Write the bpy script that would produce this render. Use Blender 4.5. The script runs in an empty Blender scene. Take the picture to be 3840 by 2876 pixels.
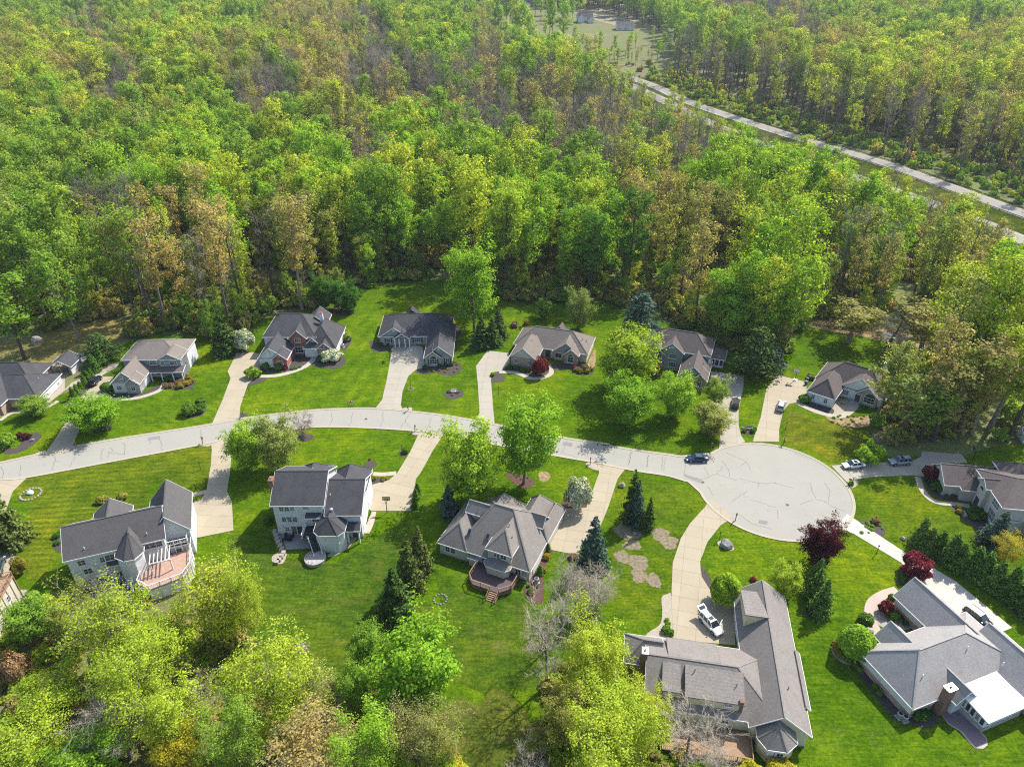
import bpy, math, random
import numpy as np
from mathutils import Vector, Matrix
from mathutils.geometry import tessellate_polygon

# ------------------------------------------------------------------ camera, sky, sun, exposure
SC = bpy.context.scene
COL = SC.collection
PW, PH = 3840.0, 2876.0                       # photograph size
FPX = 24/43.27*math.hypot(PW, PH)             # 24 mm-equivalent drone lens
CAMH, PITCH = 95.0, math.radians(31.5)
cd = bpy.data.cameras.new('camera'); cam = bpy.data.objects.new('camera', cd); COL.objects.link(cam)
cd.sensor_fit = 'HORIZONTAL'; cd.sensor_width = 36.0; cd.lens = 36.0*FPX/PW
cd.clip_start = 1.0; cd.clip_end = 8000.0
cam.location = (0, 0, CAMH); cam.rotation_euler = (math.pi/2-PITCH, 0, 0)
SC.camera = cam

SUN_EL, SUN_AZ = math.radians(48), math.radians(44)   # azimuth of the sun measured from +X towards +Y
world = bpy.data.worlds.new('World'); SC.world = world; world.use_nodes = True
nt = world.node_tree
bg = nt.nodes['Background']
sky = nt.nodes.new('ShaderNodeTexSky'); sky.sky_type = 'NISHITA'; sky.sun_disc = False
sky.sun_elevation = SUN_EL; sky.sun_rotation = math.pi/2-SUN_AZ
sky.air_density = 1.0; sky.dust_density = 1.5; sky.ozone_density = 1.0
nt.links.new(sky.outputs[0], bg.inputs[0]); bg.inputs[1].default_value = 0.15
sl = bpy.data.lights.new('sun', 'SUN'); sl.energy = 4.4; sl.angle = math.radians(0.55); sl.color = (1.0, 0.955, 0.88)
sun = bpy.data.objects.new('sun', sl); COL.objects.link(sun)
sd = Vector((math.cos(SUN_EL)*math.cos(SUN_AZ), math.cos(SUN_EL)*math.sin(SUN_AZ), math.sin(SUN_EL)))
sun.rotation_euler = sd.to_track_quat('Z', 'Y').to_euler(); sun.location = (60, 60, 200)
SC.view_settings.view_transform = 'Standard'; SC.view_settings.look = 'None'
SC.view_settings.exposure = 0.92; SC.view_settings.gamma = 1.0
SC.render.engine = 'CYCLES'
SC.cycles.max_bounces = 7; SC.cycles.diffuse_bounces = 5; SC.cycles.glossy_bounces = 2
SC.cycles.transmission_bounces = 4; SC.cycles.transparent_max_bounces = 4; SC.cycles.volume_bounces = 0
SC.cycles.use_denoising = False; SC.cycles.pixel_filter_type = 'BLACKMAN_HARRIS'; SC.cycles.filter_width = 1.15
SC.cycles.caustics_reflective = False; SC.cycles.caustics_refractive = False

# ------------------------------------------------------------------ photograph pixel -> point on the ground
_c, _s = math.cos(PITCH), math.sin(PITCH)
def terrain(x, y):
    t = max(0.0, 0.05*(math.sqrt((y-420.0)**2+3600.0)+(y-420.0))/2-0.36)
    return t if t < 30 else 30+4*(1-math.exp(-(t-30)/4))
def g(px, py, z=0.0):
    u = (px-PW/2)/FPX; v = (PH/2-py)/FPX
    t = (z-CAMH)/(-_s+v*_c)
    return Vector((u*t, (_c+v*_s)*t, z))
def gt(px, py, dz=0.0):
    z = 0.0
    for _ in range(40):
        p = g(px, py, z+dz); z = 0.5*z+0.5*terrain(p.x, p.y)
    return Vector((p.x, p.y, z))
def proj(p):
    x, y, z = p[0], p[1], p[2]-CAMH
    d = y*_c-z*_s
    return PW/2+FPX*x/d, PH/2-FPX*(y*_s+z*_c)/d
CR = {'c1': (0, 1000, 2.301), 'c2': (860, 1050, 2.301), 'c3': (1720, 1050, 2.301), 'c4': (2400, 1150, 2.301), 'c5': (2880, 1250, 2.301),
      'd1': (0, 1600, 2.301), 'd2': (860, 1600, 2.301), 'd3': (1560, 1700, 2.301), 'd4': (2240, 1650, 2.301), 'd5': (2880, 1850, 2.301),
      'd6': (2250, 2150, 2.282), 'd7': (2880, 2150, 2.282), 'e1': (0, 2150, 2.282), 'e2': (860, 2150, 2.282), 'e3': (1560, 2150, 2.282),
      'v': (0, 0, 0.57604), 'k1': (0, 0, 1.726), 'k2': (1280, 0, 1.726), 'k3': (2560, 0, 1.726), 'k4': (1600, 0, 2.304)}
def P(cr, x, y, z=0.0):
    a = CR[cr]; return g(a[0]+x/a[2], a[1]+y/a[2], z)
def PT(cr, x, y):
    a = CR[cr]; return gt(a[0]+x/a[2], a[1]+y/a[2])
def PL(cr, pts, z=0.0):
    return [P(cr, x, y, z) for x, y in pts]

# ------------------------------------------------------------------ objects
def tag(o, label=None, cat=None, group=None, kind=None):
    if label: o['label'] = label
    if cat: o['category'] = cat
    if group: o['group'] = group
    if kind: o['kind'] = kind
    return o
def link(name, me, parent=None):
    o = bpy.data.objects.new(name, me); COL.objects.link(o)
    if parent is not None: o.parent = parent
    return o
def empty(name, loc, rz=0.0, label=None, cat=None, group=None):
    o = link(name, None); o.location = loc; o.rotation_euler = (0, 0, rz); o.empty_display_size = 0.5
    return tag(o, label, cat, group)
def clone(root, loc, rz=0.0, sc=1.0, label=None, group=None):
    r = root.copy(); COL.objects.link(r); r.location = loc; r.rotation_euler = (0, 0, rz)
    r.scale = (sc, sc, sc) if not hasattr(sc, '__len__') else sc
    if label: r['label'] = label
    if group: r['group'] = group
    for ch in root.children:
        k = ch.copy(); COL.objects.link(k); k.parent = r
        for gc in ch.children:
            q = gc.copy(); COL.objects.link(q); q.parent = k
    return r

class MB:
    def __init__(s): s.v = []; s.f = []
    def add(s, vs, fs):
        n = len(s.v); s.v += [tuple(p) for p in vs]; s.f += [tuple(i+n for i in q) for q in fs]; return s
    def box(s, x0, x1, y0, y1, z0, z1):
        return s.add([(x0,y0,z0),(x1,y0,z0),(x1,y1,z0),(x0,y1,z0),(x0,y0,z1),(x1,y0,z1),(x1,y1,z1),(x0,y1,z1)],
                     [(0,3,2,1),(4,5,6,7),(0,1,5,4),(1,2,6,5),(2,3,7,6),(3,0,4,7)])
    def bar(s, p, q, w, h, up=(0,0,1)):
        p = Vector(p); q = Vector(q); d = (q-p).normalized(); up = Vector(up)
        if abs(d.dot(up)) > 0.99: up = Vector((1,0,0))
        a = d.cross(up).normalized()*w/2; b = a.cross(d).normalized()*h/2
        vs = [p-a-b, p+a-b, p+a+b, p-a+b, q-a-b, q+a-b, q+a+b, q-a+b]
        return s.add(vs, [(3,2,1,0),(4,5,6,7),(0,1,5,4),(1,2,6,5),(2,3,7,6),(3,0,4,7)])
    def prism(s, poly, z0, z1):
        n = len(poly); vs = [(p[0],p[1],z0) for p in poly]+[(p[0],p[1],z1) for p in poly]
        fs = [(i,(i+1)%n,(i+1)%n+n,i+n) for i in range(n)]
        tri = tessellate_polygon([[Vector((p[0],p[1],0)) for p in poly]])
        for t in tri:
            a, b, c = t
            ar = (poly[b][0]-poly[a][0])*(poly[c][1]-poly[a][1])-(poly[b][1]-poly[a][1])*(poly[c][0]-poly[a][0])
            if ar < 0: a, c = c, a
            fs.append((a+n,b+n,c+n)); fs.append((c,b,a))
        return s.add(vs, fs)
    def sheet(s, poly, z):
        vs = [(p[0],p[1],z) for p in poly]; fs = []
        for a, b, c in tessellate_polygon([[Vector((p[0],p[1],0)) for p in poly]]):
            ar = (poly[b][0]-poly[a][0])*(poly[c][1]-poly[a][1])-(poly[b][1]-poly[a][1])*(poly[c][0]-poly[a][0])
            fs.append((a,b,c) if ar > 0 else (c,b,a))
        return s.add(vs, fs)
    def tube(s, p, q, r0, r1=None, n=8, cap=True):
        r1 = r0 if r1 is None else r1
        p = Vector(p); q = Vector(q); d = (q-p).normalized()
        a = d.cross(Vector((0,0,1)) if abs(d.z) < 0.95 else Vector((1,0,0))).normalized(); b = d.cross(a)
        vs = []
        for c, r in ((p, r0), (q, r1)):
            vs += [c+(a*math.cos(2*math.pi*i/n)+b*math.sin(2*math.pi*i/n))*r for i in range(n)]
        fs = [(i,(i+1)%n,(i+1)%n+n,i+n) for i in range(n)]
        if cap: fs += [tuple(range(n-1,-1,-1)), tuple(range(n,2*n))]
        return s.add(vs, fs)
    def lathe(s, prof, n=12, c=(0,0,0)):
        vs = []; m = len(prof)
        for r, z in prof:
            vs += [(c[0]+r*math.cos(2*math.pi*i/n), c[1]+r*math.sin(2*math.pi*i/n), c[2]+z) for i in range(n)]
        fs = [(j*n+i, j*n+(i+1)%n, (j+1)*n+(i+1)%n, (j+1)*n+i) for j in range(m-1) for i in range(n)]
        return s.add(vs, fs)
    def mesh(s, name, m=None):
        me = bpy.data.meshes.new(name); me.from_pydata(s.v, [], s.f); me.update()
        if m is not None: me.materials.append(m)
        return me
    def build(s, name, m, parent=None, smooth=False):
        me = s.mesh(name, m)
        if smooth: me.polygons.foreach_set('use_smooth', [True]*len(me.polygons))
        return link(name, me, parent)

# ------------------------------------------------------------------ procedural materials
class NB:                                        # small node helper
    def __init__(s, name):
        s.m = bpy.data.materials.new(name); s.m.use_nodes = True; s.t = s.m.node_tree
        s.b = s.t.nodes['Principled BSDF']; s.out = s.t.nodes['Material Output']
    def n(s, typ, **kw):
        q = s.t.nodes.new('ShaderNode'+typ)
        for k, v in kw.items(): setattr(q, k, v)
        return q
    def l(s, a, b): s.t.links.new(a, b)
    def coord(s, kind='Object'): return s.n('TexCoord').outputs[kind]
    def pos(s): return s.n('NewGeometry').outputs['Position']
    def mapping(s, src, scale=(1,1,1), rot=(0,0,0)):
        q = s.n('Mapping'); q.inputs['Scale'].default_value = scale; q.inputs['Rotation'].default_value = rot
        s.l(src, q.inputs['Vector']); return q.outputs[0]
    def noise(s, src, scale, detail=3, rough=0.55):
        q = s.n('TexNoise'); q.inputs['Scale'].default_value = scale; q.inputs['Detail'].default_value = detail
        q.inputs['Roughness'].default_value = rough; s.l(src, q.inputs['Vector']); return q.outputs['Fac']
    def ramp(s, fac, stops):
        q = s.n('ValToRGB'); e = q.color_ramp.elements
        while len(e) < len(stops): e.new(0.5)
        for el, (p, c) in zip(e, stops): el.position = p; el.color = (*c, 1) if len(c) == 3 else c
        s.l(fac, q.inputs['Fac']); return q.outputs['Color']
    def mix(s, fac, a, b, mode='MIX'):
        q = s.n('Mix', data_type='RGBA', blend_type=mode)
        for sock, val in ((q.inputs[0], fac), (q.inputs[6], a), (q.inputs[7], b)):
            if isinstance(val, (int, float)): sock.default_value = val
            elif isinstance(val, tuple): sock.default_value = (*val, 1) if len(val) == 3 else val
            else: s.l(val, sock)
        return q.outputs[2]
    def math(s, op, a, b=0.0, c=None):
        q = s.n('Math', operation=op)
        for i, val in enumerate((a, b) if c is None else (a, b, c)):
            if isinstance(val, (int, float)): q.inputs[i].default_value = val
            else: s.l(val, q.inputs[i])
        return q.outputs[0]
    def bump(s, h, strength=0.3, dist=0.05):
        q = s.n('Bump'); q.inputs['Strength'].default_value = strength; q.inputs['Distance'].default_value = dist
        s.l(h, q.inputs['Height']); s.l(q.outputs[0], s.b.inputs['Normal'])
    def fin(s, col, rough=0.85, spec=0.3, metal=0.0):
        if isinstance(col, tuple): s.b.inputs['Base Color'].default_value = (*col, 1)
        else: s.l(col, s.b.inputs['Base Color'])
        s.b.inputs['Roughness'].default_value = rough; s.b.inputs['Specular IOR Level'].default_value = spec
        s.b.inputs['Metallic'].default_value = metal
        return s.m
def sh(c, k): return tuple(min(1.0, x*k) for x in c)
_mc = {}
def plain(name, c, rough=0.7, var=0.12, scale=3.0, spec=0.3, metal=0.0):
    if name in _mc: return _mc[name]
    b = NB(name); p = b.coord()
    col = b.ramp(b.noise(p, scale, 4), [(0.3, sh(c, 1-var)), (0.7, sh(c, 1+var))])
    _mc[name] = b.fin(col, rough, spec, metal); return _mc[name]
def shingle(name, c, stain=0.12):
    b = NB(name); p = b.coord()
    sep = b.n('SeparateXYZ'); b.l(p, sep.inputs[0])
    tab = b.noise(b.mapping(p, (3.2, 3.2, 9.0)), 1.0, 2)
    col = b.ramp(tab, [(0.25, sh(c, 0.62)), (0.5, c), (0.78, sh(c, 1.4))])
    fine = b.noise(p, 14.0, 2); col = b.mix(0.45, col, b.ramp(fine, [(0.3, sh(c, 0.6)), (0.7, sh(c, 1.35))]))
    fr = b.math('FRACT', b.math('MULTIPLY', sep.outputs[2], 9.0))
    line = b.math('LESS_THAN', fr, 0.22)
    col = b.mix(b.math('MULTIPLY', line, 0.22), col, sh(c, 0.35))
    st = b.noise(b.mapping(p, (0.55, 0.55, 0.1)), 1.0, 4, 0.6)
    col = b.mix(b.math('MULTIPLY', b.ramp(st, [(0.45, (0,0,0)), (0.75, (1,1,1))]), stain*2.2), col, sh(c, 0.45))
    b.bump(b.math('ADD', fr, fine), 0.35, 0.02)
    return b.fin(col, 0.92, 0.2)
def siding(name, c, course=0.13, var=0.05):
    b = NB(name); p = b.coord(); sep = b.n('SeparateXYZ'); b.l(p, sep.inputs[0])
    fr = b.math('FRACT', b.math('MULTIPLY', sep.outputs[2], 1/course))
    col = b.ramp(b.noise(p, 0.9, 4), [(0.3, sh(c, 1-var*2)), (0.7, sh(c, 1+var))])
    col = b.mix(b.math('MULTIPLY', b.math('LESS_THAN', fr, 0.16), 0.35), col, sh(c, 0.5))
    b.bump(fr, 0.5, 0.02)
    return b.fin(col, 0.6, 0.3)
def masonry(name, c1, c2, mortar, scale=4.5, bw=0.5, rh=0.25):
    b = NB(name); p = b.coord(); sep = b.n('SeparateXYZ'); b.l(p, sep.inputs[0])
    cb = b.n('CombineXYZ'); b.l(b.math('ADD', sep.outputs[0], sep.outputs[1]), cb.inputs[0]); b.l(sep.outputs[2], cb.inputs[1])
    q = b.n('TexBrick'); b.l(cb.outputs[0], q.inputs['Vector']); q.inputs['Scale'].default_value = scale
    q.inputs['Color1'].default_value = (*c1, 1); q.inputs['Color2'].default_value = (*c2, 1); q.inputs['Mortar'].default_value = (*mortar, 1)
    q.inputs['Mortar Size'].default_value = 0.02; q.inputs['Brick Width'].default_value = bw; q.inputs['Row Height'].default_value = rh
    nz = b.noise(p, 2.0, 4); col = b.mix(0.5, q.outputs['Color'], b.ramp(nz, [(0.3, sh(c1, 0.7)), (0.7, sh(c2, 1.25))]))
    b.bump(q.outputs['Fac'], -0.4, 0.02)
    return b.fin(col, 0.9, 0.2)
def concrete(name, c, dirt=0.25, joint=0.0):
    b = NB(name); p = b.pos()
    col = b.ramp(b.noise(p, 0.22, 5, 0.6), [(0.25, sh(c, 0.86)), (0.55, c), (0.8, sh(c, 1.08))])
    col = b.mix(0.35, col, b.ramp(b.noise(p, 4.0, 4), [(0.3, sh(c, 0.8)), (0.7, sh(c, 1.12))]))
    oi = b.n('ObjectInfo'); col = b.mix(0.5, col, b.ramp(oi.outputs['Random'], [(0.0, sh(c, 0.9)), (1.0, sh(c, 1.06))]), 'MIX')
    stn = b.ramp(b.noise(p, 0.5, 6, 0.7), [(0.58, (0,0,0)), (0.75, (1,1,1))])
    col = b.mix(b.math('MULTIPLY', stn, dirt), col, sh(c, 0.55))
    b.bump(b.noise(p, 30.0, 2), 0.15, 0.01)
    return b.fin(col, 0.9, 0.25)
def lawn_mat(name, ang, period, amp, c=(0.062, 0.120, 0.0035), dry=0.4):
    b = NB(name); p = b.pos()
    def mul(col, fac, lo, hi, a=0.33, z=0.67): return b.mix(1.0, col, b.ramp(fac, [(a, lo), (0.5, (1,1,1)), (z, hi)]), 'MULTIPLY')
    col = mul(c, b.noise(p, 0.05, 4, 0.6), (0.70, 0.80, 0.8), (1.45, 1.18, 1.0), 0.36, 0.64)
    col = mul(col, b.noise(p, 0.33, 6, 0.72), (0.62, 0.72, 0.9), (1.42, 1.24, 1.2))
    fine = b.noise(p, 1.9, 5, 0.82)
    col = mul(col, fine, (0.48, 0.55, 0.7), (1.6, 1.42, 1.6))
    sep = b.n('SeparateXYZ'); b.l(b.mapping(p, (1,1,1), (0,0,ang)), sep.inputs[0])
    wob = b.math('MULTIPLY', b.noise(p, 0.10, 3), 2.4)
    st = b.math('SINE', b.math('ADD', b.math('MULTIPLY', sep.outputs[1], 2*math.pi/period), wob))
    st = b.math('MULTIPLY', b.math('MULTIPLY_ADD', st, 0.5, 0.5), b.ramp(b.noise(p, 0.06, 4), [(0.35, (0.25,)*3), (0.65, (1,1,1))]))
    col = b.mix(b.math('MULTIPLY', st, amp), col, b.mix(1.0, col, (1.75, 1.42, 1.5), 'MULTIPLY'))
    col = mul(col, b.noise(b.mapping(p, (0.22, 2.4, 1.0), (0,0,ang)), 1.0, 5, 0.75), (0.66, 0.74, 0.8), (1.45, 1.28, 1.3))
    dr = b.ramp(b.noise(b.mapping(p, (1.0, 1.4, 1.0)), 0.15, 9, 0.78), [(0.52, (0,0,0)), (0.68, (1,1,1))])
    col = b.mix(b.math('MULTIPLY', dr, dry), col, b.mix(1.0, (0.125, 0.118, 0.028), b.ramp(fine, [(0.3, (0.6,)*3), (0.7, (1.35,)*3)]), 'MULTIPLY'))
    weed = b.ramp(b.noise(p, 2.6, 2, 0.5), [(0.735, (0,0,0)), (0.76, (1,1,1))])
    col = b.mix(b.math('MULTIPLY', weed, 0.35), col, (0.20, 0.22, 0.10))
    b.bump(b.math('ADD', fine, b.noise(p, 9.0, 3)), 0.9, 0.10)
    return b.fin(col, 1.0, 0.0)
def floor_mat():
    b = NB('woodland_floor'); p = b.pos()
    lit = b.ramp(b.noise(p, 0.35, 7, 0.72), [(0.25, (0.09, 0.07, 0.042)), (0.5, (0.17, 0.13, 0.08)), (0.72, (0.27, 0.21, 0.13))])
    grn = b.ramp(b.noise(p, 0.9, 6, 0.7), [(0.3, (0.06, 0.10, 0.02)), (0.7, (0.15, 0.21, 0.04))])
    msk = b.ramp(b.noise(p, 0.045, 5, 0.65), [(0.34, (0,0,0)), (0.54, (1,1,1))])
    col = b.mix(b.math('MULTIPLY', msk, 0.85), lit, grn)
    col = b.mix(0.25, col, b.ramp(b.noise(p, 6.0, 4), [(0.3, (0.02, 0.02, 0.01)), (0.7, (0.24, 0.19, 0.12))]))
    b.bump(b.noise(p, 3.0, 4), 0.6, 0.15)
    return b.fin(col, 0.95, 0.1)
def leaf_mat(name, c, c2, trans=0.56, var=0.45):
    b = NB(name); k = 1.72 if trans > 0.4 else 1.25; c = sh(c, k); c2 = sh(c2, k)
    gi = b.n('NewGeometry'); oi = b.n('ObjectInfo')
    isl = b.ramp(gi.outputs['Random Per Island'], [(0.0, sh(c, 1-var)), (0.5, c), (1.0, c2)])
    obj = b.ramp(oi.outputs['Random'], [(0.0, (0.80, 0.87, 0.74)), (0.5, (1,1,1)), (1.0, (1.22, 1.06, 1.1))])
    big = b.ramp(b.noise(b.coord(), 0.35, 3), [(0.3, (0.8, 0.84, 0.78)), (0.7, (1.16, 1.1, 1.05))])
    col = b.mix(1.0, b.mix(1.0, isl, obj, 'MULTIPLY'), big, 'MULTIPLY')
    df = b.n('BsdfDiffuse'); tr = b.n('BsdfTranslucent'); mx = b.n('MixShader'); mx.inputs[0].default_value = trans
    b.l(col, df.inputs['Color']); b.l(b.mix(1.0, col, (1.25, 1.15, 0.6), 'MULTIPLY'), tr.inputs['Color'])
    b.l(df.outputs[0], mx.inputs[1]); b.l(tr.outputs[0], mx.inputs[2]); b.l(mx.outputs[0], b.out.inputs['Surface'])
    b.t.nodes.remove(b.b); return b.m
def bark_mat(name, c):
    b = NB(name); p = b.coord()
    oi = b.n('ObjectInfo')
    col = b.ramp(b.noise(b.mapping(p, (3,3,0.6)), 2.0, 5), [(0.3, sh(c, 0.55)), (0.7, sh(c, 1.45))])
    col = b.mix(1.0, col, b.ramp(oi.outputs['Random'], [(0.0, (0.7, 0.7, 0.72)), (1.0, (1.35, 1.28, 1.2))]), 'MULTIPLY')
    return b.fin(col, 0.9, 0.1)
# ------------------------------------------------------------------ the setting: terrain, lawns, road, drives, beds, highway, creek
rng = random.Random(7)
def clip(poly, nx, ny, d):                      # keep the side nx*x+ny*y <= d
    out = []
    for i in range(len(poly)):
        a = poly[i]; b = poly[(i+1) % len(poly)]
        da = nx*a[0]+ny*a[1]-d; db = nx*b[0]+ny*b[1]-d
        if da <= 0: out.append((a[0], a[1]))
        if (da < 0 < db) or (db < 0 < da):
            t = da/(da-db); out.append((a[0]+(b[0]-a[0])*t, a[1]+(b[1]-a[1])*t))
    return out
def area(p): return 0.5*sum(p[i][0]*p[(i+1) % len(p)][1]-p[(i+1) % len(p)][0]*p[i][1] for i in range(len(p)))
def dedupe(p):
    o = []
    for q in p:
        if not o or math.hypot(q[0]-o[-1][0], q[1]-o[-1][1]) > 1e-3: o.append(q)
    if len(o) > 1 and math.hypot(o[0][0]-o[-1][0], o[0][1]-o[-1][1]) < 1e-3: o.pop()
    return o
def smooth(pts, k=6, closed=False):             # Catmull-Rom through the points
    pts = [Vector((p[0], p[1], 0)) for p in pts]; n = len(pts); out = []
    rngi = range(n if closed else n-1)
    for i in rngi:
        p1, p2 = pts[i], pts[(i+1) % n]
        p0 = pts[i-1] if (i > 0 or closed) else p1*2-p2
        p3 = pts[(i+2) % n] if (i+2 < n or closed) else p2*2-p1
        for j in range(k):
            t = j/k
            q = 0.5*((2*p1)+(p2-p0)*t+(2*p0-5*p1+4*p2-p3)*t*t+(3*p1-p0-3*p2+p3)*t**3); out.append((q.x, q.y))
    if not closed: out.append((pts[-1].x, pts[-1].y))
    return out
def ribbon(line, w, off=0.0):
    L = []; R = []
    for i, p in enumerate(line):
        a = line[max(0, i-1)]; b = line[min(len(line)-1, i+1)]
        dx, dy = b[0]-a[0], b[1]-a[1]; l = math.hypot(dx, dy) or 1; nx, ny = -dy/l, dx/l
        L.append((p[0]+nx*(off+w/2), p[1]+ny*(off+w/2))); R.append((p[0]+nx*(off-w/2), p[1]+ny*(off-w/2)))
    return L, R
def strip(mb, L, R, z0, z1=None):               # flat or solid strip between two polylines
    n = len(L)
    if z1 is None:
        mb.add([(p[0], p[1], z0) for p in R]+[(p[0], p[1], z0) for p in L], [(i, i+1, n+i+1, n+i) for i in range(n-1)]); return
    vs = [(p[0],p[1],z0) for p in R]+[(p[0],p[1],z0) for p in L]+[(p[0],p[1],z1) for p in R]+[(p[0],p[1],z1) for p in L]
    fs = []
    for i in range(n-1):
        fs += [(2*n+i, 2*n+i+1, 3*n+i+1, 3*n+i), (i, i+1, 2*n+i+1, 2*n+i), (n+i+1, n+i, 3*n+i, 3*n+i+1)]
    mb.add(vs, fs)
def tsheet(name, poly, dz, m, label=None, band=12.0):
    mb = MB(); ys = [p[1] for p in poly]; y = math.floor(min(ys)/band)*band
    while y < max(ys):
        q = dedupe(clip(clip(poly, 0, -1, -y), 0, 1, y+band))
        if len(q) > 2 and abs(area(q)) > 0.01:
            n = len(mb.v); mb.sheet(q, 0)
            for i in range(n, len(mb.v)):
                v = mb.v[i]; mb.v[i] = (v[0], v[1], terrain(v[0], v[1])+dz)
        y += band
    return tag(mb.build(name, m), label, kind='structure')
def wobble(c, r, n=22, amp=0.18, seed=0, sx=1.0, sy=1.0):
    q = random.Random(seed); ph = [q.uniform(0, 6.3) for _ in range(4)]
    return [(c[0]+r*sx*math.cos(t)*(1+amp*(math.sin(2*t+ph[0])*.5+math.sin(3*t+ph[1])*.5+math.sin(5*t+ph[2])*.35)),
             c[1]+r*sy*math.sin(t)*(1+amp*(math.sin(2*t+ph[0])*.5+math.sin(3*t+ph[1])*.5+math.sin(5*t+ph[2])*.35)))
            for t in [2*math.pi*i/n for i in range(n)]]

# terrain
ys = [-80, 40, 120, 200, 260, 290]+list(range(310, 700, 15))+list(range(700, 1300, 40))+[1600, 2400, 4000, 7000]
xs = [-5000, -1500, -600, -300, -100, 0, 100, 300, 600, 1500, 5000]
mb = MB(); mb.v = [(x, y, terrain(x, y)) for y in ys for x in xs]
mb.f = [(j*len(xs)+i, j*len(xs)+i+1, (j+1)*len(xs)+i+1, (j+1)*len(xs)+i) for j in range(len(ys)-1) for i in range(len(xs)-1)]
M_floor = floor_mat()
tag(mb.build('ground', M_floor), 'leaf litter ground under the woods', kind='structure')

# lawns
def lawn(name, poly, z, m, label): return tag(MB().sheet([(p[0], p[1]) for p in poly], z).build(name, m), label, kind='structure')
LA = lawn_mat('lawn_plain', 0.3, 2.2, 0.08, dry=0.25)
V = lambda *pts: PL('v', pts)
BIG = V((-60,1020),(-60,912),(0,905),(60,880),(150,845),(205,815),(262,745),(320,722),(430,722),(470,745),(540,722),(560,690),(700,660),(775,628),(850,606),
        (1010,604),(1080,640),(1120,655),(1300,648),(1420,688),(1560,752),(1690,770),(1720,720),(1745,690),(1850,690),(1960,745),(2010,760),(1950,850),(1890,890),(1865,945),(1905,985),
        (2080,985),(2140,965),(2260,950),(2420,960),(2560,1200),(2560,1760),(960,1760),(955,1620),(925,1520),(880,1450),(760,1470),(660,1470),(560,1400),(525,1330),(430,1300),(400,1262),(260,1292),
        (180,1290),(100,1275),(60,1290),(-60,1290))
lawn('lawn', BIG, 0.012, LA, 'mown green lawns of the cul-de-sac lots')
def lot(ang, per, amp, pts, label, c=(0.062, 0.120, 0.0035), dry=0.3):
    lawn('lawn', V(*pts), 0.024, lawn_mat('lawn_striped', ang, per, amp, c, dry), label)
lot(-0.10, 1.5, 0.85, ((-60,1040),(230,985),(440,958),(470,950),(470,1060),(425,1075),(330,1040),(310,1110),(130,1160),(100,1240),(60,1262),(40,1180),(65,1090),(30,1060),(-60,1075)), 'closely striped lawn in front of the white house', (0.064, 0.101, 0.0052), 0.12)
lot(0.5, 2.6, 0.45, ((160,960),(240,872),(420,820),(440,760),(495,760),(500,800),(460,925),(300,958)), 'lawn with diagonal stripes before the grey house')
lot(-1.35, 3.6, 0.48, ((520,890),(560,830),(720,790),(745,710),(800,640),(960,640),(825,760),(840,880),(700,885)), 'lawn with long mower stripes beside the brick house')
lot(0.05, 2.4, 0.35, ((870,888),(880,830),(990,790),(1030,770),(1035,905)), 'small lawn with a round stone bed')
lot(-0.62, 3.2, 0.64, ((1690,960),(1700,880),(1760,905),(1880,915),(1890,900),(1880,970),(1800,1000),(1740,965)), 'dry striped lawn right of the circle', (0.079, 0.106, 0.0060), 0.6)
lot(-0.9, 2.4, 0.32, ((490,1080),(500,960),(650,930),(890,930),(880,960),(800,1025),(590,1010),(540,1150)), 'lawn north of the white house with brick chimney')
lot(0.9, 2.8, 0.42, ((1310,1130),(1345,1015),(1500,1060),(1535,1085),(1475,1160),(1455,1250),(1450,1330),(1400,1345),(1330,1330)), 'lawn dotted with bare seed patches', (0.057, 0.104, 0.0041))
lot(0.15, 2.2, 0.48, ((1525,1200),(1590,1130),(1690,1155),(1790,1150),(1900,1215),(1940,1260),(1880,1320),(1800,1440),(1750,1660),(1720,1400),(1690,1270),(1600,1240),(1530,1240)), 'lawn around the purple-leaved maple')
lot(-1.1, 2.6, 0.35, ((1840,1060),(1990,1030),(2040,1080),(2110,1120),(2220,1200),(2220,1290),(1960,1180),(1850,1140)), 'lawn right of the turning circle', (0.060, 0.106, 0.0041))
lot(0.25, 1.9, 0.48, ((520,1420),(490,1160),(580,1140),(600,1200),(720,1220),(880,1120),(900,1180),(840,1300),(930,1300),(950,1380),(870,1440),(760,1465),(640,1440)), 'wide back lawn below the white houses', (0.043, 0.086, 0.0060), 0.5)
lot(-0.4, 2.8, 0.22, ((940,1230),(1010,1290),(1130,1280),(1180,1330),(1170,1480),(1050,1500),(980,1470),(960,1360)), 'patchy back lawn below the beige house', (0.044, 0.086, 0.0060), 0.8)
M_rough = lawn_mat('rough_grass', 0, 5, 0.05, (0.075, 0.098, 0.012), 1.0)
for i_, (x_, y_, r_) in enumerate(((1040,1600,5.2),(1085,1560,4.6),(1000,1560,3.6),(1060,1660,4.0),(1010,1640,3.2))):
    tag(MB().sheet(wobble(P('v', x_, y_), r_, 40, 0.28, 60+i_), 0.030+0.004*i_).build('rough_grass', M_rough), 'straw-coloured rough grass at the wood edge', kind='structure')
tsheet('rough_grass', V((0,770),(0,735),(90,715),(230,690),(300,700),(250,740),(150,780),(90,790)), 0.03, lawn_mat('rough_grass', 0, 5, 0.05, (0.16, 0.15, 0.05), 1.3), 'brown trodden ground behind the left house')

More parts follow.
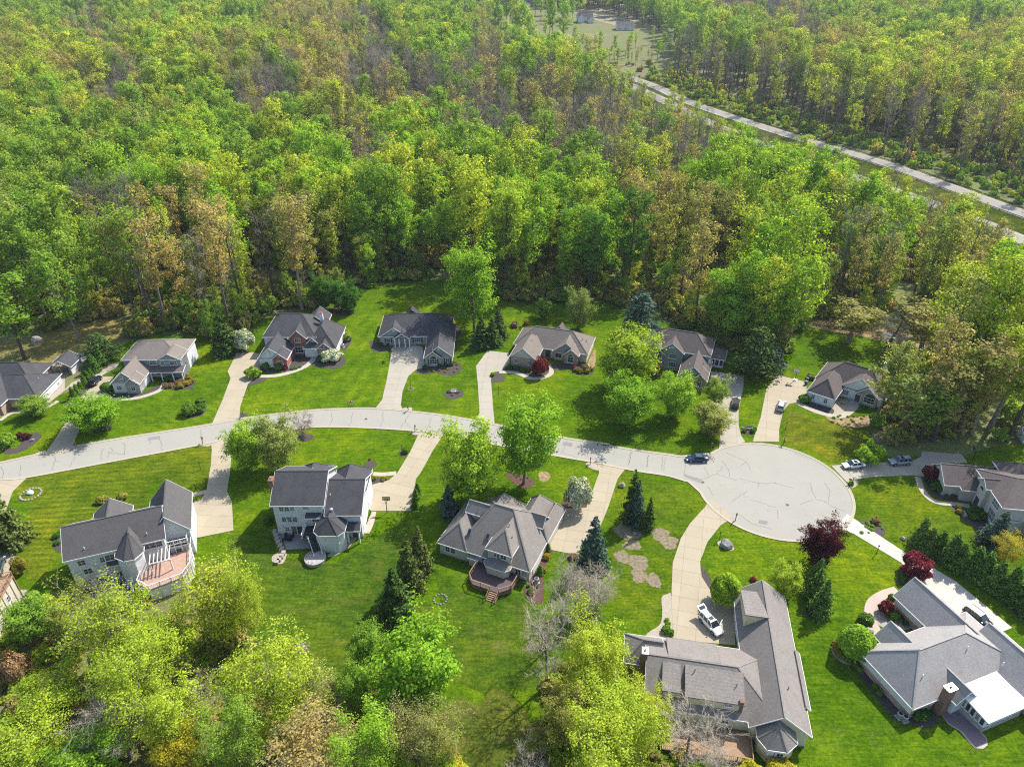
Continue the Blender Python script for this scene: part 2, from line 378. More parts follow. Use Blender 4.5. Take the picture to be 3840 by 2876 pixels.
# street with turning circle
M_road = concrete('pale_worn_road', (0.288, 0.274, 0.234), 0.4)
M_curb = concrete('kerb_concrete', (0.34, 0.30, 0.225), 0.35)
top = PL('d1', [(-260,372),(0,318),(780,152),(1740,0)])+PL('c2', [(85,1205),(440,1160),(800,1125),(1260,1115),(1600,1145),(1900,1182)])+PL('c3', [(300,1252),(880,1365),(1290,1425)])+PL('d4', [(0,38),(330,95),(740,150)])
bot = PL('d1', [(-260,500),(0,452),(240,430),(1000,288),(1815,133)])+PL('c2', [(0,1345),(600,1275),(880,1262),(1300,1275),(1640,1300),(1840,1330)])+PL('c3', [(900,1520),(1200,1568)])+PL('d4', [(0,192),(330,258),(600,300),(800,358)])
top = smooth(top, 5); bot = smooth(bot, 5)
CC = Vector((54.0, 113.7)); CRAD = 15.1
a0 = math.atan2(top[-1][1]-CC.y, top[-1][0]-CC.x)-0.30; a1 = math.atan2(bot[-1][1]-CC.y, bot[-1][0]-CC.x)-2*math.pi+0.22
arc = [(CC.x+CRAD*math.cos(a0+(a1-a0)*i/72), CC.y+CRAD*math.sin(a0+(a1-a0)*i/72)) for i in range(73)]
line = smooth(top+[arc[0]], 2)[:-1]+arc+smooth([arc[-1]]+bot[::-1], 2)[1:]
INNER = line
cu = MB(); R, L = ribbon(line, 0.55, 0.275-0.55); 
mb = MB(); mb.sheet([(p[0], p[1]) for p in line], 0.045); ROAD = tag(mb.build('road', M_road), 'pale cracked street ending in a turning circle', kind='structure')
L, R = ribbon(line, 0.6, -0.3+0.6); strip(cu, L, R, 0.0, 0.105)
L, R = ribbon(line, 0.16, 0.52); strip(cu, L, R, 0.09, 0.135)
tag(cu.build('kerb', M_curb), 'low beige concrete kerb along the street', kind='structure')
# sealed cracks: dark jagged lines lying on the road
M_crack = plain('crack_sealant', (0.135, 0.13, 0.12), 0.9)
ck = MB(); cr = random.Random(3)
def crack(pts, w=0.06, jag=0.22):
    fine = []
    for i in range(len(pts)-1):
        a, b = Vector(pts[i][:2]), Vector(pts[i+1][:2]); n = max(2, int((b-a).length/0.55))
        for j in range(n):
            q = a.lerp(b, j/n)
            fine.append((q.x+cr.gauss(0, jag*0.6), q.y+cr.gauss(0, jag*0.6)))
    fine.append((pts[-1][0], pts[-1][1])); L, R = ribbon(fine, w); strip(ck, L, R, 0.0495)
for a, b in (((10,345),(40,460)),((180,330),(175,425)),((475,255),(465,375)),((650,250),(605,345)),((885,185),(870,290)),((1080,140),(1070,245)),((1385,90),(1395,210)),((1740,20),(1738,110)),((2000,10),(1995,80)),((640,240),(770,210)),((930,270),(940,220)),((930,220),(1080,240)),((1285,90),(1290,150)),((950,180),(990,215)),((475,300),(520,305))):
    crack([P('d1', *a), P('d1', *b)], 0.10, 0.3)
for a, b in (((885,1150),(870,1260)),((1075,1145),(1035,1265)),((1330,1140),(1310,1270)),((1550,1160),(1480,1285)),((1745,1185),(1700,1300)),((20,1300),(50,1285)),((700,1160),(705,1262)),((1520,1220),(1560,1270))):
    crack([P('c2', *a), P('c2', *b)], 0.095, 0.28)
for a, b in (((940,1385),(880,1500)),((1115,1470),(1105,1530)),((1115,1480),(1190,1460)),((1260,1440),(1225,1560)),((1490,1480),(1465,1590)),((1640,1510),(1620,1610)),((1760,1530),(1755,1640)),((890,1490),(1080,1560)),((600,1330),(560,1420)),((330,1280),(300,1340))):
    crack([P('c3', *a), P('c3', *b)], 0.095, 0.28)
for pts in (((70,60),(25,180)),((300,100),(265,220)),((440,130),(420,240)),((765,210),(745,300)),((920,230),(960,310)),((900,340),(1030,295),(1210,350)),((1070,180),(1130,250),(1145,320)),((1100,105),(1290,190),(1320,260)),((1220,330),(1380,370),(1540,375),(1700,415)),((1330,520),(1540,580)),
            ((1840,370),(1850,440),(1900,520),(1990,530),(2005,440),(1960,370)),((1960,540),(2140,620)),((1150,540),(1290,440)),((1290,190),(1240,220)),((1390,370),(1385,410)),((1530,360),(1545,385)),((1030,295),(1080,225)),((750,295),(900,345)),((1700,110),(1830,170)),((1550,600),(1560,680)),((1850,520),(1750,560)),((1230,650),(1330,720),(1500,770)),((950,400),(1000,480)),((585,150),(575,270))):
    crack([P('d4', *q) for q in pts], 0.09, 0.16)
tag(ck.build('crack_sealing', M_crack), 'dark sealed cracks across the pale road', 'cracks', kind='stuff')

M_patch = concrete('asphalt_patch', (0.19, 0.187, 0.175), 0.3)
for i_, (cr_, q_, lab_) in enumerate((('d4', [(750,292),(900,345),(925,372),(905,380),(740,310)], 'darker repair patch at the neck of the circle'), ('d1', [(1285,92),(1380,80),(1385,105),(1290,118)], 'repair patch by the striped lawn'), ('c3', [(905,1395),(985,1410),(975,1440),(895,1425)], 'repair patch below the street tree'), ('d4', [(1395,690),(1470,700),(1465,730),(1390,722)], 'repair patch in the lower circle'))):
    tag(MB().sheet(PL(cr_, q_), 0.053).build('road_patch', M_patch), lab_, kind='structure')
M_iron = plain('cast_iron', (0.06, 0.055, 0.05), 0.7)
for i_, (cr_, x_, y_, lab_) in enumerate((('d4', 1640, 560, 'round manhole cover in the turning circle'), ('c2', 1180, 1200, 'round manhole cover in the street'), ('d4', 910, 365, 'manhole cover at the neck of the circle'))):
    p_ = P(cr_, x_, y_); o_ = empty('manhole_cover', (p_.x, p_.y, 0.05), 0, lab_, 'manhole cover'); MB().lathe([(0,0),(.36,0),(.36,.008),(0,.008)], 20).build('cover', M_iron, o_); MB().lathe([(.37,0),(.45,0),(.45,.006),(.37,.006)], 20).build('ring', M_curb, o_)
# drives: poured slabs with open joints over a dark bed
M_slab = concrete('driveway_concrete', (0.325, 0.278, 0.198), 0.4)
M_slabw = concrete('driveway_new_concrete', (0.45, 0.42, 0.36), 0.2)
M_slabg = concrete('driveway_grey_concrete', (0.31, 0.28, 0.225), 0.4)
M_bed = plain('joint_sand', (0.24, 0.2, 0.145), 0.95)
def slabs(name, poly, ang, m, label, sx=3.1, sy=3.1, z=0.085, gap=0.03):
    poly = [(p[0], p[1]) for p in poly]
    o = tag(MB().sheet(poly, z-0.035).build(name, M_bed), label, kind='structure')
    ca, sa = math.cos(ang), math.sin(ang)
    us = [p[0]*ca+p[1]*sa for p in poly]; vs = [-p[0]*sa+p[1]*ca for p in poly]
    u = min(us)
    while u < max(us):
        v = min(vs)
        while v < max(vs):
            q = clip(poly, -ca, -sa, -(u+gap/2)); q = clip(q, ca, sa, u+sx-gap/2) if q else q
            q = clip(q, sa, -ca, -(v+gap/2)) if q else q; q = clip(q, -sa, ca, v+sy-gap/2) if q else q
            q = dedupe(q)
            if len(q) > 2 and abs(area(q)) > 0.12:
                MB().prism(q if area(q) > 0 else q[::-1], 0.0, z+rng.uniform(-0.004, 0.004)).build('slab', m, o)
            v += sy
        u += sx
    return o
slabs('driveway', PL('c1', [(365,1648),(470,1500),(600,1290),(660,1180),(700,1130),(880,952),(985,950),(900,1140),(820,1170),(690,1400),(620,1560),(602,1598)]), 1.15, M_slab, 'concrete drive of the grey house with a black car')
slabs('driveway', PL('c2', [(-154,1252),(-60,1040),(11,850),(-14,790),(66,628),(200,625),(270,640),(262,800),(160,900),(95,1090),(85,1214)]), 1.5, M_slab, 'long tan concrete drive of the brick house')
slabs('driveway', PL('c2', [(1255,1117),(1320,1030),(1360,850),(1410,575),(1600,560),(1670,580),(1690,760),(1610,775),(1545,830),(1495,960),(1480,1080),(1500,1132)]), 1.58, M_slabg, 'grey concrete drive of the dark-roofed bungalow')
slabs('driveway', PL('c3', [(155,1195),(180,1150),(165,900),(150,745),(248,612),(430,632),(440,660),(440,720),(360,790),(275,800),(280,880),(300,1140),(310,1245)]), 1.52, M_slabg, 'concrete drive of the tan brick house')
slabs('driveway', PL('c4', [(680,1232),(690,1130),(680,1000),(640,800),(600,720),(610,560),(900,600),(890,700),(850,900),(850,1020),(870,1110),(908,1168)]), 1.35, M_slabg, 'drive under the black car left of the flower island')
slabs('driveway', PL('c4', [(972,1164),(1040,960),(1090,710),(1185,592),(1430,650),(1440,740),(1365,825),(1290,840),(1235,900),(1200,1060),(1200,1168)]), 1.25, M_slab, 'tan drive with a basketball hoop at its far end')
slabs('driveway', PL('c5', [(545,1142),(640,1135),(1250,1100),(1320,1065),(1325,1018),(1670,1045),(1720,1115),(1455,1130),(1440,1180),(1340,1240),(1250,1225),(900,1240),(760,1260),(680,1285)]), -0.05, M_slabg, 'tree-shaded drive with two silver vehicles')
slabs('driveway', PL('d1', [(1820,135),(2008,85),(1985,400),(1960,560),(2000,640),(2015,895),(1700,960),(1665,930),(1660,660),(1740,625),(1780,560),(1820,330),(1828,200)]), 1.5, M_slab, 'concrete drive between the two white houses')
slabs('driveway', PL('d1', [(-220,500),(0,455),(240,433),(110,560),(60,700),(0,900),(110,1020),(130,1100),(70,1290),(-200,1290)]), 1.3, M_slab, 'concrete drive at the left picture edge')
slabs('driveway', PL('d2', [(1645,38),(1842,80),(1760,200),(1650,400),(1610,450),(1570,728),(1195,728),(1220,520),(1240,500),(1380,460),(1450,400),(1560,220)]), 1.22, M_slab, 'tan drive with a yellow basketball backboard')
slabs('driveway', PL('d3', [(1560,78),(1812,128),(1740,220),(1660,460),(1595,620),(1500,700),(1400,870),(1300,860),(1150,830),(1200,580),(1215,480),(1470,470),(1540,280),(1580,170)]), 1.35, M_slab, 'tan drive of the beige house')
slabs('driveway', PL('d4', [(978,503),(1167,667),(1060,740),(950,880),(885,1050),(900,1180),(970,1290),(1080,1390),(1180,1430),(1190,1770),(650,1720),(640,1300),(650,1060),(720,850),(800,720),(920,590)]), 1.3, M_slab, 'curved tan drive under the white car')
slabs('driveway', PL('d5', [(588,287),(682,180),(1210,530),(1350,600),(1620,760),(2105,1160),(1925,1230),(1650,1080),(1250,720),(1150,600),(740,350)]), -0.75, M_slabw, 'bright new concrete drive down to the garage')
M_walk = concrete('walk_concrete', (0.36, 0.32, 0.255), 0.3)
M_pink = concrete('pink_paver', (0.40, 0.315, 0.26), 0.3)
def walk(cr, pts, w, m, label, name='footpath'):
    L, R = ribbon(smooth(PL(cr, pts), 5), w)
    # cut the walk into flags across its length
    o = MB(); strip(o, L, R, 0.045); o = tag(o.build(name, M_bed), label, kind='structure')
    for i in range(len(L)-1):
        q = [Vector(t) for t in (R[i], R[i+1], L[i+1], L[i])]; c = sum(q, Vector((0,0)))/4
        q = [c+(p-c)*0.985 for p in q]
        if abs(area(q)) > 0.05: MB().prism([(p.x, p.y) for p in q], 0.0, 0.08+rng.uniform(-.003,.003)).build('flag', m, o)
walk('c2', [(270,832),(400,828),(540,795),(660,745),(720,690),(735,650)], 1.5, M_walk, 'curved walk to the brick house door')
walk('c1', [(880,1140),(980,1145),(1150,1140),(1290,1105),(1390,1060),(1420,1000)], 1.3, M_walk, 'curved walk before the grey house')
walk('c3', [(350,795),(500,805),(620,850),(740,840),(800,800),(775,735)], 1.3, M_walk, 'curved walk around the red-leaved tree')
walk('c4', [(1360,830),(1480,890),(1620,935),(1740,945),(1830,890),(1870,830)], 1.6, M_walk, 'walk to the stone-fronted house')
walk('c5', [(1290,1240),(1330,1350),(1400,1430),(1490,1465),(1620,1475),(1740,1490)], 1.25, M_walk, 'walk to the door of the right-hand house')
walk('d5', [(1115,835),(1000,872),(910,930),(878,1000),(885,1080),(915,1150),(950,1225)], 1.7, M_pink, 'pinkish paved walk curving to the entrance')
walk('d2', [(1240,408),(1330,412),(1440,402)], 1.3, M_walk, 'short walk from the drive to the garage')
walk('d2', [(1235,735),(1215,830),(1175,920)], 1.5, M_pink, 'brick-coloured side walk by the white house')
walk('d1', [(1665,590),(1780,562)], 1.2, M_walk, 'short walk to the garage wing')
walk('c1', [(0,1330),(80,1275),(170,1255),(330,1250),(450,1190),(500,1160)], 1.0, M_walk, 'edging walk at the left house')

# planting beds, soil, gravel
M_mulch = plain('dark_mulch', (0.055, 0.046, 0.042), 0.95, 0.4, 5.0)
M_redm = plain('red_mulch', (0.085, 0.045, 0.035), 0.95, 0.35, 5.0)
M_soil = plain('bare_seed_soil', (0.165, 0.135, 0.085), 0.95, 0.4, 2.0)
M_gravel = plain('pale_gravel', (0.30, 0.26, 0.205), 0.95, 0.25, 6.0)
M_straw = plain('straw_litter', (0.22, 0.155, 0.08), 0.95, 0.4, 1.2)
bz = [0]
def bed(cr, pts, m, label, name='planting_bed', sm=True, dz=0.0):
    p = PL(cr, pts); p = smooth(p, 5, True) if sm else [(q.x, q.y) for q in p]
    bz[0] = (bz[0]+1) % 5
    return tag(MB().sheet(p, 0.040+0.004*bz[0]+dz).build(name, m), label, kind='structure')
bed('c1', [(150,1560),(200,1480),(290,1435),(360,1455),(320,1510),(200,1590),(60,1620),(20,1580)], M_mulch, 'dark bed with small shrubs at the left edge')
bed('c1', [(540,1200),(600,1160),(690,1060),(860,960),(880,980),(720,1110),(640,1170),(580,1215)], M_mulch, 'strip bed along the drive with clipped conifers')
bed('c1', [(740,1420),(800,1380),(930,1345),(970,1375),(930,1410),(800,1430)], M_mulch, 'bed under the round leafy tree')
bed('c1', [(930,1090),(1200,1100),(1330,1040),(1420,990),(1560,960),(1690,985),(1640,1055),(1520,1062),(1400,1060),(1280,1110),(1150,1145),(960,1148)], M_mulch, 'bed before the grey house with golden shrubs')
bed('c1', [(1570,1230),(1650,1180),(1770,1190),(1780,1235),(1730,1290),(1600,1300)], M_mulch, 'bed under the three clipped shrubs')
bed('c1', [(600,1580),(660,1550),(770,1540),(775,1580),(650,1610)], M_gravel, 'gravel around the mailbox by the street')
bed('c1', [(255,1650),(320,1605),(400,1590),(360,1640)], M_gravel, 'gravel wedge beside the drive')
bed('c1', [(330,860),(560,820),(700,740),(760,780),(700,860),(560,960),(560,1060),(620,1000),(720,960),(850,860),(1030,830),(1010,870),(880,940),(690,1000),(560,1070),(420,1180),(380,1160)], M_gravel, 'paved yard around the open pavilion', sm=False)
bed('c2', [(510,655),(660,650),(690,740),(560,790),(530,775)], M_mulch, 'dark bed beside the brick porch')
bed('c2', [(720,740),(790,660),(960,620),(1000,690),(990,735),(900,770),(820,755)], M_mulch, 'bed with a white flowering shrub')
bed('c2', [(260,740),(510,760),(520,790),(270,800)], M_mulch, 'bed before the brick garage')
bed('c2', [(160,905),(190,860),(300,845),(330,850),(230,900)], M_mulch, 'bed with a round shrub by the drive')
bed('c2', [(1225,600),(1215,520),(1300,545),(1400,570),(1410,600),(1310,620)], M_mulch, 'bed left of the bungalow porch')
bed('c2', [(1610,790),(1700,745),(1930,700),(2000,740),(2000,780),(1940,820),(1850,822),(1770,800),(1690,815)], M_mulch, 'curved dark bed with golden tufts')
bed('c2', [(1940,400),(2005,430),(1990,480),(1950,560),(1940,520)], M_mulch, 'bed at the bungalow end wall')
bed('c2', [(985,470),(1050,480),(1050,540),(1000,610),(975,600)], M_mulch, 'bed at the brick house end wall')
for i in range(1): tag(MB().sheet([(p[0], p[1]) for p in wobble(P('c2',1938,985), 2.4, amp=0.05, seed=4)], 0.05).build('planting_bed', M_mulch), 'round dark bed with stones and a bench', kind='structure')
bed('c2', [(85,1210),(90,1150),(150,1155),(200,1185),(120,1200)], M_mulch, 'mailbox bed by the brick house drive')
bed('c2', [(1490,1110),(1570,1100),(1570,1130),(1500,1140)], M_gravel, 'gravel round the mailbox by the bungalow')
bed('c2', [(590,1345),(640,1325),(720,1340),(720,1365),(660,1395),(610,1385)], M_mulch, 'round bed under the bare pink tree')
bed('c2', [(1460,1490),(1500,1470),(1540,1490),(1520,1520),(1480,1525)], M_mulch, 'round bed with one ball shrub')
bed('c2', [(1165,1590),(1220,1562),(1275,1580),(1260,1610),(1200,1625)], M_mulch, 'oval bed behind the garage gable')
bed('c2', [(1570,1320),(1640,1300),(1630,1335),(1590,1335)], M_gravel, 'gravel by the mailbox opposite')
bed('c2', [(805,250),(900,240),(1040,255),(1080,280),(1000,300),(880,290)], M_mulch, 'bed under the dark garden trees')
bed('c3', [(275,870),(285,820),(350,805),(405,840),(370,875),(310,882)], M_mulch, 'half-round bed at the bend of the drive')
bed('c3', [(370,780),(440,730),(640,770),(720,780),(770,790),(720,830),(640,840),(520,805)], M_mulch, 'bed before the tan brick garage')
bed('c3', [(760,780),(820,720),(1040,730),(1160,720),(1170,770),(1130,820),(1000,810),(960,770),(860,775)], M_mulch, 'bed before the tan brick house')
bed('c3', [(1110,740),(1150,640),(1180,600),(1180,720),(1150,760)], M_straw, 'strip of bare soil at the gable end')
bed('c3', [(1095,1590),(1140,1565),(1190,1590),(1205,1640),(1150,1630)], M_gravel, 'gravel with plants at the mailbox')
bed('d3', [(780,190),(830,155),(900,170),(1000,220),(1025,250),(980,295),(920,300),(850,265)], M_redm, 'red mulch bed under the tall street tree')
bed('d3', [(1250,440),(1300,400),(1500,390),(1530,300),(1480,450),(1400,490),(1290,485)], M_redm, 'red mulch under the white flowering shrub')
bed('d3', [(1060,170),(1120,160),(1160,190),(1130,240),(1070,235)], M_straw, 'straw-coloured bare patch in the lawn')
bed('d3', [(1050,960),(1110,900),(1150,830),(1190,835),(1130,950),(1100,1060),(1100,1280),(1000,1280),(930,1190),(960,1120)], M_redm, 'red mulch bed along the beige house side')
bed('d3', [(1300,870),(1390,870),(1400,900),(1320,940)], M_redm, 'red mulch below the blue spruce')
for i, (x, y, r, sx) in enumerate([(270,770,2.9,1.0),(300,905,1.55,1.1),(540,810,1.75,1.05),(620,885,1.8,1.0),(210,1005,1.6,1.0),(345,1055,2.2,0.95),(358,1170,1.7,0.95),(485,1210,1.75,0.85)]):
    tag(MB().sheet([(q[0]+rng.gauss(0, .09), q[1]+rng.gauss(0, .09)) for q in wobble(P('d4', x, y), r*0.93, 64, seed=20+i, amp=0.2, sx=sx)], 0.036+0.004*i).build('soil_patch', M_soil), 'bare straw-brown seed patch in the green lawn', kind='structure')
bed('d4', [(1035,880),(1100,870),(1180,930),(1150,955),(1070,930)], M_gravel, 'stone bed around a grey boulder')
bed('d4', [(1160,690),(1230,650),(1260,680),(1210,710)], M_gravel, 'gravel at the mailbox by the circle')
bed('d4', [(885,1080),(930,1120),(980,1200),(1000,1260),(1060,1390),(960,1290),(900,1180)], M_mulch, 'thin bed along the curved drive')
bed('d4', [(555,1360),(600,1330),(640,1350),(650,1720),(420,1720),(440,1660),(540,1590),(560,1480)], M_gravel, 'gravelly bed between drive and lawn')
bed('d4', [(1740,1480),(1900,1480),(1990,1480),(1950,1530),(1880,1535)], M_mulch, 'mulch below the row of conifers')
bed('c4', [(870,1060),(900,1035),(980,1035),(1005,1060),(990,1095),(900,1095)], M_mulch, 'oval flower island between two drives')
bed('c4', [(1600,935),(1700,960),(1900,950),(2050,930),(2080,980),(1990,1030),(1800,1040),(1650,990)], M_straw, 'bare tan soil before the stone-fronted house')
bed('c4', [(1640,870),(1700,800),(1830,800),(1860,830),(1800,900),(1720,930),(1640,930)], M_gravel, 'flagstone forecourt of the stone-fronted house')
bed('c4', [(1350,830),(1400,820),(1660,880),(1630,940),(1480,890)], M_mulch, 'bed before the stone-fronted garage')
bed('c5', [(690,1280),(770,1270),(770,1310),(720,1335)], M_gravel, 'gravel and plants round a mailbox')
bed('c5', [(1340,1240),(1440,1200),(1530,1330),(1650,1440),(1720,1460),(1560,1440),(1420,1400),(1370,1330)], M_mulch, 'dark bed before the right-hand house')
bed('c5', [(1560,1480),(1700,1500),(1900,1600),(2050,1700),(2100,1760),(1900,1750),(1700,1620),(1620,1540)], M_mulch, 'dark bed below the tall windows')
bed('d5', [(775,240),(900,235),(980,260),(1015,310),(990,380),(930,350),(850,300)], M_mulch, 'bed with flowers beside the bright drive')
bed('d5', [(560,350),(620,315),(665,320),(620,355)], M_mulch, 'bed at the foot of a mailbox')
bed('d5', [(1200,400),(1300,440),(1450,540),(1600,650),(1800,760),(2050,920),(2250,1080),(2250,1130),(1950,900),(1700,740),(1450,590),(1250,470)], M_mulch, 'long mulch strip under the arborvitae row')
bed('d5', [(1130,640),(1180,630),(1230,720),(1130,800),(1115,780)], M_mulch, 'bed beside the garage gable')
bed('d5', [(905,980),(950,930),(1060,910),(1100,960),(1280,1130),(1150,1180),(980,1150),(930,1080)], M_gravel, 'rock garden inside the curved walk')
bed('d5', [(760,1130),(820,1085),(880,1110),(920,1200),(850,1180)], M_mulch, 'bed with clipped shrubs by the walk')
bed('d5', [(545,1330),(600,1280),(740,1300),(800,1350),(750,1440),(720,1480),(640,1460),(570,1400)], M_gravel, 'bed with golden shrubs at the house corner')
bed('d7', [(720,790),(790,760),(1190,1200),(1110,1270),(900,1030)], M_mulch, 'narrow bed along the brick wall')
bed('d7', [(1190,1240),(1420,1150),(1470,1200),(1440,1290),(1330,1320),(1220,1280)], M_mulch, 'planted corner behind the chimney')
bed('d1', [(450,960),(520,920),(540,1080),(470,1060)], M_mulch, 'bed beside the white house gable')
bed('d1', [(1665,640),(1740,630),(1700,660)], M_mulch, 'small bed beside the drive')
bed('d1', [(1730,150),(1815,135),(1815,165),(1750,168)], M_gravel, 'gravel at the mailbox by the striped lawn')
bed('d1', [(680,1400),(1090,1330),(1130,1430),(950,1560),(860,1620),(760,1500),(560,1440)], M_mulch, 'dark thicket bed behind the white house', dz=0.02)
bed('d2', [(1240,500),(1250,445),(1330,440),(1390,460),(1310,495)], M_mulch, 'bed with three golden balls by the garage')
bed('d2', [(985,1000),(1080,930),(1130,925),(1020,1050),(900,1115),(850,1110)], M_gravel, 'gravel strip round the sunroom')
bed('d2', [(375,910),(430,900),(470,1050),(495,1100),(460,1180),(380,1170),(370,1120),(430,1060)], M_gravel, 'stone retaining edge beside the patio')
tag(MB().sheet([(p[0],p[1]) for p in PL('d2', [(445,930),(640,925),(740,960),(740,1050),(490,1062)])], 0.07).build('patio', concrete('patio_grey', (0.24,0.23,0.225), 0.3)), 'grey patio behind the white house with brick chimney', kind='structure')
tag(MB().sheet([(p[0],p[1]) for p in PL('d7', [(1455,1172),(1560,1105),(1640,1180),(1815,1345),(1872,1410),(1878,1470),(1840,1500),(1770,1495),(1715,1440),(1640,1350),(1540,1290)])], 0.075).build('patio', M_walk), 'pale rim of the curved patio', kind='structure')
tag(MB().sheet([(p[0],p[1]) for p in PL('d7', [(1460,1174),(1560,1112),(1640,1190),(1810,1350),(1865,1412),(1868,1448),(1775,1484),(1725,1430),(1660,1350),(1545,1284)])], 0.081).build('patio', concrete('stamped_mauve', (0.20,0.15,0.165), 0.35)), 'mauve stamped patio beside the sunroom', kind='structure')

# highway with two carriageways, verge and guard rails
M_hw = concrete('highway_concrete', (0.22, 0.205, 0.18), 0.3)
M_verge = lawn_mat('verge_grass', 0.2, 4.0, 0.1, (0.042, 0.063, 0.0044), 0.8)
HA = [PT('v', *q)[:2] for q in ((2420,536),(2212,464),(2050,405),(1900,352),(1700,292),(1500,226),(1420,190),(1350,165))]
HB = [PT('v', *q)[:2] for q in ((2420,610),(2212,522),(2040,452),(1850,386),(1640,312),(1500,252),(1420,212),(1345,178))]
HA = smooth(HA, 6); HB = smooth(HB, 6)
def hstrip(name, line, w, dz, m, label, off=0.0):
    L, R = ribbon(line, w, off); mb = MB()
    for i in range(len(L)-1):
        q = [R[i], R[i+1], L[i+1], L[i]]; mb.add([(x, y, terrain(x, y)+dz) for x, y in q], [(0,1,2,3)])
    return tag(mb.build(name, m), label, kind='structure')
mid = [((a[0]+b[0])/2, (a[1]+b[1])/2) for a, b in zip(HA, HB)]
hstrip('verge', mid, 44, 0.10, M_verge, 'grass verge and median of the highway')
hstrip('highway', HA, 10.5, 0.25, M_hw, 'far carriageway of the pale concrete highway')
hstrip('highway', HB, 10.5, 0.25, M_hw, 'near carriageway of the pale concrete highway')
M_line = plain('lane_paint', (0.75, 0.74, 0.68), 0.7)
for nm, ln in (('far', HA), ('near', HB)):
    hstrip('lane_marking', ln, 0.16, 0.256, M_line, 'white edge line of the %s carriageway' % nm, 4.0)
    hstrip('lane_marking', ln, 0.16, 0.256, plain('lane_paint_yellow', (0.6, 0.42, 0.06), 0.7), 'yellow edge line of the %s carriageway' % nm, -4.0)

# creek in the woods
M_water = NB('creek_water'); M_water = M_water.fin(M_water.ramp(M_water.noise(M_water.pos(), 0.3, 4), [(0.3, (0.05, 0.04, 0.02)), (0.7, (0.16, 0.115, 0.05))]), 0.12, 0.5)
tsheet('creek', V((530,602),(560,598),(605,604),(622,622),(600,632),(575,618),(548,626),(535,615)), 0.05, M_water, 'brown creek pool in the trees')
tsheet('creek_bank', V((515,598),(560,590),(640,600),(660,625),(640,650),(600,640),(540,640),(520,620)), 0.025, M_straw, 'pale bank of the creek pool')
tsheet('creek_bank', V((1735,700),(1770,690),(1850,700),(1960,720),(2060,740),(2180,760),(2180,775),(2050,765),(1950,745),(1850,725),(1770,712)), 0.045, M_straw, 'gravel bed of the creek at the right')
tsheet('creek', V((1755,700),(1850,708),(1960,728),(2060,748),(2060,756),(1950,737),(1850,718),(1770,708)), 0.065, M_water, 'shallow brown creek at the right')
# far clearings
M_clear = plain('cleared_ground', (0.20, 0.175, 0.105), 0.95, 0.4, 0.06)
tsheet('clearing', V((990,40),(985,14),(1060,8),(1170,14),(1300,30),(1420,70),(1400,95),(1330,105),(1250,88),(1200,66),(1120,52)), 0.1, M_clear, 'cleared building ground among far trees')
tsheet('field', V((-40,48),(0,32),(180,26),(330,30),(330,16),(-40,10)), 0.1, M_verge, 'green field at the far left')
# ------------------------------------------------------------------ houses
M_white = siding('white_siding', (0.605, 0.613, 0.622)); M_cream = siding('cream_siding', (0.527, 0.484, 0.399)); M_greys = siding('grey_siding', (0.26, 0.28, 0.29))
M_stucco = plain('beige_stucco', (0.468, 0.425, 0.365), 0.9, 0.08, 1.2); M_pale = siding('pale_siding', (0.62, 0.63, 0.60)); M_butter = siding('butter_siding', (0.62, 0.56, 0.36))
M_brick = masonry('red_brick', (0.24, 0.07, 0.05), (0.32, 0.11, 0.08), (0.3, 0.24, 0.2)); M_tanb = masonry('tan_brick', (0.30, 0.20, 0.145), (0.38, 0.27, 0.2), (0.4, 0.35, 0.28))
M_stone = masonry('grey_stone', (0.25, 0.235, 0.22), (0.36, 0.33, 0.30), (0.4, 0.38, 0.35), 2.5, 0.6, 0.3); M_brst = masonry('brown_stone', (0.22, 0.17, 0.125), (0.33, 0.27, 0.2), (0.35, 0.3, 0.25), 2.5, 0.6, 0.3)
M_chim = masonry('brown_brick', (0.15, 0.08, 0.06), (0.21, 0.12, 0.09), (0.2, 0.16, 0.13)); M_trim = plain('white_trim', (0.672, 0.672, 0.664), 0.5, 0.04); M_found = plain('foundation', (0.32, 0.30, 0.28), 0.9)
M_garage = plain('garage_door_paint', (0.68, 0.66, 0.62), 0.5, 0.04); M_doorm = plain('dark_door_paint', (0.06, 0.05, 0.05), 0.4, 0.1); M_metal = plain('galvanised_metal', (0.45, 0.46, 0.47), 0.4, 0.1, 3, 0.5, 0.7)
M_shut = plain('dark_shutters', (0.035, 0.04, 0.05), 0.6); M_vent = plain('vent_pipe_grey', (0.2, 0.2, 0.2), 0.7); M_black = plain('black_metal', (0.02, 0.02, 0.022), 0.45)
_g = NB('window_glass'); _oi = _g.n('ObjectInfo'); M_glass = _g.fin(_g.mix(_g.math('GREATER_THAN', _oi.outputs['Random'], 0.72), _g.ramp(_g.noise(_g.coord(), 0.8, 2), [(0.3, (0.012, 0.016, 0.02)), (0.7, (0.05, 0.06, 0.07))]), _g.ramp(_oi.outputs['Random'], [(0.72, (0.10, 0.10, 0.095)), (1.0, (0.26, 0.25, 0.23))])), 0.06, 0.6)
R_char = shingle('charcoal_shingles', (0.088, 0.083, 0.082)); R_dark = shingle('dark_grey_shingles', (0.064, 0.063, 0.068), 0.2); R_brown = shingle('brown_grey_shingles', (0.115, 0.096, 0.090))
R_greige = shingle('weathered_shingles', (0.195, 0.176, 0.158)); R_taupe = shingle('taupe_shingles', (0.200, 0.180, 0.160)); R_tan = shingle('tan_brown_shingles', (0.172, 0.148, 0.128)); R_grey = shingle('light_grey_shingles', (0.288, 0.272, 0.256), 0.12)
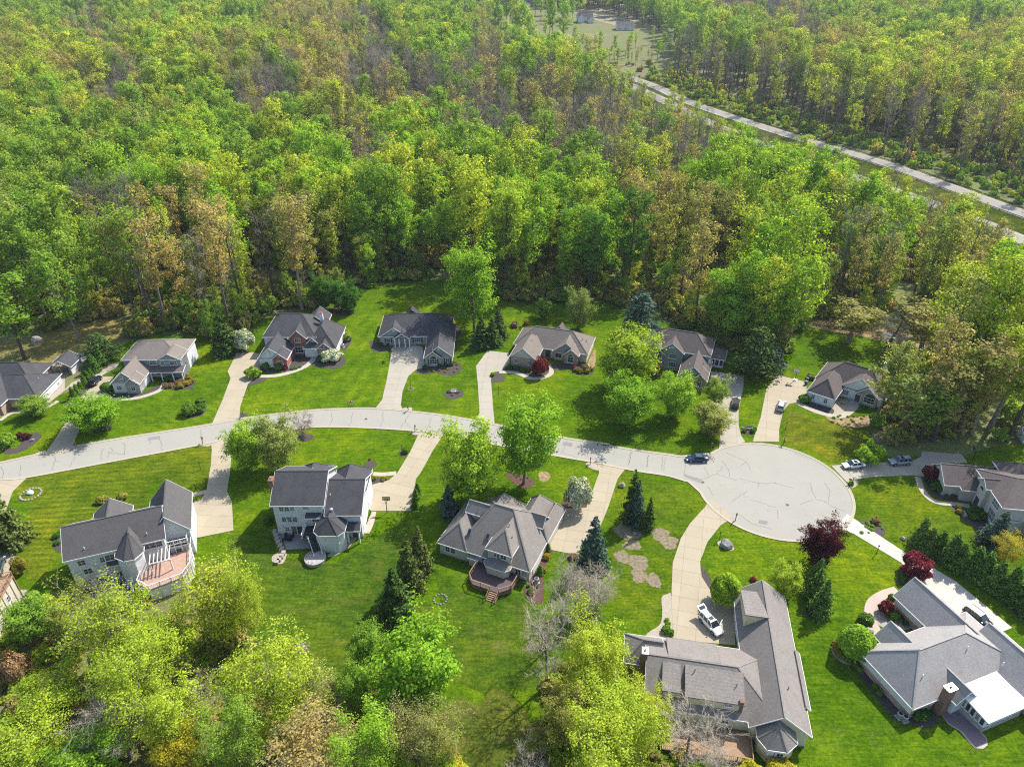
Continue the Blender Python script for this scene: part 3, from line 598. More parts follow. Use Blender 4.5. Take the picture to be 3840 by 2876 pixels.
M_deckb = plain('brown_deck_boards', (0.085, 0.06, 0.062), 0.8, 0.15); M_deckr = plain('red_deck_boards', (0.33, 0.215, 0.165), 0.8, 0.15); M_deckd = plain('dark_deck_boards', (0.035, 0.035, 0.038), 0.7, 0.2); M_wood = plain('weathered_wood', (0.27, 0.17, 0.10), 0.85, 0.25, 4)

class House:
    def __init__(s, name, o, ang, label, wall, roof, cat='house'):
        s.r = empty(name, (o[0], o[1], 0), math.radians(ang), label, cat); s.wall = wall; s.roof = roof; s.oh = 0.38; s.k = 0
    def slab_roof(s, top, faces, bnd, mat=None, trim=None, th=0.16):
        """top: verts; faces: top faces; bnd: boundary edges (outer rim) as index pairs"""
        n = len(top); mb = MB(); vs = [Vector(p) for p in top]
        mb.v = [tuple(p) for p in vs]+[(p.x, p.y, p.z-th) for p in vs]
        mb.f = [tuple(f) for f in faces]+[tuple(i+n for i in reversed(f)) for f in faces]+[(a, b, b+n, a+n)[::-1] for a, b in bnd]
        ro = mb.build('roof', mat or s.roof, s.r)
        c = sum(vs, Vector())/n; fb = MB()
        for a, b in bnd:
            p, q = vs[a], vs[b]; d = (q-p); h = Vector((d.y, -d.x, 0))
            if h.length < 1e-4: continue
            h.normalize(); m = (p+q)/2-c
            if h.dot(Vector((m.x, m.y, 0))) < 0: h = -h
            e = d.normalized()*0.03
            ps = [p+h*0.012-e, q+h*0.012+e]; fb.add([(t.x+o.x, t.y+o.y, t.z+z) for t in ps for o, z in ((Vector(), 0.015), (h*0.05, 0.015), (h*0.05, -th-0.05), (Vector(), -th-0.05))],
                   [(0,1,5,4),(1,2,6,5),(2,3,7,6),(3,0,4,7),(3,2,1,0),(4,5,6,7)])
        fb.build('fascia', trim or M_trim, ro)
        cap = MB()                                # ridge and hip caps
        cnt = {}
        for f in faces:
            for i in range(len(f)):
                e = tuple(sorted((f[i], f[(i+1) % len(f)]))); cnt[e] = cnt.get(e, 0)+1
        for (a, b), k in cnt.items():
            if k == 2:
                p, q = vs[a], vs[b]; cap.bar(p+Vector((0,0,0.012)), q+Vector((0,0,0.012)), 0.24, 0.035)
        if cap.v: cap.build('ridge_cap', mat or s.roof, ro)
        return ro
    def wing(s, x0, x1, y0, y1, ez, rz, axis='x', e=('gable', 'gable'), wall=None, roof=None, run=(None, None), z0=0.0, trim=None, gwall=None, rc=None, nowall=False):
        s.k += 1; j = 0.004*(s.k % 7); ez += j; rz += j
        if axis == 'x': X0, X1, Y0, Y1 = x0, x1, y0, y1; f = lambda a, b, z: (a, b, z)
        else: X0, X1, Y0, Y1 = y0, y1, x0, x1; f = lambda a, b, z: (b, a, z)
        yc = (Y0+Y1)/2 if rc is None else rc; hw = (Y1-Y0)/2; L = X1-X0
        r0 = (run[0] if run[0] is not None else hw) if e[0] == 'hip' else 0.0
        r1 = (run[1] if run[1] is not None else hw) if e[1] == 'hip' else 0.0
        if r0+r1 > L-0.1: k = (L-0.1)/(r0+r1); r0 *= k; r1 *= k
        top = [f(X0,Y0,ez), f(X1,Y0,ez), f(X1,Y1,ez), f(X0,Y1,ez), f(X0+r0,yc,rz), f(X1-r1,yc,rz)]
        fs = [(0,1,5,4), (2,3,4,5)]; bnd = [(0,1), (2,3)]
        if e[0] == 'hip': fs.append((3,0,4)); bnd.append((3,0))
        else: bnd += [(3,4), (4,0)]
        if e[1] == 'hip': fs.append((1,2,5)); bnd.append((1,2))
        else: bnd += [(1,5), (5,2)]
        if axis == 'y': fs = [q[::-1] for q in fs]
        s.slab_roof(top, fs, bnd, roof, trim)
        if nowall: return
        o = s.oh; w = wall or s.wall; mb = MB()
        a0, a1, b0, b1 = X0+o, X1-o, Y0+o, Y1-o
        lo = f(a0, b0, 0); hi = f(a1, b1, 0)
        zt = ez-0.10+(rz-ez)/max(hw, .1)*o*0.6
        mb.box(min(lo[0],hi[0]), max(lo[0],hi[0]), min(lo[1],hi[1]), max(lo[1],hi[1]), z0, zt)
        wo = mb.build('wall', w, s.r)
        for k, en in enumerate(e):
            if en == 'hip': continue
            X = a0 if k == 0 else a1-0.14; pk = rz-0.17
            sl = (rz-ez)/max(hw, .1); gb = MB()
            tri = [(b0, zt-0.02), (b1, zt-0.02), (b1, min(pk, ez-0.17+sl*o)), (yc, pk-0.02), (b0, min(pk, ez-0.17+sl*o))]
            vs = [f(X, b, z) for b, z in tri]+[f(X+0.14, b, z) for b, z in tri]
            gb.add(vs, [(0,1,2,3,4), (9,8,7,6,5)]+[(i, i+5, (i+1) % 5+5, (i+1) % 5) for i in range(5)])
            gb.build('gable_wall', gwall or w, s.r)
        fo = MB(); d = 0.03
        fo.box(min(lo[0],hi[0])-d, max(lo[0],hi[0])+d, min(lo[1],hi[1])-d, max(lo[1],hi[1])+d, z0-0.02, z0+0.28); fo.build('foundation', M_found, s.r)
    def shed(s, x0, x1, y0, y1, zlo, zhi, low, zb, wall=None, roof=None, walls=True, trim=None):
        z = {'S': (zlo, zlo, zhi, zhi), 'N': (zhi, zhi, zlo, zlo), 'W': (zlo, zhi, zhi, zlo), 'E': (zhi, zlo, zlo, zhi)}[low]
        s.slab_roof([(x0,y0,z[0]), (x1,y0,z[1]), (x1,y1,z[2]), (x0,y1,z[3])], [(0,1,2,3)], [(0,1), (1,2), (2,3), (3,0)], roof, trim)
        if walls:
            o = 0.15; mb = MB(); c = [(x0+o,y0+o), (x1-o,y0+o), (x1-o,y1-o), (x0+o,y1-o)]
            mb.add([(a, b, zb) for a, b in c]+[(a, b, zz-0.15) for (a, b), zz in zip(c, z)], [(0,1,5,4),(1,2,6,5),(2,3,7,6),(3,0,4,7),(4,5,6,7),(3,2,1,0)]); mb.build('wall', wall or s.wall, s.r)
    def fan(s, pts, ez, apex, back=None, wall=None, roof=None, z0=0.0, ins=0.3):
        """polygonal bay: eave polygon (open at the house side) with a faceted roof"""
        n = len(pts); top = [(x, y, ez) for x, y in pts]+[apex]+([back] if back else [])
        fs = [(i, i+1, n) for i in range(n-1)]; bnd = [(i, i+1) for i in range(n-1)]
        if back: fs += [(0, n, n+1), (n-1, n+1, n)][0:2]
        fs = [f if (Vector(top[f[1]])-Vector(top[f[0]])).cross(Vector(top[f[2]])-Vector(top[f[0]])).z > 0 else f[::-1] for f in fs]
        s.slab_roof(top, fs, bnd, roof)
        c = Vector((sum(p[0] for p in pts)/n, sum(p[1] for p in pts)/n)); q = [Vector(p)+(c-Vector(p)).normalized()*ins for p in pts]
        q = [(p.x, p.y) for p in q]; q = q if area(q) > 0 else q[::-1]
        MB().prism(q, z0, ez-0.12).build('wall', wall or s.wall, s.r)
        return q
    def _fr(s, side, coord):
        e = {'S': ((1,0,0), (0,-1,0)), 'N': ((-1,0,0), (0,1,0)), 'W': ((0,-1,0), (-1,0,0)), 'E': ((0,1,0), (1,0,0))}[side]
        ax, nm = Vector(e[0]), Vector(e[1]); base = nm*abs(1)*(-coord if side in 'SW' else coord)
        return ax, nm, base
    def panel(s, mb, side, coord, u, z, w, h, d0, d1):
        ax = Vector((1,0,0)) if side in 'SN' else Vector((0,1,0)); nm = {'S': Vector((0,-1,0)), 'N': Vector((0,1,0)), 'W': Vector((-1,0,0)), 'E': Vector((1,0,0))}[side]
        b = (Vector((0,coord,0)) if side in 'SN' else Vector((coord,0,0)))
        p = b+ax*(u-w/2)+nm*d0; q = b+ax*(u+w/2)+nm*d1
        mb.box(min(p.x,q.x), max(p.x,q.x), min(p.y,q.y), max(p.y,q.y), z-h/2, z+h/2)
    def win(s, side, coord, u, z, w=1.1, h=1.35, nx=2, ny=2, shut=False, trim=None):
        fr = MB(); t = 0.09
        for du, dz, ww, hh in ((-w/2+t/2,0,t,h), (w/2-t/2,0,t,h), (0,h/2-t/2,w,t), (0,-h/2+t/2,w,t)): s.panel(fr, side, coord, u+du, z+dz, ww, hh, -0.02, 0.06)
        s.panel(fr, side, coord, u, z-h/2-0.04, w+0.16, 0.08, -0.02, 0.10)
        for i in range(1, nx): s.panel(fr, side, coord, u-w/2+w*i/nx, z, 0.05, h-0.1, -0.02, 0.045)
        for i in range(1, ny): s.panel(fr, side, coord, u, z-h/2+h*i/ny, w-0.1, 0.05, -0.02, 0.042)
        fo = fr.build('window', trim or M_trim, s.r)
        pm = MB(); s.panel(pm, side, coord, u, z, w-0.12, h-0.12, -0.02, 0.025); pm.build('pane', M_glass, fo)
        if shut:
            for k in (-1, 1):
                sm = MB(); s.panel(sm, side, coord, u+k*(w/2+0.2), z, 0.34, h+0.05, -0.02, 0.05); sm.build('shutter', M_shut, s.r)
    def arch(s, side, coord, u, z, w=1.2):
        mb = MB(); nm = {'S': Vector((0,-1,0)), 'N': Vector((0,1,0)), 'W': Vector((-1,0,0)), 'E': Vector((1,0,0))}[side]; ax = Vector((1,0,0)) if side in 'SN' else Vector((0,1,0))
        b = (Vector((0,coord,0)) if side in 'SN' else Vector((coord,0,0)))
        def half(r, d0, d1):
            pts = [(math.cos(math.pi*i/8)*r, math.sin(math.pi*i/8)*r) for i in range(9)]; m = MB(); vs = []
            for d in (d0, d1): vs += [b+ax*(u+p)+Vector((0,0,z+q))+nm*d for p, q in pts]
            m.add(vs, [tuple(range(9)), tuple(range(17,8,-1))]+[(i, i+9, (i+1) % 9+9, (i+1) % 9) for i in range(9)]); return m
        fo = half(w/2, -0.02, 0.05).build('window', M_trim, s.r); half(w/2-0.1, -0.02, 0.06).build('pane', M_glass, fo)
    def door(s, side, coord, u, w=1.0, h=2.1, m=None, z0=0.15):
        mb = MB(); s.panel(mb, side, coord, u, z0+h/2, w+0.24, h+0.14, -0.02, 0.05); fr = mb.build('door_frame', M_trim, s.r)
        mb = MB(); s.panel(mb, side, coord, u, z0+h/2, w, h, -0.02, 0.07)
        for k in range(3): s.panel(mb, side, coord, u, z0+0.4+k*0.62, w*0.7, 0.45, 0, 0.085)
        d = mb.build('door', m or M_doorm, s.r); hb = MB(); s.panel(hb, side, coord, u+w*0.38, z0+1.0, 0.06, 0.18, 0.06, 0.13); hb.build('handle', M_metal, d)
    def slider(s, side, coord, u, z0=0.15, w=2.0, h=2.1):
        mb = MB(); s.panel(mb, side, coord, u, z0+h/2, w+0.2, h+0.12, -0.02, 0.05); s.panel(mb, side, coord, u, z0+h/2, 0.1, h, 0, 0.075); fr = mb.build('sliding_door', M_trim, s.r)
        for k in (-1, 1):
            g_ = MB(); s.panel(g_, side, coord, u+k*w/4, z0+h/2, w/2-0.14, h-0.12, 0, 0.062); g_.build('pane', M_glass, fr)
    def gdoor(s, side, coord, u, w=4.8, h=2.2):
        mb = MB(); s.panel(mb, side, coord, u, h/2+0.06, w+0.25, h+0.16, -0.02, 0.04); fr = mb.build('garage_door', M_trim, s.r)
        for k in range(4):
            pb = MB(); s.panel(pb, side, coord, u, 0.06+h*(k+0.5)/4, w-0.06, h/4-0.03, 0, 0.065); pb.build('door_panel', M_garage, fr)
    def chimney(s, x, y, z1, w=1.0, d=0.7, m=None, cap=None, z0=0.0):
        c = MB().box(x-w/2, x+w/2, y-d/2, y+d/2, z0, z1).build('chimney', m or M_brick, s.r)
        MB().box(x-w/2-.08, x+w/2+.08, y-d/2-.08, y+d/2+.08, z1-0.02, z1+0.16).build('chimney_cap', cap or M_trim, c)
        if w > 0.6: MB().tube((x, y, z1+0.1), (x, y, z1+0.42), 0.14, n=10).build('flue', M_vent, c)
    def vent(s, x, y, z, m=None): MB().tube((x, y, z-0.3), (x, y, z+0.42), 0.07, n=8).build('vent_pipe', m or M_vent, s.r)
    def skylight(s, x, y, z, dy, dz, w=0.7):
        p = Vector((x, y, z)); q = Vector((x, y+dy, z+dz)); mb = MB().bar(p, q, w+0.16, 0.14); o = mb.build('skylight', M_vent, s.r)
        MB().bar(p+(q-p)*0.08, q-(q-p)*0.08, w, 0.19).build('pane', M_glass, o)
    def louver(s, side, coord, u, z, r=0.35):
        mb = MB(); s.panel(mb, side, coord, u, z, r*1.6, r*1.6, -0.02, 0.05); mb.build('gable_vent', M_trim, s.r)
    def post(s, x, y, z0, z1, r=0.12, m=None): MB().box(x-r, x+r, y-r, y+r, z0, z1).build('porch_post', m or M_trim, s.r)
    def deck(s, poly, z, m, rail, skip=(), th=0.2, gap=1.6, skirt=None, h=0.95):
        p = poly if area(poly) > 0 else poly[::-1]
        d = MB().prism(p, z-th, z).build('deck', m, s.r)
        bm = MB(); n = len(p)
        for i in range(n):
            if i in skip: continue
            a, b = Vector((*p[i], z)), Vector((*p[(i+1) % n], z)); c = Vector((*[sum(q[k] for q in p)/n for k in (0, 1)], z))
            a = a+(c-a).normalized()*0.1; b = b+(c-b).normalized()*0.1
            rl = MB(); rl.bar(a+Vector((0,0,h)), b+Vector((0,0,h)), 0.12, 0.07); rl.bar(a+Vector((0,0,0.12)), b+Vector((0,0,0.12)), 0.06, 0.06)
            L = (b-a).length; k = max(2, int(L/0.28))
            for j in range(1, k): q = a.lerp(b, j/k); rl.bar(q+Vector((0,0,0.1)), q+Vector((0,0,h)), 0.04, 0.04)
            rl.build('railing', rail, d)
            k = max(1, round(L/gap))
            for j in range(k):
                q = a.lerp(b, j/k); MB().box(q.x-.07, q.x+.07, q.y-.07, q.y+.07, z, z+h+0.1).build('railing_post', rail, d)
                if z > 0.5: MB().box(q.x-.08, q.x+.08, q.y-.08, q.y+.08, 0, z-th).build('deck_post', skirt or rail, d)
        if skirt:
            sk = MB(); q = [(Vector(t)+(Vector((c.x, c.y))-Vector(t)).normalized()*0.15) for t in p]; sk.prism([(t.x, t.y) for t in q], 0, z-th-0.02); sk.build('skirting', skirt, d)
        return d
    def stairs(s, x, y, dx, dy, z, n, w, m, rail=None):
        d = Vector((dx, dy, 0)).normalized(); a = Vector((-d.y, d.x, 0)); st = MB(); o = None
        for i in range(n):
            q = Vector((x, y, 0))+d*(0.3*i+0.15); zz = z*(1-(i+1)/(n+1))
            b = MB().bar(q-a*w/2+Vector((0,0,zz-0.04)), q+a*w/2+Vector((0,0,zz-0.04)), 0.32, 0.07)
            b.build('stair_tread', m, s.r)
        for k in (-1, 1):
            e0 = Vector((x, y, z-0.12))+a*k*w/2; e1 = Vector((x, y, 0.02))+d*(0.3*n+0.2)+a*k*w/2; MB().bar(e0, e1, 0.06, 0.24).build('stringer', m, s.r)
            if rail:
                rb = MB(); rb.bar(e0+Vector((0,0,1.0)), e1+Vector((0,0,1.0)), 0.09, 0.07)
                rb.build('stair_rail', rail, s.r)
                for t in (0.05, 0.95):
                    q = e0.lerp(e1, t); MB().box(q.x-.07, q.x+.07, q.y-.07, q.y+.07, q.z, q.z+1.15).build('stair_post', rail, s.r)

def houses():
    # J: white house, lower left
    h = House('house', (-75.27, 85.73), 20.3, 'large white house with charcoal roof, turret bay and red deck', M_white, R_char)
    h.wing(0, 15.9, 0, 9.9, 7.4, 10.9)
    h.wing(3.3, 9.8, 6, 12.0, 7.0, 9.75, 'y'); h.wing(12.4, 19.75, 2.6, 13.6, 6.0, 10.2, 'y')
    h.wing(15.3, 19.2, 1.2, 4.5, 4.2, 4.32, 'x', ('hip', 'hip'))
    h.deck([(15.4, 1.25), (18.9, 1.25), (18.9, 2.9), (15.4, 2.9)], 4.5, R_char, M_trim, skip=(2,), th=0.1, gap=1.2)
    q = h.fan([(7.9, 0.6), (7.9, -1.45), (9.5, -2.95), (11.05, -3.05), (12.4, -1.5), (12.4, 0.6)], 7.0, (10.6, 0.5, 10.0), (10.6, 2.2, 10.0))
    for x, z, w in ((2.4, 6.0, 1.3), (2.8, 3.9, 1.4), (5.5, 5.7, 0.8), (6.7, 5.8, 1.6), (13.6, 6.3, 3.2)): h.win('S', 0.38, x, z, w, 1.3, 3 if w > 3 else 2)
    h.win('S', 0.38, 2.1, 1.5, 1.4); h.slider('S', 0.38, 4.6, 0.2, 2.4); h.win('S', 0.38, 6.7, 1.7, 0.9, 1.1); h.win('S', 0.38, 7.35, 1.7, 0.0+0.5, 1.1, 1)
    h.win('S', -2.63, 10.2, 6.2, 1.2, 0.9); h.win('S', -2.63, 10.2, 3.9, 1.3, 1.4); h.win('S', 1.58, 16.9, 2.7, 1.2, 1.2)
    h.shed(5.9, 8.3, -0.45, 0.5, 4.5, 5.0, 'S', 4.4, roof=R_char, walls=False); h.louver('S', 0.38, 7.0, 4.0, 0.3)
    for x, y, z in ((3.4, 1.1, 8.15), (13.1, 1.2, 8.2)): h.vent(x, y, z+.1, M_trim)
    h.deck([(11.3, -1.2), (10.6, -4.6), (11.4, -5.3), (12.5, -6.7), (17.9, -5.6), (19.2, -3.2), (19.2, 1.5), (12.3, 0.3)], 2.8, M_deckr, M_trim, skip=(6, 7), skirt=M_trim)
    h.stairs(9.9, -4.9, -1, -0.25, 2.4, 6, 1.3, M_deckr, M_trim)
    for i in range(6): MB().bar((13.0+i*0.62, -3.3, 5.35), (13.0+i*0.62, 0.3, 5.35), 0.1, 0.2).build('pergola_beam', M_trim, h.r)
    MB().bar((12.8, -3.0, 5.15), (16.4, -3.0, 5.15), 0.12, 0.2).build('pergola_beam', M_trim, h.r)
    for x in (13.0, 16.2): MB().box(x-.1, x+.1, -3.1, -2.9, 2.8, 5.1).build('pergola_post', M_trim, h.r)
    # K: white house with brick chimney
    h = House('house', (-44.69, 99.7), 0.4, 'white house with dark roof, brick chimney and octagonal sunroom', M_white, R_dark)
    h.wing(0, 10.0, 0, 11.9, 7.4, 10.9); h.wing(3.0, 9.0, 9, 12.9, 6.7, 9.3, 'y', ('gable', 'hip'), run=(None, 2.4))
    h.wing(10.0, 16.9, -0.9, 12.0, 5.8, 9.2); h.wing(9.7, 16.7, 6, 12.8, 5.9, 9.1, 'y', ('gable', 'hip'), run=(None, 2.4))
    h.fan([(8.4, 0.5), (8.4, -3.5), (9.5, -4.6), (13.1, -4.6), (14.1, -3.4), (14.1, 0.5)], 4.3, (11.2, -2.2, 6.6), (11.2, 2.5, 6.6))
    MB().prism([(8.9, -3.2), (9.8, -4.1), (12.8, -4.1), (13.6, -3.2), (13.6, 0), (8.9, 0)], 0, 0.9).build('foundation', M_found, h.r)
    h.wing(13.6, 16.6, -2.4, 0.5, 3.3, 4.1, 'x', nowall=True); h.post(16.2, -2.0, 0, 3.2); h.post(14.2, -2.0, 0, 3.2); h.door('S', -0.5, 15.2)
    for u in (1.9, 2.9, 3.9): h.win('S', 0.38, u, 6.4, 0.95, 1.2); h.win('S', 0.38, u+0.1, 3.8, 0.95, 1.4, 2, 3)
    h.win('S', 0.38, 6.4, 6.6, 1.0, 0.7); h.win('S', 0.38, 2.2, 1.4, 0.9, 1.2); h.slider('S', 0.38, 4.0, 0.1, 2.2); h.win('S', 0.38, 5.9, 1.5, 0.8, 1.2); h.win('S', 0.38, 7.6, 3.5, 0.9, 1.3, 2, 3)
    h.win('S', -4.32, 10.6, 3.0, 1.0, 1.3); h.win('S', -4.32, 11.8, 3.0, 1.0, 1.3); h.win('S', -4.32, 12.75, 3.0, 0.6, 1.3, 1)
    h.shed(6.3, 9.2, -0.7, 0.6, 5.0, 5.6, 'S', 5, walls=False)
    h.win('E', 16.52, 5.4, 6.6, 0.9, 1.5, 1); h.arch('E', 16.52, 5.4, 7.4, 0.9); h.gdoor('E', 16.52, 3.0, 4.6); h.gdoor('E', 16.52, 8.2, 2.8)
    h.chimney(-0.25, 3.9, 10.6, 0.8, 1.3, M_chim, M_chim); h.vent(10.7, 2.6, 7.7, M_trim); h.vent(11.5, -0.3, 6.7, M_trim); MB().lathe([(0.0,0),(0.22,0),(0.22,.5),(0.35,.5),(0.3,.75),(0,.8)], 12, (11.4, -0.4, 6.3)).build('roof_ventilator', M_metal, h.r)
    h.deck([(5.9, 0.3), (5.9, -3.3), (8.6, -3.3), (8.6, 0.3)], 2.3, M_deckd, M_trim, skip=(1, 2), gap=2.6); h.stairs(8.0, -3.4, 0.55, -1, 2.3, 9, 1.5, M_deckd, M_trim)
    # L: beige house in the middle
    h = House('house', (-13.68, 95.17), -23.6, 'beige house with many hipped gables, skylights and brown deck', M_cream, R_taupe)
    h.wing(3.7, 18.4, 0, 15.0, 2.8, 8.9, 'x', ('hip', 'hip'), run=(4.6, 6.4)); h.wing(0, 6.2, -0.1, 12.0, 2.8, 5.9, 'y', ('hip', 'hip'), run=(3.4, 3))
    h.wing(9.8, 15.0, -0.2, 9.0, 5.2, 7.9, 'y', ('hip', 'gable'), run=(3.2, 0)); h.wing(4.4, 11.4, 7.5, 15.6, 2.9, 7.4, 'y', ('gable', 'hip'), run=(0, 3.2))
    h.wing(11.2, 17.0, 9.0, 18.3, 2.9, 6.9, 'y', ('gable', 'hip'), run=(0, 3.0)); h.wing(12.5, 17.2, 8.7, 12.0, 5.0, 6.7, 'x')
    h.wing(2.8, 8.6, 6.2, 9.8, 6.0, 7.6, 'x'); h.wing(15.5, 18.5, 8, 17.9, 2.8, 5.0, 'y', ('hip', 'hip'))
    h.fan([(9.9, 0.4), (9.9, -0.9), (10.6, -1.7), (14.2, -1.7), (14.9, -0.9), (14.9, 0.4)], 2.75, (12.4, 0.3, 3.7), None)
    h.slider('S', -1.4, 12.3, 0.95, 1.9, 1.7); h.win('S', 0.28, 2.0, 1.6, 1.0, 1.3, 2, 2); h.win('S', 0.28, 3.1, 1.6, 1.0, 1.3, 2, 2)
    for u in (5.5, 9.3): h.win('S', 0.38, u, 1.5, 0.95, 1.4, 2, 3); h.arch('S', 0.38, u, 2.2, 0.95)
    for u in (11.9, 13.2): h.win('S', 0.18, u, 4.2, 1.2, 1.2, 2, 2)
    for u in (15.9, 17.1): h.win('S', 0.38, u, 1.55, 1.1, 1.3, 2, 2)
    MB().box(6.6, 8.3, -0.35, 0.5, 0, 2.0).build('box_bay', M_cream, h.r); h.shed(6.4, 8.5, -0.6, 0.5, 2.1, 2.6, 'S', 2.0, walls=False)
    h.skylight(5.4, 2.2, 4.75, 0.9, 0.73, 0.55); h.skylight(9.0, 2.3, 4.85, 0.9, 0.73, 0.55)
    for x, y, z in ((12.6, 4.1, 8.1), (13.7, 2.9, 6.6)): h.vent(x, y, z)
    h.deck([(8.2, 0.3), (8.2, -3.6), (9.4, -4.9), (12.9, -4.9), (14.6, -4.9), (16.3, -3.2), (16.3, 0.3)], 0.95, M_deckb, M_wood, skip=(3, 6), skirt=M_wood); h.stairs(13.75, -4.9, 0, -1, 0.95, 5, 1.7, M_wood, M_wood)
    h.gdoor('E', 18.04, 4.5, 4.8); h.gdoor('E', 18.04, 9.5, 2.8)
    # M: big house bottom centre-right
    h = House('house', (45.2, 82.0), -100.0, 'sprawling T-shaped house with weathered roof and octagonal end bay', M_butter, R_greige)
    h.wing(0, 24.8, -8.2, 0.2, 3.0, 6.4); h.wing(10.9, 20.6, -0.6, 0.75, 2.9, 3.55, 'x', wall=M_butter); h.wing(11.8, 24.0, -22.6, -3.5, 3.0, 6.55, 'y', ('gable', 'hip'))
    h.wing(11.75, 17.2, -25.7, -20, 2.9, 5.4, 'y', ('hip', 'gable'), run=(2.7, 0))
    h.shed(2.0, 7.9, -7.5, -4.0, 5.6, 6.5, 'W', 3.0, trim=R_greige); h.roof = R_taupe
    h.shed(18.6, 23.1, -17.0, -8.9, 5.3, 6.3, 'E', 3.0, roof=R_greige, trim=R_greige); h.shed(18.6, 22.6, -20.2, -17.7, 5.2, 6.25, 'E', 3.0, roof=R_greige, trim=R_greige)
    h.shed(12.3, 17.6, -19.4, -12, 4.0, 6.45, 'W', 3.0, roof=R_greige, trim=R_greige)
    h.fan([(24.0, -7.2), (26.2, -7.2), (27.7, -6.1), (27.65, -3.4), (26.1, -1.9), (24.0, -1.9)], 2.95, (25.4, -4.6, 5.3), (23, -4.6, 5.3), roof=R_taupe)
    for u in (-5.3, -4.2): h.win('E', 27.42, u, 1.6, 1.0, 1.4, 2, 2)
    h.win('E', 23.6, -11.2, 1.9, 1.2, 1.2); h.win('E', 23.0, -11, 4.6, 1.2, 0.6); h.chimney(18.1, -22.9, 7.3, 1.1, 0.8, M_chim, M_metal); h.chimney(22.8, -9.3, 5.6, 0.5, 0.5, M_chim, M_chim, 3)
    for x, y, z in ((19.4, -15.7, 6.4), (20.6, -9.9, 6.1), (19.4, -2.6, 5.5)): h.vent(x, y, z)
    h.deck([(24.0, -20), (28.5, -20), (28.5, -7.6), (24.0, -7.6)], 0.6, M_wood, M_wood, skip=(3, 0), gap=2.2); h.gdoor('W', 12.2, -12.5, 5.0); h.gdoor('S', -7.82, 5.0, 5.0)
    # N: light grey roof bottom right
    h = House('house', (56.9, 61.69), 110.1, 'brick bungalow with light grey roof, chimney and white sunroom', M_white, R_grey)
    h.oh = 0.45
    h.wing(0, 10.5, -22, 0, 2.95, 7.4, 'y', ('hip', 'hip'), run=(8, 5.0), wall=M_tanb); h.wing(5.2, 17.2, -20.5, -13.4, 2.95, 6.05, wall=M_tanb, gwall=M_white)
    h.wing(6.0, 11.9, -9.4, -4.3, 2.95, 5.4, wall=M_tanb, gwall=M_white); h.wing(-6.0, 6, -24.0, -16.5, 3.0, 6.1, wall=M_tanb, gwall=M_white); h.wing(-1.6, 4.2, -10.4, -6.3, 3.0, 5.1, gwall=M_white)
    for a in ((0.4, 10.1, -0.49, -0.44),): MB().box(a[0], a[1], a[2], a[3], 1.15, 2.9).build('siding_band', M_pale, h.r)
    MB().box(11.3, 16.8, -13.87, -13.83, 1.2, 2.9).build('siding_band', M_pale, h.r)
    h.win('W', 0.45, -4.6, 1.9, 0.9, 0.9); h.chimney(-0.3, -5.6, 5.5, 1.0, 1.5, M_chim, M_metal)
    h.slab_roof([(-5.2, -16.2, 2.95), (0.3, -16.2, 3.45), (0.3, -8.3, 3.45), (-5.2, -8.3, 2.95)], [(0,1,2,3)], [(0,1),(1,2),(2,3),(3,0)], M_trim)
    MB().box(-4.8, 0.2, -16.0, -8.6, 0, 0.9).build('wall', M_stone, h.r); MB().box(-4.7, 0.2, -15.9, -8.7, 0.9, 2.85).build('sunroom_frame', M_trim, h.r)
    for i in range(6): h.win('N', -8.7, -4.3+i*0.78, 1.9, 0.74, 1.7, 1, 1)
    for i in range(5): h.win('W', -4.7, -15.2+i*1.4, 1.9, 1.2, 1.5, 1, 1)
    for x, y, z in ((2.6, -3.6, 5.3), (3.6, -13, 6.2), (0.5, -17.2, 4.5)): h.vent(x, y, z, M_trim)
    h.gdoor('S', -20.05, 11.5, 5.0)
    # B: grey two-storey, far left row
    h = House('house', (-99.63, 157.53), 2.3, 'grey-fronted two-storey house with porch and white end wall', M_greys, R_tan)
    h.wing(-0.3, 14.9, 0, 11.2, 5.4, 8.1, 'x', ('hip', 'hip'), wall=M_white); MB().box(0.1, 14.5, 0.34, 0.5, 2.6, 5.3).build('front_siding', M_greys, h.r)
    h.wing(8.7, 14.9, -0.35, 5, 5.4, 7.2, 'y', ('gable', 'gable')); h.wing(-0.5, 6.9, -7.5, 3, 2.8, 6.1, 'y', gwall=M_stone, wall=M_white); h.wing(2.9, 6.9, -7.9, -4, 2.8, 4.6, 'y', wall=M_stone)
    h.shed(6.5, 15.4, -2.0, 0.4, 2.75, 3.5, 'S', 2.7, walls=False, roof=R_brown)
    for x in (7.2, 9.8, 12.6, 15.0): h.post(x, -1.8, 0, 2.7, 0.11)
    for x, z in ((7.5, 4.3),): h.win('S', 0.34, x, z, 1.9, 1.2, 3)
    h.win('S', 0.03, 10.0, 4.3, 1.1, 1.3); h.win('S', 0.03, 12.7, 4.3, 1.9, 1.3, 3); h.win('S', 0.38, 8.4, 1.4, 1.6, 1.3); h.door('S', 0.38, 10.6); h.win('S', 0.38, 13.2, 1.4, 1.7, 1.3)
    h.win('S', -7.12, 1.3, 1.5, 1.3, 1.3, 2, 2); h.win('S', -7.52, 4.9, 1.5, 1.1, 1.3); h.win('S', -7.12, 2.6, 4.6, 0.8, 0.9); h.vent(11.5, 7.8, 7.1)
    # C: red brick
    h = House('house', (-67.04, 162.55), 0.0, 'red brick house with steep dark grey gables', M_brick, R_dark)
    h.wing(0, 7.9, 0, 11.5, 2.9, 6.2, 'y', rc=3.4, gwall=M_white); h.wing(3.6, 7.95, -0.35, 4, 2.85, 4.7, 'y'); MB().box(0.35, 3.9, 0.33, 0.6, 0.2, 2.8).build('front_siding', M_white, h.r)
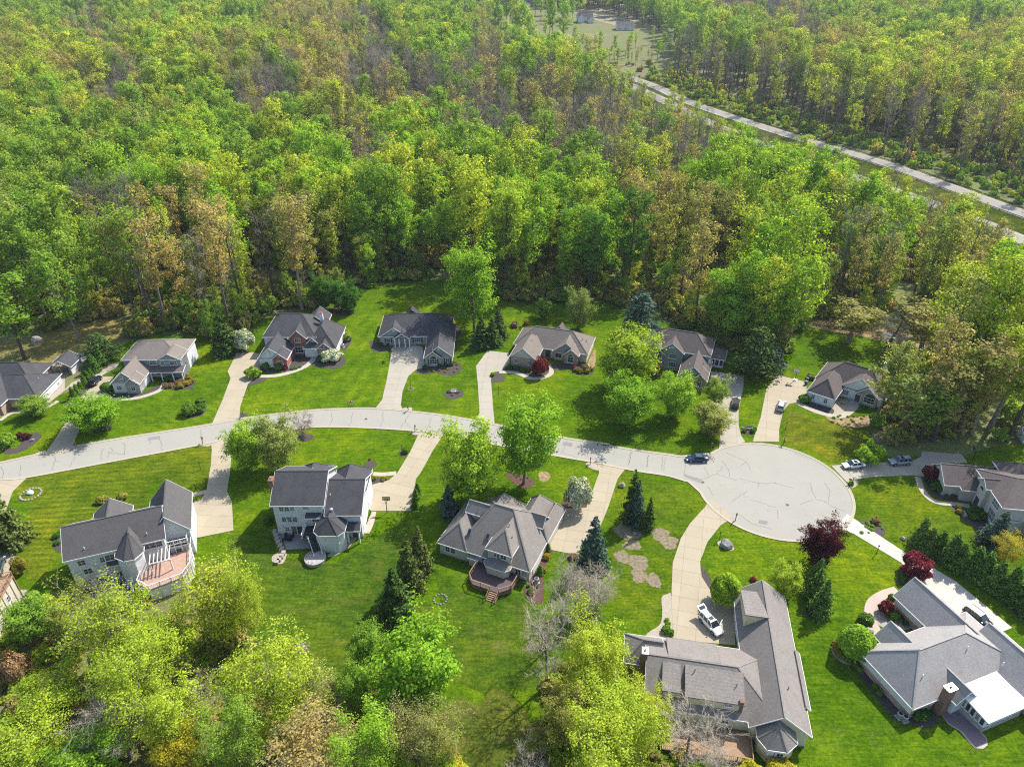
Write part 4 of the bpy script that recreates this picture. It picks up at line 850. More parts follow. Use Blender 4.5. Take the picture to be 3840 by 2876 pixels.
    h.wing(-0.7, 14.0, 7.9, 21.5, 5.2, 9.1, 'x', ('hip', 'hip'), run=(4.0, 5.0), wall=M_white); h.wing(10.5, 19.6, 5.6, 18.6, 3.0, 7.3, 'y', ('hip', 'hip'), run=(5, 3.5), wall=M_white)
    h.wing(6.5, 11.6, 7.0, 13, 5.2, 7.7, 'y'); h.wing(11.4, 14.6, 6.7, 12, 3.9, 5.6, 'y'); h.wing(14.1, 18.7, 5.2, 10, 2.85, 4.9, 'y'); h.wing(9, 15, 16, 22.5, 5.0, 7.6, 'y')
    h.win('S', 7.38, 9.0, 4.6, 1.6, 1.3, 3); h.win('S', 7.38, 9.0, 1.6, 2.3, 1.8, 3, 2); h.win('S', 7.08, 13.0, 3.3, 1.6, 1.0, 2, 1); h.arch('S', 7.08, 13.0, 3.8, 1.6); h.door('S', 7.08, 13.0, 1.6, 2.3); h.win('S', 5.58, 16.1, 1.6, 1.4, 1.6); h.arch('S', 5.58, 16.4, 3.4, 0.6)
    h.win('S', 0.33, 2.2, 1.4, 0.9, 1.2); h.win('S', 0.03, 5.8, 1.5, 1.7, 1.6); h.arch('S', 0.03, 5.8, 3.4, 0.6); h.win('S', 0.38, 3.4, 4.6, 0.5, 0.8)
    h.chimney(14.2, 15.0, 9.0, 0.8, 0.8, M_white, M_brick); h.vent(16.6, 8.5, 5.7)
    # D: grey bungalow
    h = House('house', (-37.39, 175.31), 1.5, 'grey stone bungalow with dark roof and white porch', M_stone, R_dark)
    h.wing(0, 20.6, 0, 13.6, 2.8, 6.6, 'x', ('hip', 'hip'), run=(5.6, 5.6)); h.wing(13.8, 21.5, -12.0, 7, 2.8, 6.0, 'y', ('gable', 'hip'), gwall=M_greys); h.wing(13.7, 18.6, -12.5, -8, 2.75, 4.8, 'y', trim=M_trim)
    h.wing(0.4, 8.6, -0.2, 7, 2.8, 5.6, 'y', gwall=M_greys); h.wing(4.5, 9.1, -1.4, 4, 2.85, 4.3, 'y', gwall=M_greys, nowall=True)
    for x in (4.8, 6.0, 7.6, 8.8): h.post(x, -1.2, 0, 2.75, 0.14)
    h.fan([(6.2, 13), (6.2, 15), (7.4, 16.2), (9.6, 16.2), (10.8, 15), (10.8, 13)], 2.9, (8.5, 14.2, 5.6), (8.5, 11, 5.6))
    h.win('S', 0.18, 2.8, 1.5, 1.3, 1.3, 2, 2, True); h.win('S', 0.38, 6.9, 1.6, 1.8, 1.5, 3, 2); h.door('S', 0.38, 5.4); h.win('S', 0.38, 10.9, 1.5, 2.0, 1.5, 3, 2, True); h.win('S', -12.12, 16.2, 1.5, 2.0, 1.5, 3, 2, True); h.arch('S', -12.12, 16.2, 2.3, 2.0); h.win('S', -11.62, 19.9, 1.5, 1.1, 1.4, 2, 2, True); h.louver('S', 0.18, 4.5, 4.6); h.louver('S', -11.62, 17.7, 5.0, 0.3)
    h.gdoor('W', 14.18, -7, 5.0)
    # E: tan brick
    h = House('house', (-0.77, 164.1), -16.9, 'tan brick bungalow with brown roof beside a red-leaved tree', M_tanb, R_tan)
    h.wing(-1.0, 19.8, 7.0, 17.6, 2.8, 6.5, 'x', ('hip', 'hip'), run=(5, 5.4), wall=M_stucco); h.wing(0, 7.5, 0, 12.5, 2.8, 5.9, 'y', ('gable', 'hip'), gwall=M_stucco); h.wing(10.2, 17.6, 6.3, 13, 2.8, 5.8, 'y', gwall=M_greys); h.wing(13.4, 17.7, 5.2, 9, 2.85, 4.6, 'y')
    h.fan([(7.6, 17), (7.6, 19), (8.8, 20.2), (11.2, 20.2), (12.4, 19), (12.4, 17)], 2.9, (10, 18.4, 5.6), (10, 15, 5.6), roof=R_brown)
    h.win('S', 0.38, 1.7, 1.5, 0.9, 1.3); h.win('S', 0.38, 5.6, 1.5, 0.9, 1.3); h.door('S', 7.38, 8.8, 1.5, 2.2); h.win('S', 6.68, 11.8, 1.5, 1.8, 1.6, 2, 1); h.win('S', 5.58, 15.4, 1.4, 1.6, 1.8, 2, 2); h.arch('S', 5.58, 15.4, 2.3, 1.6)
    for x, y, z in ((4.6, 6, 5.3), (17.3, 11, 5.0), (18.3, 12, 4.2)): h.vent(x, y, z)
    h.gdoor('W', 0.38, 5, 5.0)
    # F: grey two-storey with brown roof
    h = House('house', (39.24, 164.5), -20.0, 'grey two-storey house with brown roof, screened porch and stone garage', M_greys, R_brown)
    h.wing(-4.4, 13.0, -0.6, 9.6, 5.3, 8.9, 'x', ('hip', 'hip'), run=(5.6, 4.6)); h.wing(-0.3, 6.4, -1.6, 6, 5.3, 7.9, 'y'); h.wing(-1.6, 1.4, -2.0, 2, 4.6, 6.0, 'y', wall=M_brst)
    h.wing(6.0, 13.5, -8.8, 2, 2.8, 6.1, 'y', gwall=M_greys); h.wing(9.6, 13.5, -9.4, -5, 2.8, 4.7, 'y', wall=M_brst); h.wing(12.4, 16.6, 3.4, 9.4, 2.8, 4.5, 'x', ('gable', 'hip'), wall=M_trim)
    for i in range(3): h.win('S', 3.78, 13.5+i*1.1, 1.6, 1.0, 1.9, 1, 1)
    h.win('S', -1.22, 3.4, 4.0, 1.9, 1.3, 3); h.win('S', -1.22, 3.6, 1.5, 1.9, 1.4, 3); h.win('S', -1.62, -0.1, 3.6, 1.6, 1.4, 3); h.arch('S', -1.62, -0.1, 4.3, 1.6); h.door('S', -1.62, -0.2); h.win('S', -9.02, 11.6, 1.5, 1.1, 1.6); h.win('S', -8.42, 9.6, 4.4, 0.7, 0.9); h.louver('S', -1.22, 3.1, 6.6); h.skylight(8.2, -5.2, 4.8, 0.0, 0.0+.01, 0.5); h.gdoor('E', 13.12, -4, 4.8); h.vent(11.6, -3.8, 4.7)
    # G: stone-fronted bungalow
    h = House('house', (72.05, 147.02), -37.6, 'stone-fronted bungalow with brown hip roof near the basketball hoop', M_pale, R_brown)
    h.wing(0, 6.8, 0, 12, 2.8, 5.9, 'y', ('hip', 'hip'), wall=M_white); h.wing(-0.3, 16.4, 7.2, 17.9, 2.8, 7.0, 'x', ('hip', 'hip'), run=(5, 5.2)); h.wing(5.4, 15.1, 7.0, 15, 2.85, 6.7, 'y', ('gable', 'hip')); h.wing(9.6, 15.1, 6.5, 11, 2.8, 5.0, 'y', wall=M_brst); h.wing(13.5, 20.5, 10.5, 17, 2.8, 5.8, 'x', ('gable', 'hip'))
    h.win('S', 0.38, 1.7, 1.5, 0.9, 1.3); h.win('S', 0.38, 4.7, 1.5, 0.9, 1.3); h.win('S', 7.38, 7.4, 1.5, 1.6, 1.4); h.door('S', 6.88, 10.4, 1.2); h.win('S', 6.88, 13.0, 1.5, 2.6, 1.6, 3, 2); h.arch('S', 6.88, 13.0, 2.3, 2.6); h.arch('S', 6.88, 12.3, 3.6, 0.7); h.louver('S', 7.38, 10.2, 5.3)
    h.chimney(13.2, 17.0, 7.4, 1.0, 0.9, M_white, M_metal); h.gdoor('W', 0.38, 5, 5.0)
    for x, y, z in ((9.3, 5.9, .35), (9.3, 5.6, .2)): MB().box(x-.2, x+1.9, y, y+.9, 0, z).build('step', M_found, h.r)
    # H: right edge
    h = House('house', (88.17, 114.94), -7.6, 'beige stucco house with tall windows at the right edge', M_stucco, R_brown)
    h.wing(-0.6, 11.0, -4.0, 3.0, 2.95, 5.4, rc=0.0); h.wing(2.3, 7, -5.2, 0, 2.95, 4.8, 'y', ('hip', 'gable'))
    h.wing(5.4, 18.0, -13.4, -1.5, 5.8, 8.6, 'x', ('hip', 'hip'), run=(4.4, 4)); h.wing(9.8, 22, -5, 1.6, 5.8, 8.2, 'x', ('hip', 'hip')); h.wing(4.6, 8.5, -8.2, -4.6, 5.9, 7.2, 'x')
    h.arch('W', 4.98, -6.4, 4.5, 1.6); h.door('W', 4.98, -6.4, 1.5, 2.3); h.win('W', 5.78, -10.7, 4.5, 2.6, 1.6, 3, 2); h.win('W', 5.78, -10.7, 1.9, 2.6, 2.4, 3, 2); h.win('S', -13.02, 8.6, 2.8, 1.8, 0.5, 3, 1); h.win('W', -0.22, -1.2, 1.5, 1.2, 1.3); h.gdoor('N', 2.62, 5.0, 5.0)
    h.wing(10.5, 17, -18, -12.5, 2.8, 4.6, 'y', ('hip', 'gable'))
    # A: left edge
    h = House('house', (-120.1, 143.36), 2.5, 'dark-roofed brick house cut by the left edge', M_tanb, R_dark)
    h.wing(-12, 6.0, 0, 11.8, 2.8, 6.1, 'x', ('hip', 'hip'), run=(5, 5.2), wall=M_white); MB().box(-6, 5.6, 0.3, 0.5, 0, 2.7).build('front_brick', M_tanb, h.r)
    h.wing(-14, 1.2, 7, 17, 2.85, 6.2, 'x', ('hip', 'hip')); h.wing(-8.5, -1.0, -3.0, 6, 2.8, 6.2, 'y', gwall=M_white); h.wing(-5.4, -1.6, -4.4, 2, 2.85, 5.0, 'y', gwall=M_white)
    h.win('S', 0.3, 1.4, 1.5, 1.6, 1.4, 3, 2); h.door('S', -3.9, -3.5, 1.3); h.vent(3.4, 6.6, 4.3, M_trim); h.win('E', 5.62, 9.6, 1.0, 0.8, 0.8)
    # I: lower left edge
    h = House('house', (-84.0, 84.2), 12.0, 'cream house with roof terrace cut by the lower left edge', M_cream, R_taupe)
    MB().box(-14, 0.3, -12.5, 0, 0, 5.2).build('wall', M_cream, h.r); MB().box(-14, 1.4, -20, -12.5, 0, 2.6).build('wall', M_cream, h.r); h.oh = 0.4
    h.deck([(-14, -6), (0.4, -6), (0.4, 0.4), (-14, 0.4)], 5.4, M_wood, M_wood, skip=(3, 0)); h.wing(-15, 0.8, -13, -6, 5.3, 6.9, nowall=True)
    h.win('E', 0.3, -3.0, 3.6, 1.1, 1.3); h.win('E', 1.4, -17, 1.4, 1.6, 1.3); h.win('E', 0.3, -9.0, 2.6, 1.0, 1.2)
    # pavilion beside the left house
    h = House('pavilion', (-120.37, 159.59), 0.0, 'open timber pavilion with grey gable roof beside the left house', M_white, R_dark, 'pavilion')
    h.wing(0, 6.1, -0.6, 5.2, 2.6, 4.3, 'y', nowall=True); MB().box(5.3, 5.6, -0.2, 4.8, 0, 2.55).build('wall', M_white, h.r); MB().box(0.5, 5.3, 4.5, 4.7, 0, 2.55).build('wall', M_white, h.r)
    for x, y in ((0.4, -0.3), (2.9, -0.3), (5.2, -0.3)): MB().box(x-.12, x+.12, y-.12, y+.12, 0, 2.55).build('post', M_wood, h.r)
    MB().bar((0.3, -0.3, 2.5), (5.5, -0.3, 2.5), 0.15, 0.25).build('beam', M_wood, h.r); MB().bar((2.95, -0.3, 2.5), (2.95, -0.3, 4.0), 0.12, 0.12).build('king_post', M_wood, h.r)
    for a, b in (((1.4, 2.5), (2.95, 3.6)), ((4.5, 2.5), (2.95, 3.6))): MB().bar((a[0], -0.3, a[1]), (b[0], -0.3, b[1]), 0.12, 0.14).build('brace', M_wood, h.r)
    # far buildings beyond the woods
    def far(cr, x, y, w, d, ez, rz, ang, label, wall, roof, axis='x', extra=None):
        p = PT(cr, x, y); h = House('house', (p.x, p.y), ang, label, wall, roof); h.r.location.z = p.z; h.wing(-w/2, w/2, 0, d, ez, rz, axis)
        for i in range(3): h.win('S', 0.38, -w/3+i*w/3, 1.6, 1.6, 1.5, 2, 2)
        if extra: extra(h)
        return h
    far('k2', 1178, 52, 17, 12, 3.4, 9.0, -4, 'far pale house with tall grey roof in the clearing', M_pale, R_dark, 'x', lambda h: (h.wing(-9, -3, -3, 6, 5.5, 8.5, 'y'), h.wing(2, 9, -2, 6, 3.2, 6.5, 'y')))
    far('k2', 785, 60, 11, 16, 3.2, 8.0, 0, 'small far white gabled house at the clearing edge', M_white, R_dark, 'y')
    far('k2', 940, 32, 16, 10, 3.2, 7, 0, 'farthest pale house behind thin trees', M_pale, R_char)
    far('k2', 1580, 150, 18, 13, 5.2, 9.4, 3, 'unfinished two-gabled house in the clearing', M_white, R_dark, 'x', lambda h: (h.wing(-9, -2, -2.5, 6, 5.2, 9.0, 'y'), h.wing(2, 9.5, -4, 6, 3.0, 7.0, 'y')))
    far('k2', 1838, 200, 19, 14, 4.2, 8.2, -2, 'low white house with hipped dark roof in the clearing', M_white, R_char, 'x', lambda h: h.gdoor('S', 0.38, 5, 3))
    far('k3', 1115, 110, 15, 12, 5.2, 8.4, 0, 'lone grey house far off at the upper right', M_pale, R_char)
    far('k1', 460, 122, 44, 14, 3.2, 6.6, 8, 'long low brick building at the upper left', M_brick, R_brown)
    far('k1', 165, 92, 14, 10, 3.2, 6.0, 0, 'small white house at the far upper left', M_white, R_char)
houses()
# ------------------------------------------------------------------ vegetation
def mesh_np(name, v, quads=None, tris=None, mats=()):
    v = np.asarray(v, np.float32); me = bpy.data.meshes.new(name)
    me.vertices.add(len(v)); me.vertices.foreach_set('co', v.ravel())
    parts = []; tot = []
    if quads is not None and len(quads): parts.append(np.asarray(quads, np.int32).ravel()); tot.append(np.full(len(quads), 4, np.int32))
    if tris is not None and len(tris): parts.append(np.asarray(tris, np.int32).ravel()); tot.append(np.full(len(tris), 3, np.int32))
    idx = np.concatenate(parts); tt = np.concatenate(tot)
    me.loops.add(len(idx)); me.loops.foreach_set('vertex_index', idx)
    me.polygons.add(len(tt)); st = np.concatenate([[0], np.cumsum(tt)[:-1]]).astype(np.int32)
    me.polygons.foreach_set('loop_start', st); me.polygons.foreach_set('loop_total', tt)
    me.update(calc_edges=True)
    for m in mats: me.materials.append(m)
    return me
def seg_mesh(segs, n):
    """tapered prisms for (p,q,r0,r1)"""
    p = np.array([s[0] for s in segs], float); q = np.array([s[1] for s in segs], float)
    r0 = np.array([s[2] for s in segs]); r1 = np.array([s[3] for s in segs])
    d = q-p; d /= np.linalg.norm(d, axis=1, keepdims=True)+1e-9
    up = np.where(np.abs(d[:, 2:3]) > 0.9, np.array([[1., 0, 0]]), np.array([[0, 0, 1.]]))
    a = np.cross(d, up); a /= np.linalg.norm(a, axis=1, keepdims=True)+1e-9; b = np.cross(d, a)
    th = np.arange(n)*2*np.pi/n; ring = a[:, None, :]*np.cos(th)[None, :, None]+b[:, None, :]*np.sin(th)[None, :, None]
    v = np.concatenate([p[:, None]+ring*r0[:, None, None], q[:, None]+ring*r1[:, None, None]], 1).reshape(-1, 3)
    i = np.arange(len(segs))[:, None]*2*n; k = np.arange(n)[None]; k2 = (k+1) % n
    return v, np.stack([i+k, i+k2, i+n+k2, i+n+k], -1).reshape(-1, 4)
def cards(pos, nrm, w, l, R):
    n = len(pos); nrm = nrm/(np.linalg.norm(nrm, axis=1, keepdims=True)+1e-9)
    t = R.normal(size=(n, 3)); t -= nrm*(t*nrm).sum(1, keepdims=True); t /= np.linalg.norm(t, axis=1, keepdims=True)+1e-9
    b = np.cross(nrm, t); w = np.asarray(w).reshape(-1, 1)*np.ones((n, 1)); l = np.asarray(l).reshape(-1, 1)*np.ones((n, 1))
    k = R.uniform(-0.25, 0.25, (n, 1))
    v = np.stack([pos-t*l, pos-b*w+t*l*k+nrm*w*0.25, pos+t*l, pos+b*w+t*l*k+nrm*w*0.25], 1).reshape(-1, 3)
    return v, np.arange(4*n).reshape(-1, 4)
def decid(seed, H, CRr, cb, limbs=16, sub=5, twig=3, leaves=3000, size=0.4, sig=0.55, form='round', trunk_r=None, lean=0.0, multi=1):
    R = np.random.default_rng(seed); thick = []; thin = []; anch = []
    tr = trunk_r or H*0.0135
    def env(t):                                   # crown radius at relative crown height 0..1
        if form == 'round': return math.sqrt(max(0.02, 1-(1.9*t-0.85)**2/1.3))
        if form == 'oval': return max(0.3, math.sqrt(max(0.05, 1-((t-0.52)/0.60)**2)))
        if form == 'vase': return max(0.15, (0.35+0.75*t)*math.sqrt(max(0.02, 1-t**4)))
        return max(0.12, 1-t)
    for mtr in range(multi):
        ang0 = 2*math.pi*mtr/multi; off = np.array([math.cos(ang0), math.sin(ang0), 0])*(0.3 if multi > 1 else 0)
        tilt = off*H*0.35 if multi > 1 else np.array([R.normal()*lean, R.normal()*lean, 0])
        def tp(t): return off+tilt*t**1.3+np.array([math.sin(3*t+seed)*0.012*H*t, math.cos(2.3*t+seed)*0.012*H*t, H*0.96*t])
        N = 9
        for i in range(N):
            r0 = tr*(1-i/N)**0.8*(1.35 if i == 0 else 1)+0.02; r1 = tr*(1-(i+1)/N)**0.8+0.02
            thick.append((tp(i/N), tp((i+1)/N), r0, r1))
        for i in range(limbs):
            t = cb+(0.98-cb)*((i+R.uniform(0, 0.9))/limbs); p0 = tp(t); rel = (t-cb)/(1-cb)
            az = i*2.399+R.uniform(-0.4, 0.4)+ang0; L = CRr*env(rel)*R.uniform(0.75, 1.08)/(1.0 if multi == 1 else 1.25); el = 0.25+0.75*rel+R.uniform(-0.15, 0.2)
            d = np.array([math.cos(az)*math.cos(el), math.sin(az)*math.cos(el), math.sin(el)])
            L = L/max(0.45, math.cos(el)) if el < 1.1 else L*0.9
            pts = [p0]; rr = max(0.03, tr*0.42*(1-rel*0.6))
            for k in range(3):
                d = d+np.array([R.normal()*0.16, R.normal()*0.16, 0.10+R.normal()*0.1]); d /= np.linalg.norm(d)
                pts.append(pts[-1]+d*L/3); thick.append((pts[-2], pts[-1], rr*(1-k/3.3), rr*(1-(k+1)/3.3)))
            for j in range(sub):
                u = R.uniform(0.3, 1.0)*3; k = min(2, int(u)); q = pts[k]+(pts[k+1]-pts[k])*(u-k)
                dd = d*0.7+R.normal(size=3)*0.62; dd[2] += 0.25; dd /= np.linalg.norm(dd); l2 = L*R.uniform(0.2, 0.42)
                e = q+dd*l2; thin.append((q, e, rr*0.32+0.008, 0.012)); anch.append(e); anch.append(q+dd*l2*0.6)
                for w in range(twig):
                    s0 = q+dd*l2*R.uniform(0.3, 0.95); de = dd+R.normal(size=3)*0.7; de[2] += 0.2; de /= np.linalg.norm(de); e2 = s0+de*l2*R.uniform(0.35, 0.7)
                    thin.append((s0, e2, 0.016+rr*0.06, 0.006)); anch.append(e2)
                    if twig > 4:
                        for _ in range(2):
                            d3 = de+R.normal(size=3)*0.6; d3 /= np.linalg.norm(d3); thin.append((e2-de*l2*0.15, e2+d3*l2*0.3, 0.012, 0.005))
            anch.append(pts[-1])
    A = np.array(anch); bv, bq = seg_mesh(thick, 6); tv, tq = seg_mesh(thin, 3)
    out = {'H': H, 'R': CRr, 'bark': (bv, bq), 'twig': (tv, tq)}
    if leaves:
        w = R.uniform(0.35, 1.0, len(A))**1.5; w /= w.sum(); pick = R.choice(len(A), leaves, p=w)
        c = np.array([0, 0, H*(cb+1)/2]); offs = R.normal(size=(leaves, 3))*sig*np.array([1, 1, 0.8])
        pos = A[pick]+offs; nrm = offs*0.9/sig+(A[pick]-c)/CRr*0.8+np.array([0, 0, 0.9])+R.normal(size=(leaves, 3))*0.55
        s = size*R.uniform(0.55, 1.25, leaves); out['leaf'] = cards(pos, nrm, s*0.42, s*0.6, R)
    return out
def conifer(seed, H, Rb, whorls=16, per=9, size=0.3, droop=0.25, base=0.04, fluffy=0.0, dens=26, taper=0.9, colw=0.35):
    R = np.random.default_rng(seed); thick = [((0,0,0), (0,0,H*0.6), H*0.018, H*0.010), ((0,0,H*0.6), (0,0,H), H*0.010, 0.01)]; pos = []; nrm = []; ll = []
    for i in range(whorls):
        t = base+(0.985-base)*(i+R.uniform(-0.2, 0.2))/whorls; t = max(0.02, t); r = Rb*(1-t)**taper+0.12
        for k in range(max(4, int(per*(1-0.5*t)))):
            az = R.uniform(0, 6.283); L = r*R.uniform(0.75, 1.12); z = H*t
            d = np.array([math.cos(az), math.sin(az), -droop*(1-t)+0.25*t+R.normal()*0.08]); e = np.array([0, 0, z])+d*L
            thick.append(((0, 0, z), tuple(e), 0.035, 0.012))
            n = max(5, int(dens*L/Rb)); u = R.uniform(0.15, 1.05, n)**0.7
            side = np.array([-d[1], d[0], 0]); sp = (R.uniform(-1, 1, n)*(0.10+0.42*(1-np.abs(u-0.45)))*L*colw)[:, None]
            p = np.array([0, 0, z])+d*(u*L)[:, None]+side*sp+R.normal(size=(n, 3))*np.array([1, 1, 0.55])*(0.08+fluffy)*max(0.4, L)
            pos.append(p); nrm.append(np.tile(d*0.55+np.array([0, 0, 0.75]), (n, 1))+R.normal(size=(n, 3))*0.42)
    pos = np.concatenate(pos); nrm = np.concatenate(nrm); s = size*R.uniform(0.6, 1.2, len(pos))
    return {'H': H, 'R': Rb, 'bark': seg_mesh(thick, 5), 'leaf': cards(pos, nrm, s*0.34, s*0.75, R)}
def ball(seed, Rr, Hh, n=900, size=0.2, lump=0.12, flat=False):
    R = np.random.default_rng(seed); d = R.normal(size=(n, 3)); d[:, 2] = np.abs(d[:, 2])*0.95-0.12; d /= np.linalg.norm(d, axis=1, keepdims=True)
    k = 1+lump*(np.sin(d[:, 0]*5+seed)*np.sin(d[:, 1]*4.3+1.3*seed)+0.6*np.sin(d[:, 2]*7+d[:, 0]*6)); r = R.uniform(0.62, 1.0, n)**0.45*k
    pos = d*r[:, None]*np.array([Rr, Rr, Hh*0.62])+np.array([0, 0, Hh*0.38]); pos[:, 2] = np.maximum(pos[:, 2], 0.03)
    s = size*R.uniform(0.6, 1.3, n); th = [((0,0,0), (0,0,Hh*0.5), 0.05*Rr+0.02, 0.02)]
    for i in range(7):
        a = i*0.9; th.append(((0,0,Hh*0.1), (math.cos(a)*Rr*0.6, math.sin(a)*Rr*0.6, Hh*0.6), 0.025*Rr+.01, 0.008))
    return {'H': Hh, 'R': Rr, 'bark': seg_mesh(th, 4), 'leaf': cards(pos, d*0.9+np.array([0, 0, 0.4])+R.normal(size=(n, 3))*0.5, s*0.45, s*0.62, R)}

LM = {'bright': leaf_mat('leaves_bright_green', (0.160, 0.280, 0.022), (0.27, 0.41, 0.05)), 'green': leaf_mat('leaves_fresh_green', (0.135, 0.230, 0.026), (0.215, 0.33, 0.055)),
      'deep': leaf_mat('leaves_deep_green', (0.05, 0.125, 0.018), (0.095, 0.21, 0.035)), 'yg': leaf_mat('leaves_yellow_green', (0.225, 0.300, 0.026), (0.36, 0.43, 0.06)),
      'olive': leaf_mat('leaves_olive', (0.180, 0.205, 0.042), (0.27, 0.285, 0.075)), 'gold': leaf_mat('leaves_golden_buds', (0.225, 0.215, 0.075), (0.33, 0.305, 0.12)),
      'pale': leaf_mat('leaves_pale', (0.175, 0.225, 0.058), (0.27, 0.32, 0.10)), 'yellow': leaf_mat('leaves_yellow', (0.25, 0.25, 0.018), (0.36, 0.35, 0.045)),
      'fir': leaf_mat('needles_dark', (0.045, 0.088, 0.022), (0.11, 0.165, 0.04), 0.15), 'firy': leaf_mat('needles_olive', (0.075, 0.105, 0.025), (0.15, 0.185, 0.05), 0.15), 'blue': leaf_mat('needles_blue', (0.055, 0.095, 0.07), (0.12, 0.175, 0.14), 0.12),
      'thuja': leaf_mat('needles_thuja', (0.07, 0.15, 0.025), (0.17, 0.26, 0.055), 0.15), 'purple': leaf_mat('leaves_purple', (0.05, 0.012, 0.018), (0.13, 0.03, 0.04), 0.25), 'red': leaf_mat('leaves_red', (0.16, 0.022, 0.035), (0.30, 0.06, 0.085), 0.3),
      'white': leaf_mat('white_blossom', (0.30, 0.33, 0.17), (0.85, 0.80, 0.72), 0.2, 0.3), 'pinkbud': leaf_mat('pink_buds', (0.24, 0.15, 0.15), (0.36, 0.24, 0.24), 0.2), 'box': leaf_mat('clipped_leaves', (0.07, 0.15, 0.018), (0.15, 0.26, 0.035), 0.2), 'goldb': leaf_mat('golden_shrub_leaves', (0.20, 0.17, 0.022), (0.32, 0.27, 0.05), 0.25), 'rust': leaf_mat('rusty_tuft', (0.22, 0.145, 0.07), (0.32, 0.22, 0.11), 0.2)}
BK = {'grey': bark_mat('bark_grey', (0.17, 0.15, 0.13)), 'dark': bark_mat('bark_dark', (0.075, 0.062, 0.052)), 'pale': bark_mat('bark_pale', (0.34, 0.30, 0.265)), 'twigs': bark_mat('twigs_brown', (0.235, 0.205, 0.172)), 'twigp': bark_mat('twigs_pale', (0.36, 0.325, 0.26))}
SHAPES = {}
def shape(name, d, bark='grey', twig='twigs', leaf='green'):
    bv, bq = d['bark']; e = {'H': d['H'], 'R': d['R']}
    if 'twig' in d and 'leaf' in d:
        tv, tq = d['twig']; k = len(bv); bv = np.concatenate([bv, tv]); bq = np.concatenate([bq, tq+k])
        e['trunk'] = mesh_np('trunk', bv, bq, None, (BK[bark],))
    else: e['trunk'] = mesh_np('trunk', bv, bq, None, (BK[bark],))
    if 'leaf' in d: e['crown'] = mesh_np('crown', *d['leaf'], None, (LM[leaf],)); e['bare'] = False
    else: e['crown'] = mesh_np('crown', *d['twig'], None, (BK[twig],)); e['bare'] = True
    lv = d['leaf'][0] if 'leaf' in d else d['twig'][0]
    e['H'] = float(np.percentile(lv[:, 2], 99.6)); e['R'] = float(np.percentile(np.hypot(lv[:, 0], lv[:, 1]), 96))
    SHAPES[name] = e
# forest trees
shape('wA', decid(1, 25, 4.6, 0.38, 24, 6, 2, 3400, 0.52, 0.48, 'oval', lean=0.6), 'dark')
shape('wB', decid(2, 27, 4.2, 0.42, 24, 6, 2, 3100, 0.52, 0.46, 'oval', lean=0.7), 'dark')
shape('wC', decid(3, 23, 5.2, 0.34, 24, 6, 2, 3900, 0.54, 0.52, 'round', lean=0.5), 'grey')
shape('wS', decid(4, 24, 4.2, 0.36, 20, 6, 3, 2400, 0.44, 0.5, 'vase', lean=0.7), 'dark')
shape('wT', decid(5, 26, 4.4, 0.40, 20, 6, 3, 2400, 0.44, 0.50, 'vase', lean=0.8), 'grey')
shape('bA', decid(6, 25, 4.4, 0.40, 18, 6, 5, 0, form='vase', lean=0.8), 'dark', 'twigs')
shape('bB', decid(7, 24, 4.9, 0.36, 18, 6, 5, 0, form='vase', lean=0.7), 'dark', 'twigs')
shape('bC', decid(8, 26, 4.0, 0.44, 16, 6, 5, 0, form='oval', lean=0.8), 'grey', 'twigs')
# garden and foreground trees
shape('mapA', decid(11, 11, 5.0, 0.13, 34, 7, 3, 18000, 0.35, 0.46, 'round', trunk_r=0.24), 'grey', leaf='bright')
shape('mapB', decid(12, 12, 5.0, 0.16, 34, 7, 3, 17000, 0.35, 0.46, 'oval', trunk_r=0.24), 'grey', leaf='bright')
shape('mapC', decid(13, 14, 5.2, 0.24, 32, 7, 3, 16500, 0.37, 0.50, 'round', trunk_r=0.26, lean=0.3), 'grey', leaf='bright')
shape('nearA', decid(14, 17, 6.0, 0.24, 28, 8, 4, 15500, 0.29, 0.44, 'round', trunk_r=0.26, lean=0.6), 'grey', leaf='yg')
shape('nearB', decid(15, 18, 6.0, 0.26, 26, 8, 4, 13500, 0.29, 0.46, 'oval', trunk_r=0.25, lean=0.8), 'grey', leaf='yg')
shape('nearS', decid(16, 17, 6.0, 0.24, 26, 8, 5, 9500, 0.25, 0.45, 'vase', trunk_r=0.26, lean=0.8), 'grey', leaf='olive')
shape('nearM', decid(17, 13, 5.6, 0.20, 26, 8, 4, 11000, 0.28, 0.5, 'vase', trunk_r=0.2, multi=3), 'grey', leaf='yg')
shape('bareA', decid(18, 15, 5.0, 0.25, 22, 8, 6, 0, form='vase', trunk_r=0.2, lean=0.6), 'grey', 'twigp')
shape('bareB', decid(19, 13, 5.0, 0.2, 20, 8, 6, 0, form='round', trunk_r=0.18, multi=2), 'grey', 'twigp')
shape('bareS', decid(20, 4.6, 3.0, 0.25, 16, 7, 5, 1500, 0.10, 0.25, 'vase', trunk_r=0.11), 'grey', leaf='pinkbud')
shape('spruA', conifer(21, 10, 3.0, 22, 12, 0.42, 0.32, 0.03, 0.02, 40), 'dark', leaf='fir')
shape('spruB', conifer(22, 9, 2.7, 20, 12, 0.40, 0.22, 0.02, 0.04, 40), 'dark', leaf='fir')
shape('thuja', conifer(23, 6, 1.7, 20, 12, 0.32, 0.1, 0.01, 0.10, 34, 0.75), 'dark', leaf='thuja')
shape('pine', conifer(24, 12, 4.2, 14, 9, 0.55, 0.0, 0.12, 0.12, 44, 0.6, 0.6), 'dark', leaf='blue')
shape('ballA', ball(31, 1.0, 1.5, 1500, 0.22), leaf='box'); shape('ballB', ball(32, 1.0, 1.3, 1300, 0.22, 0.2), leaf='box')
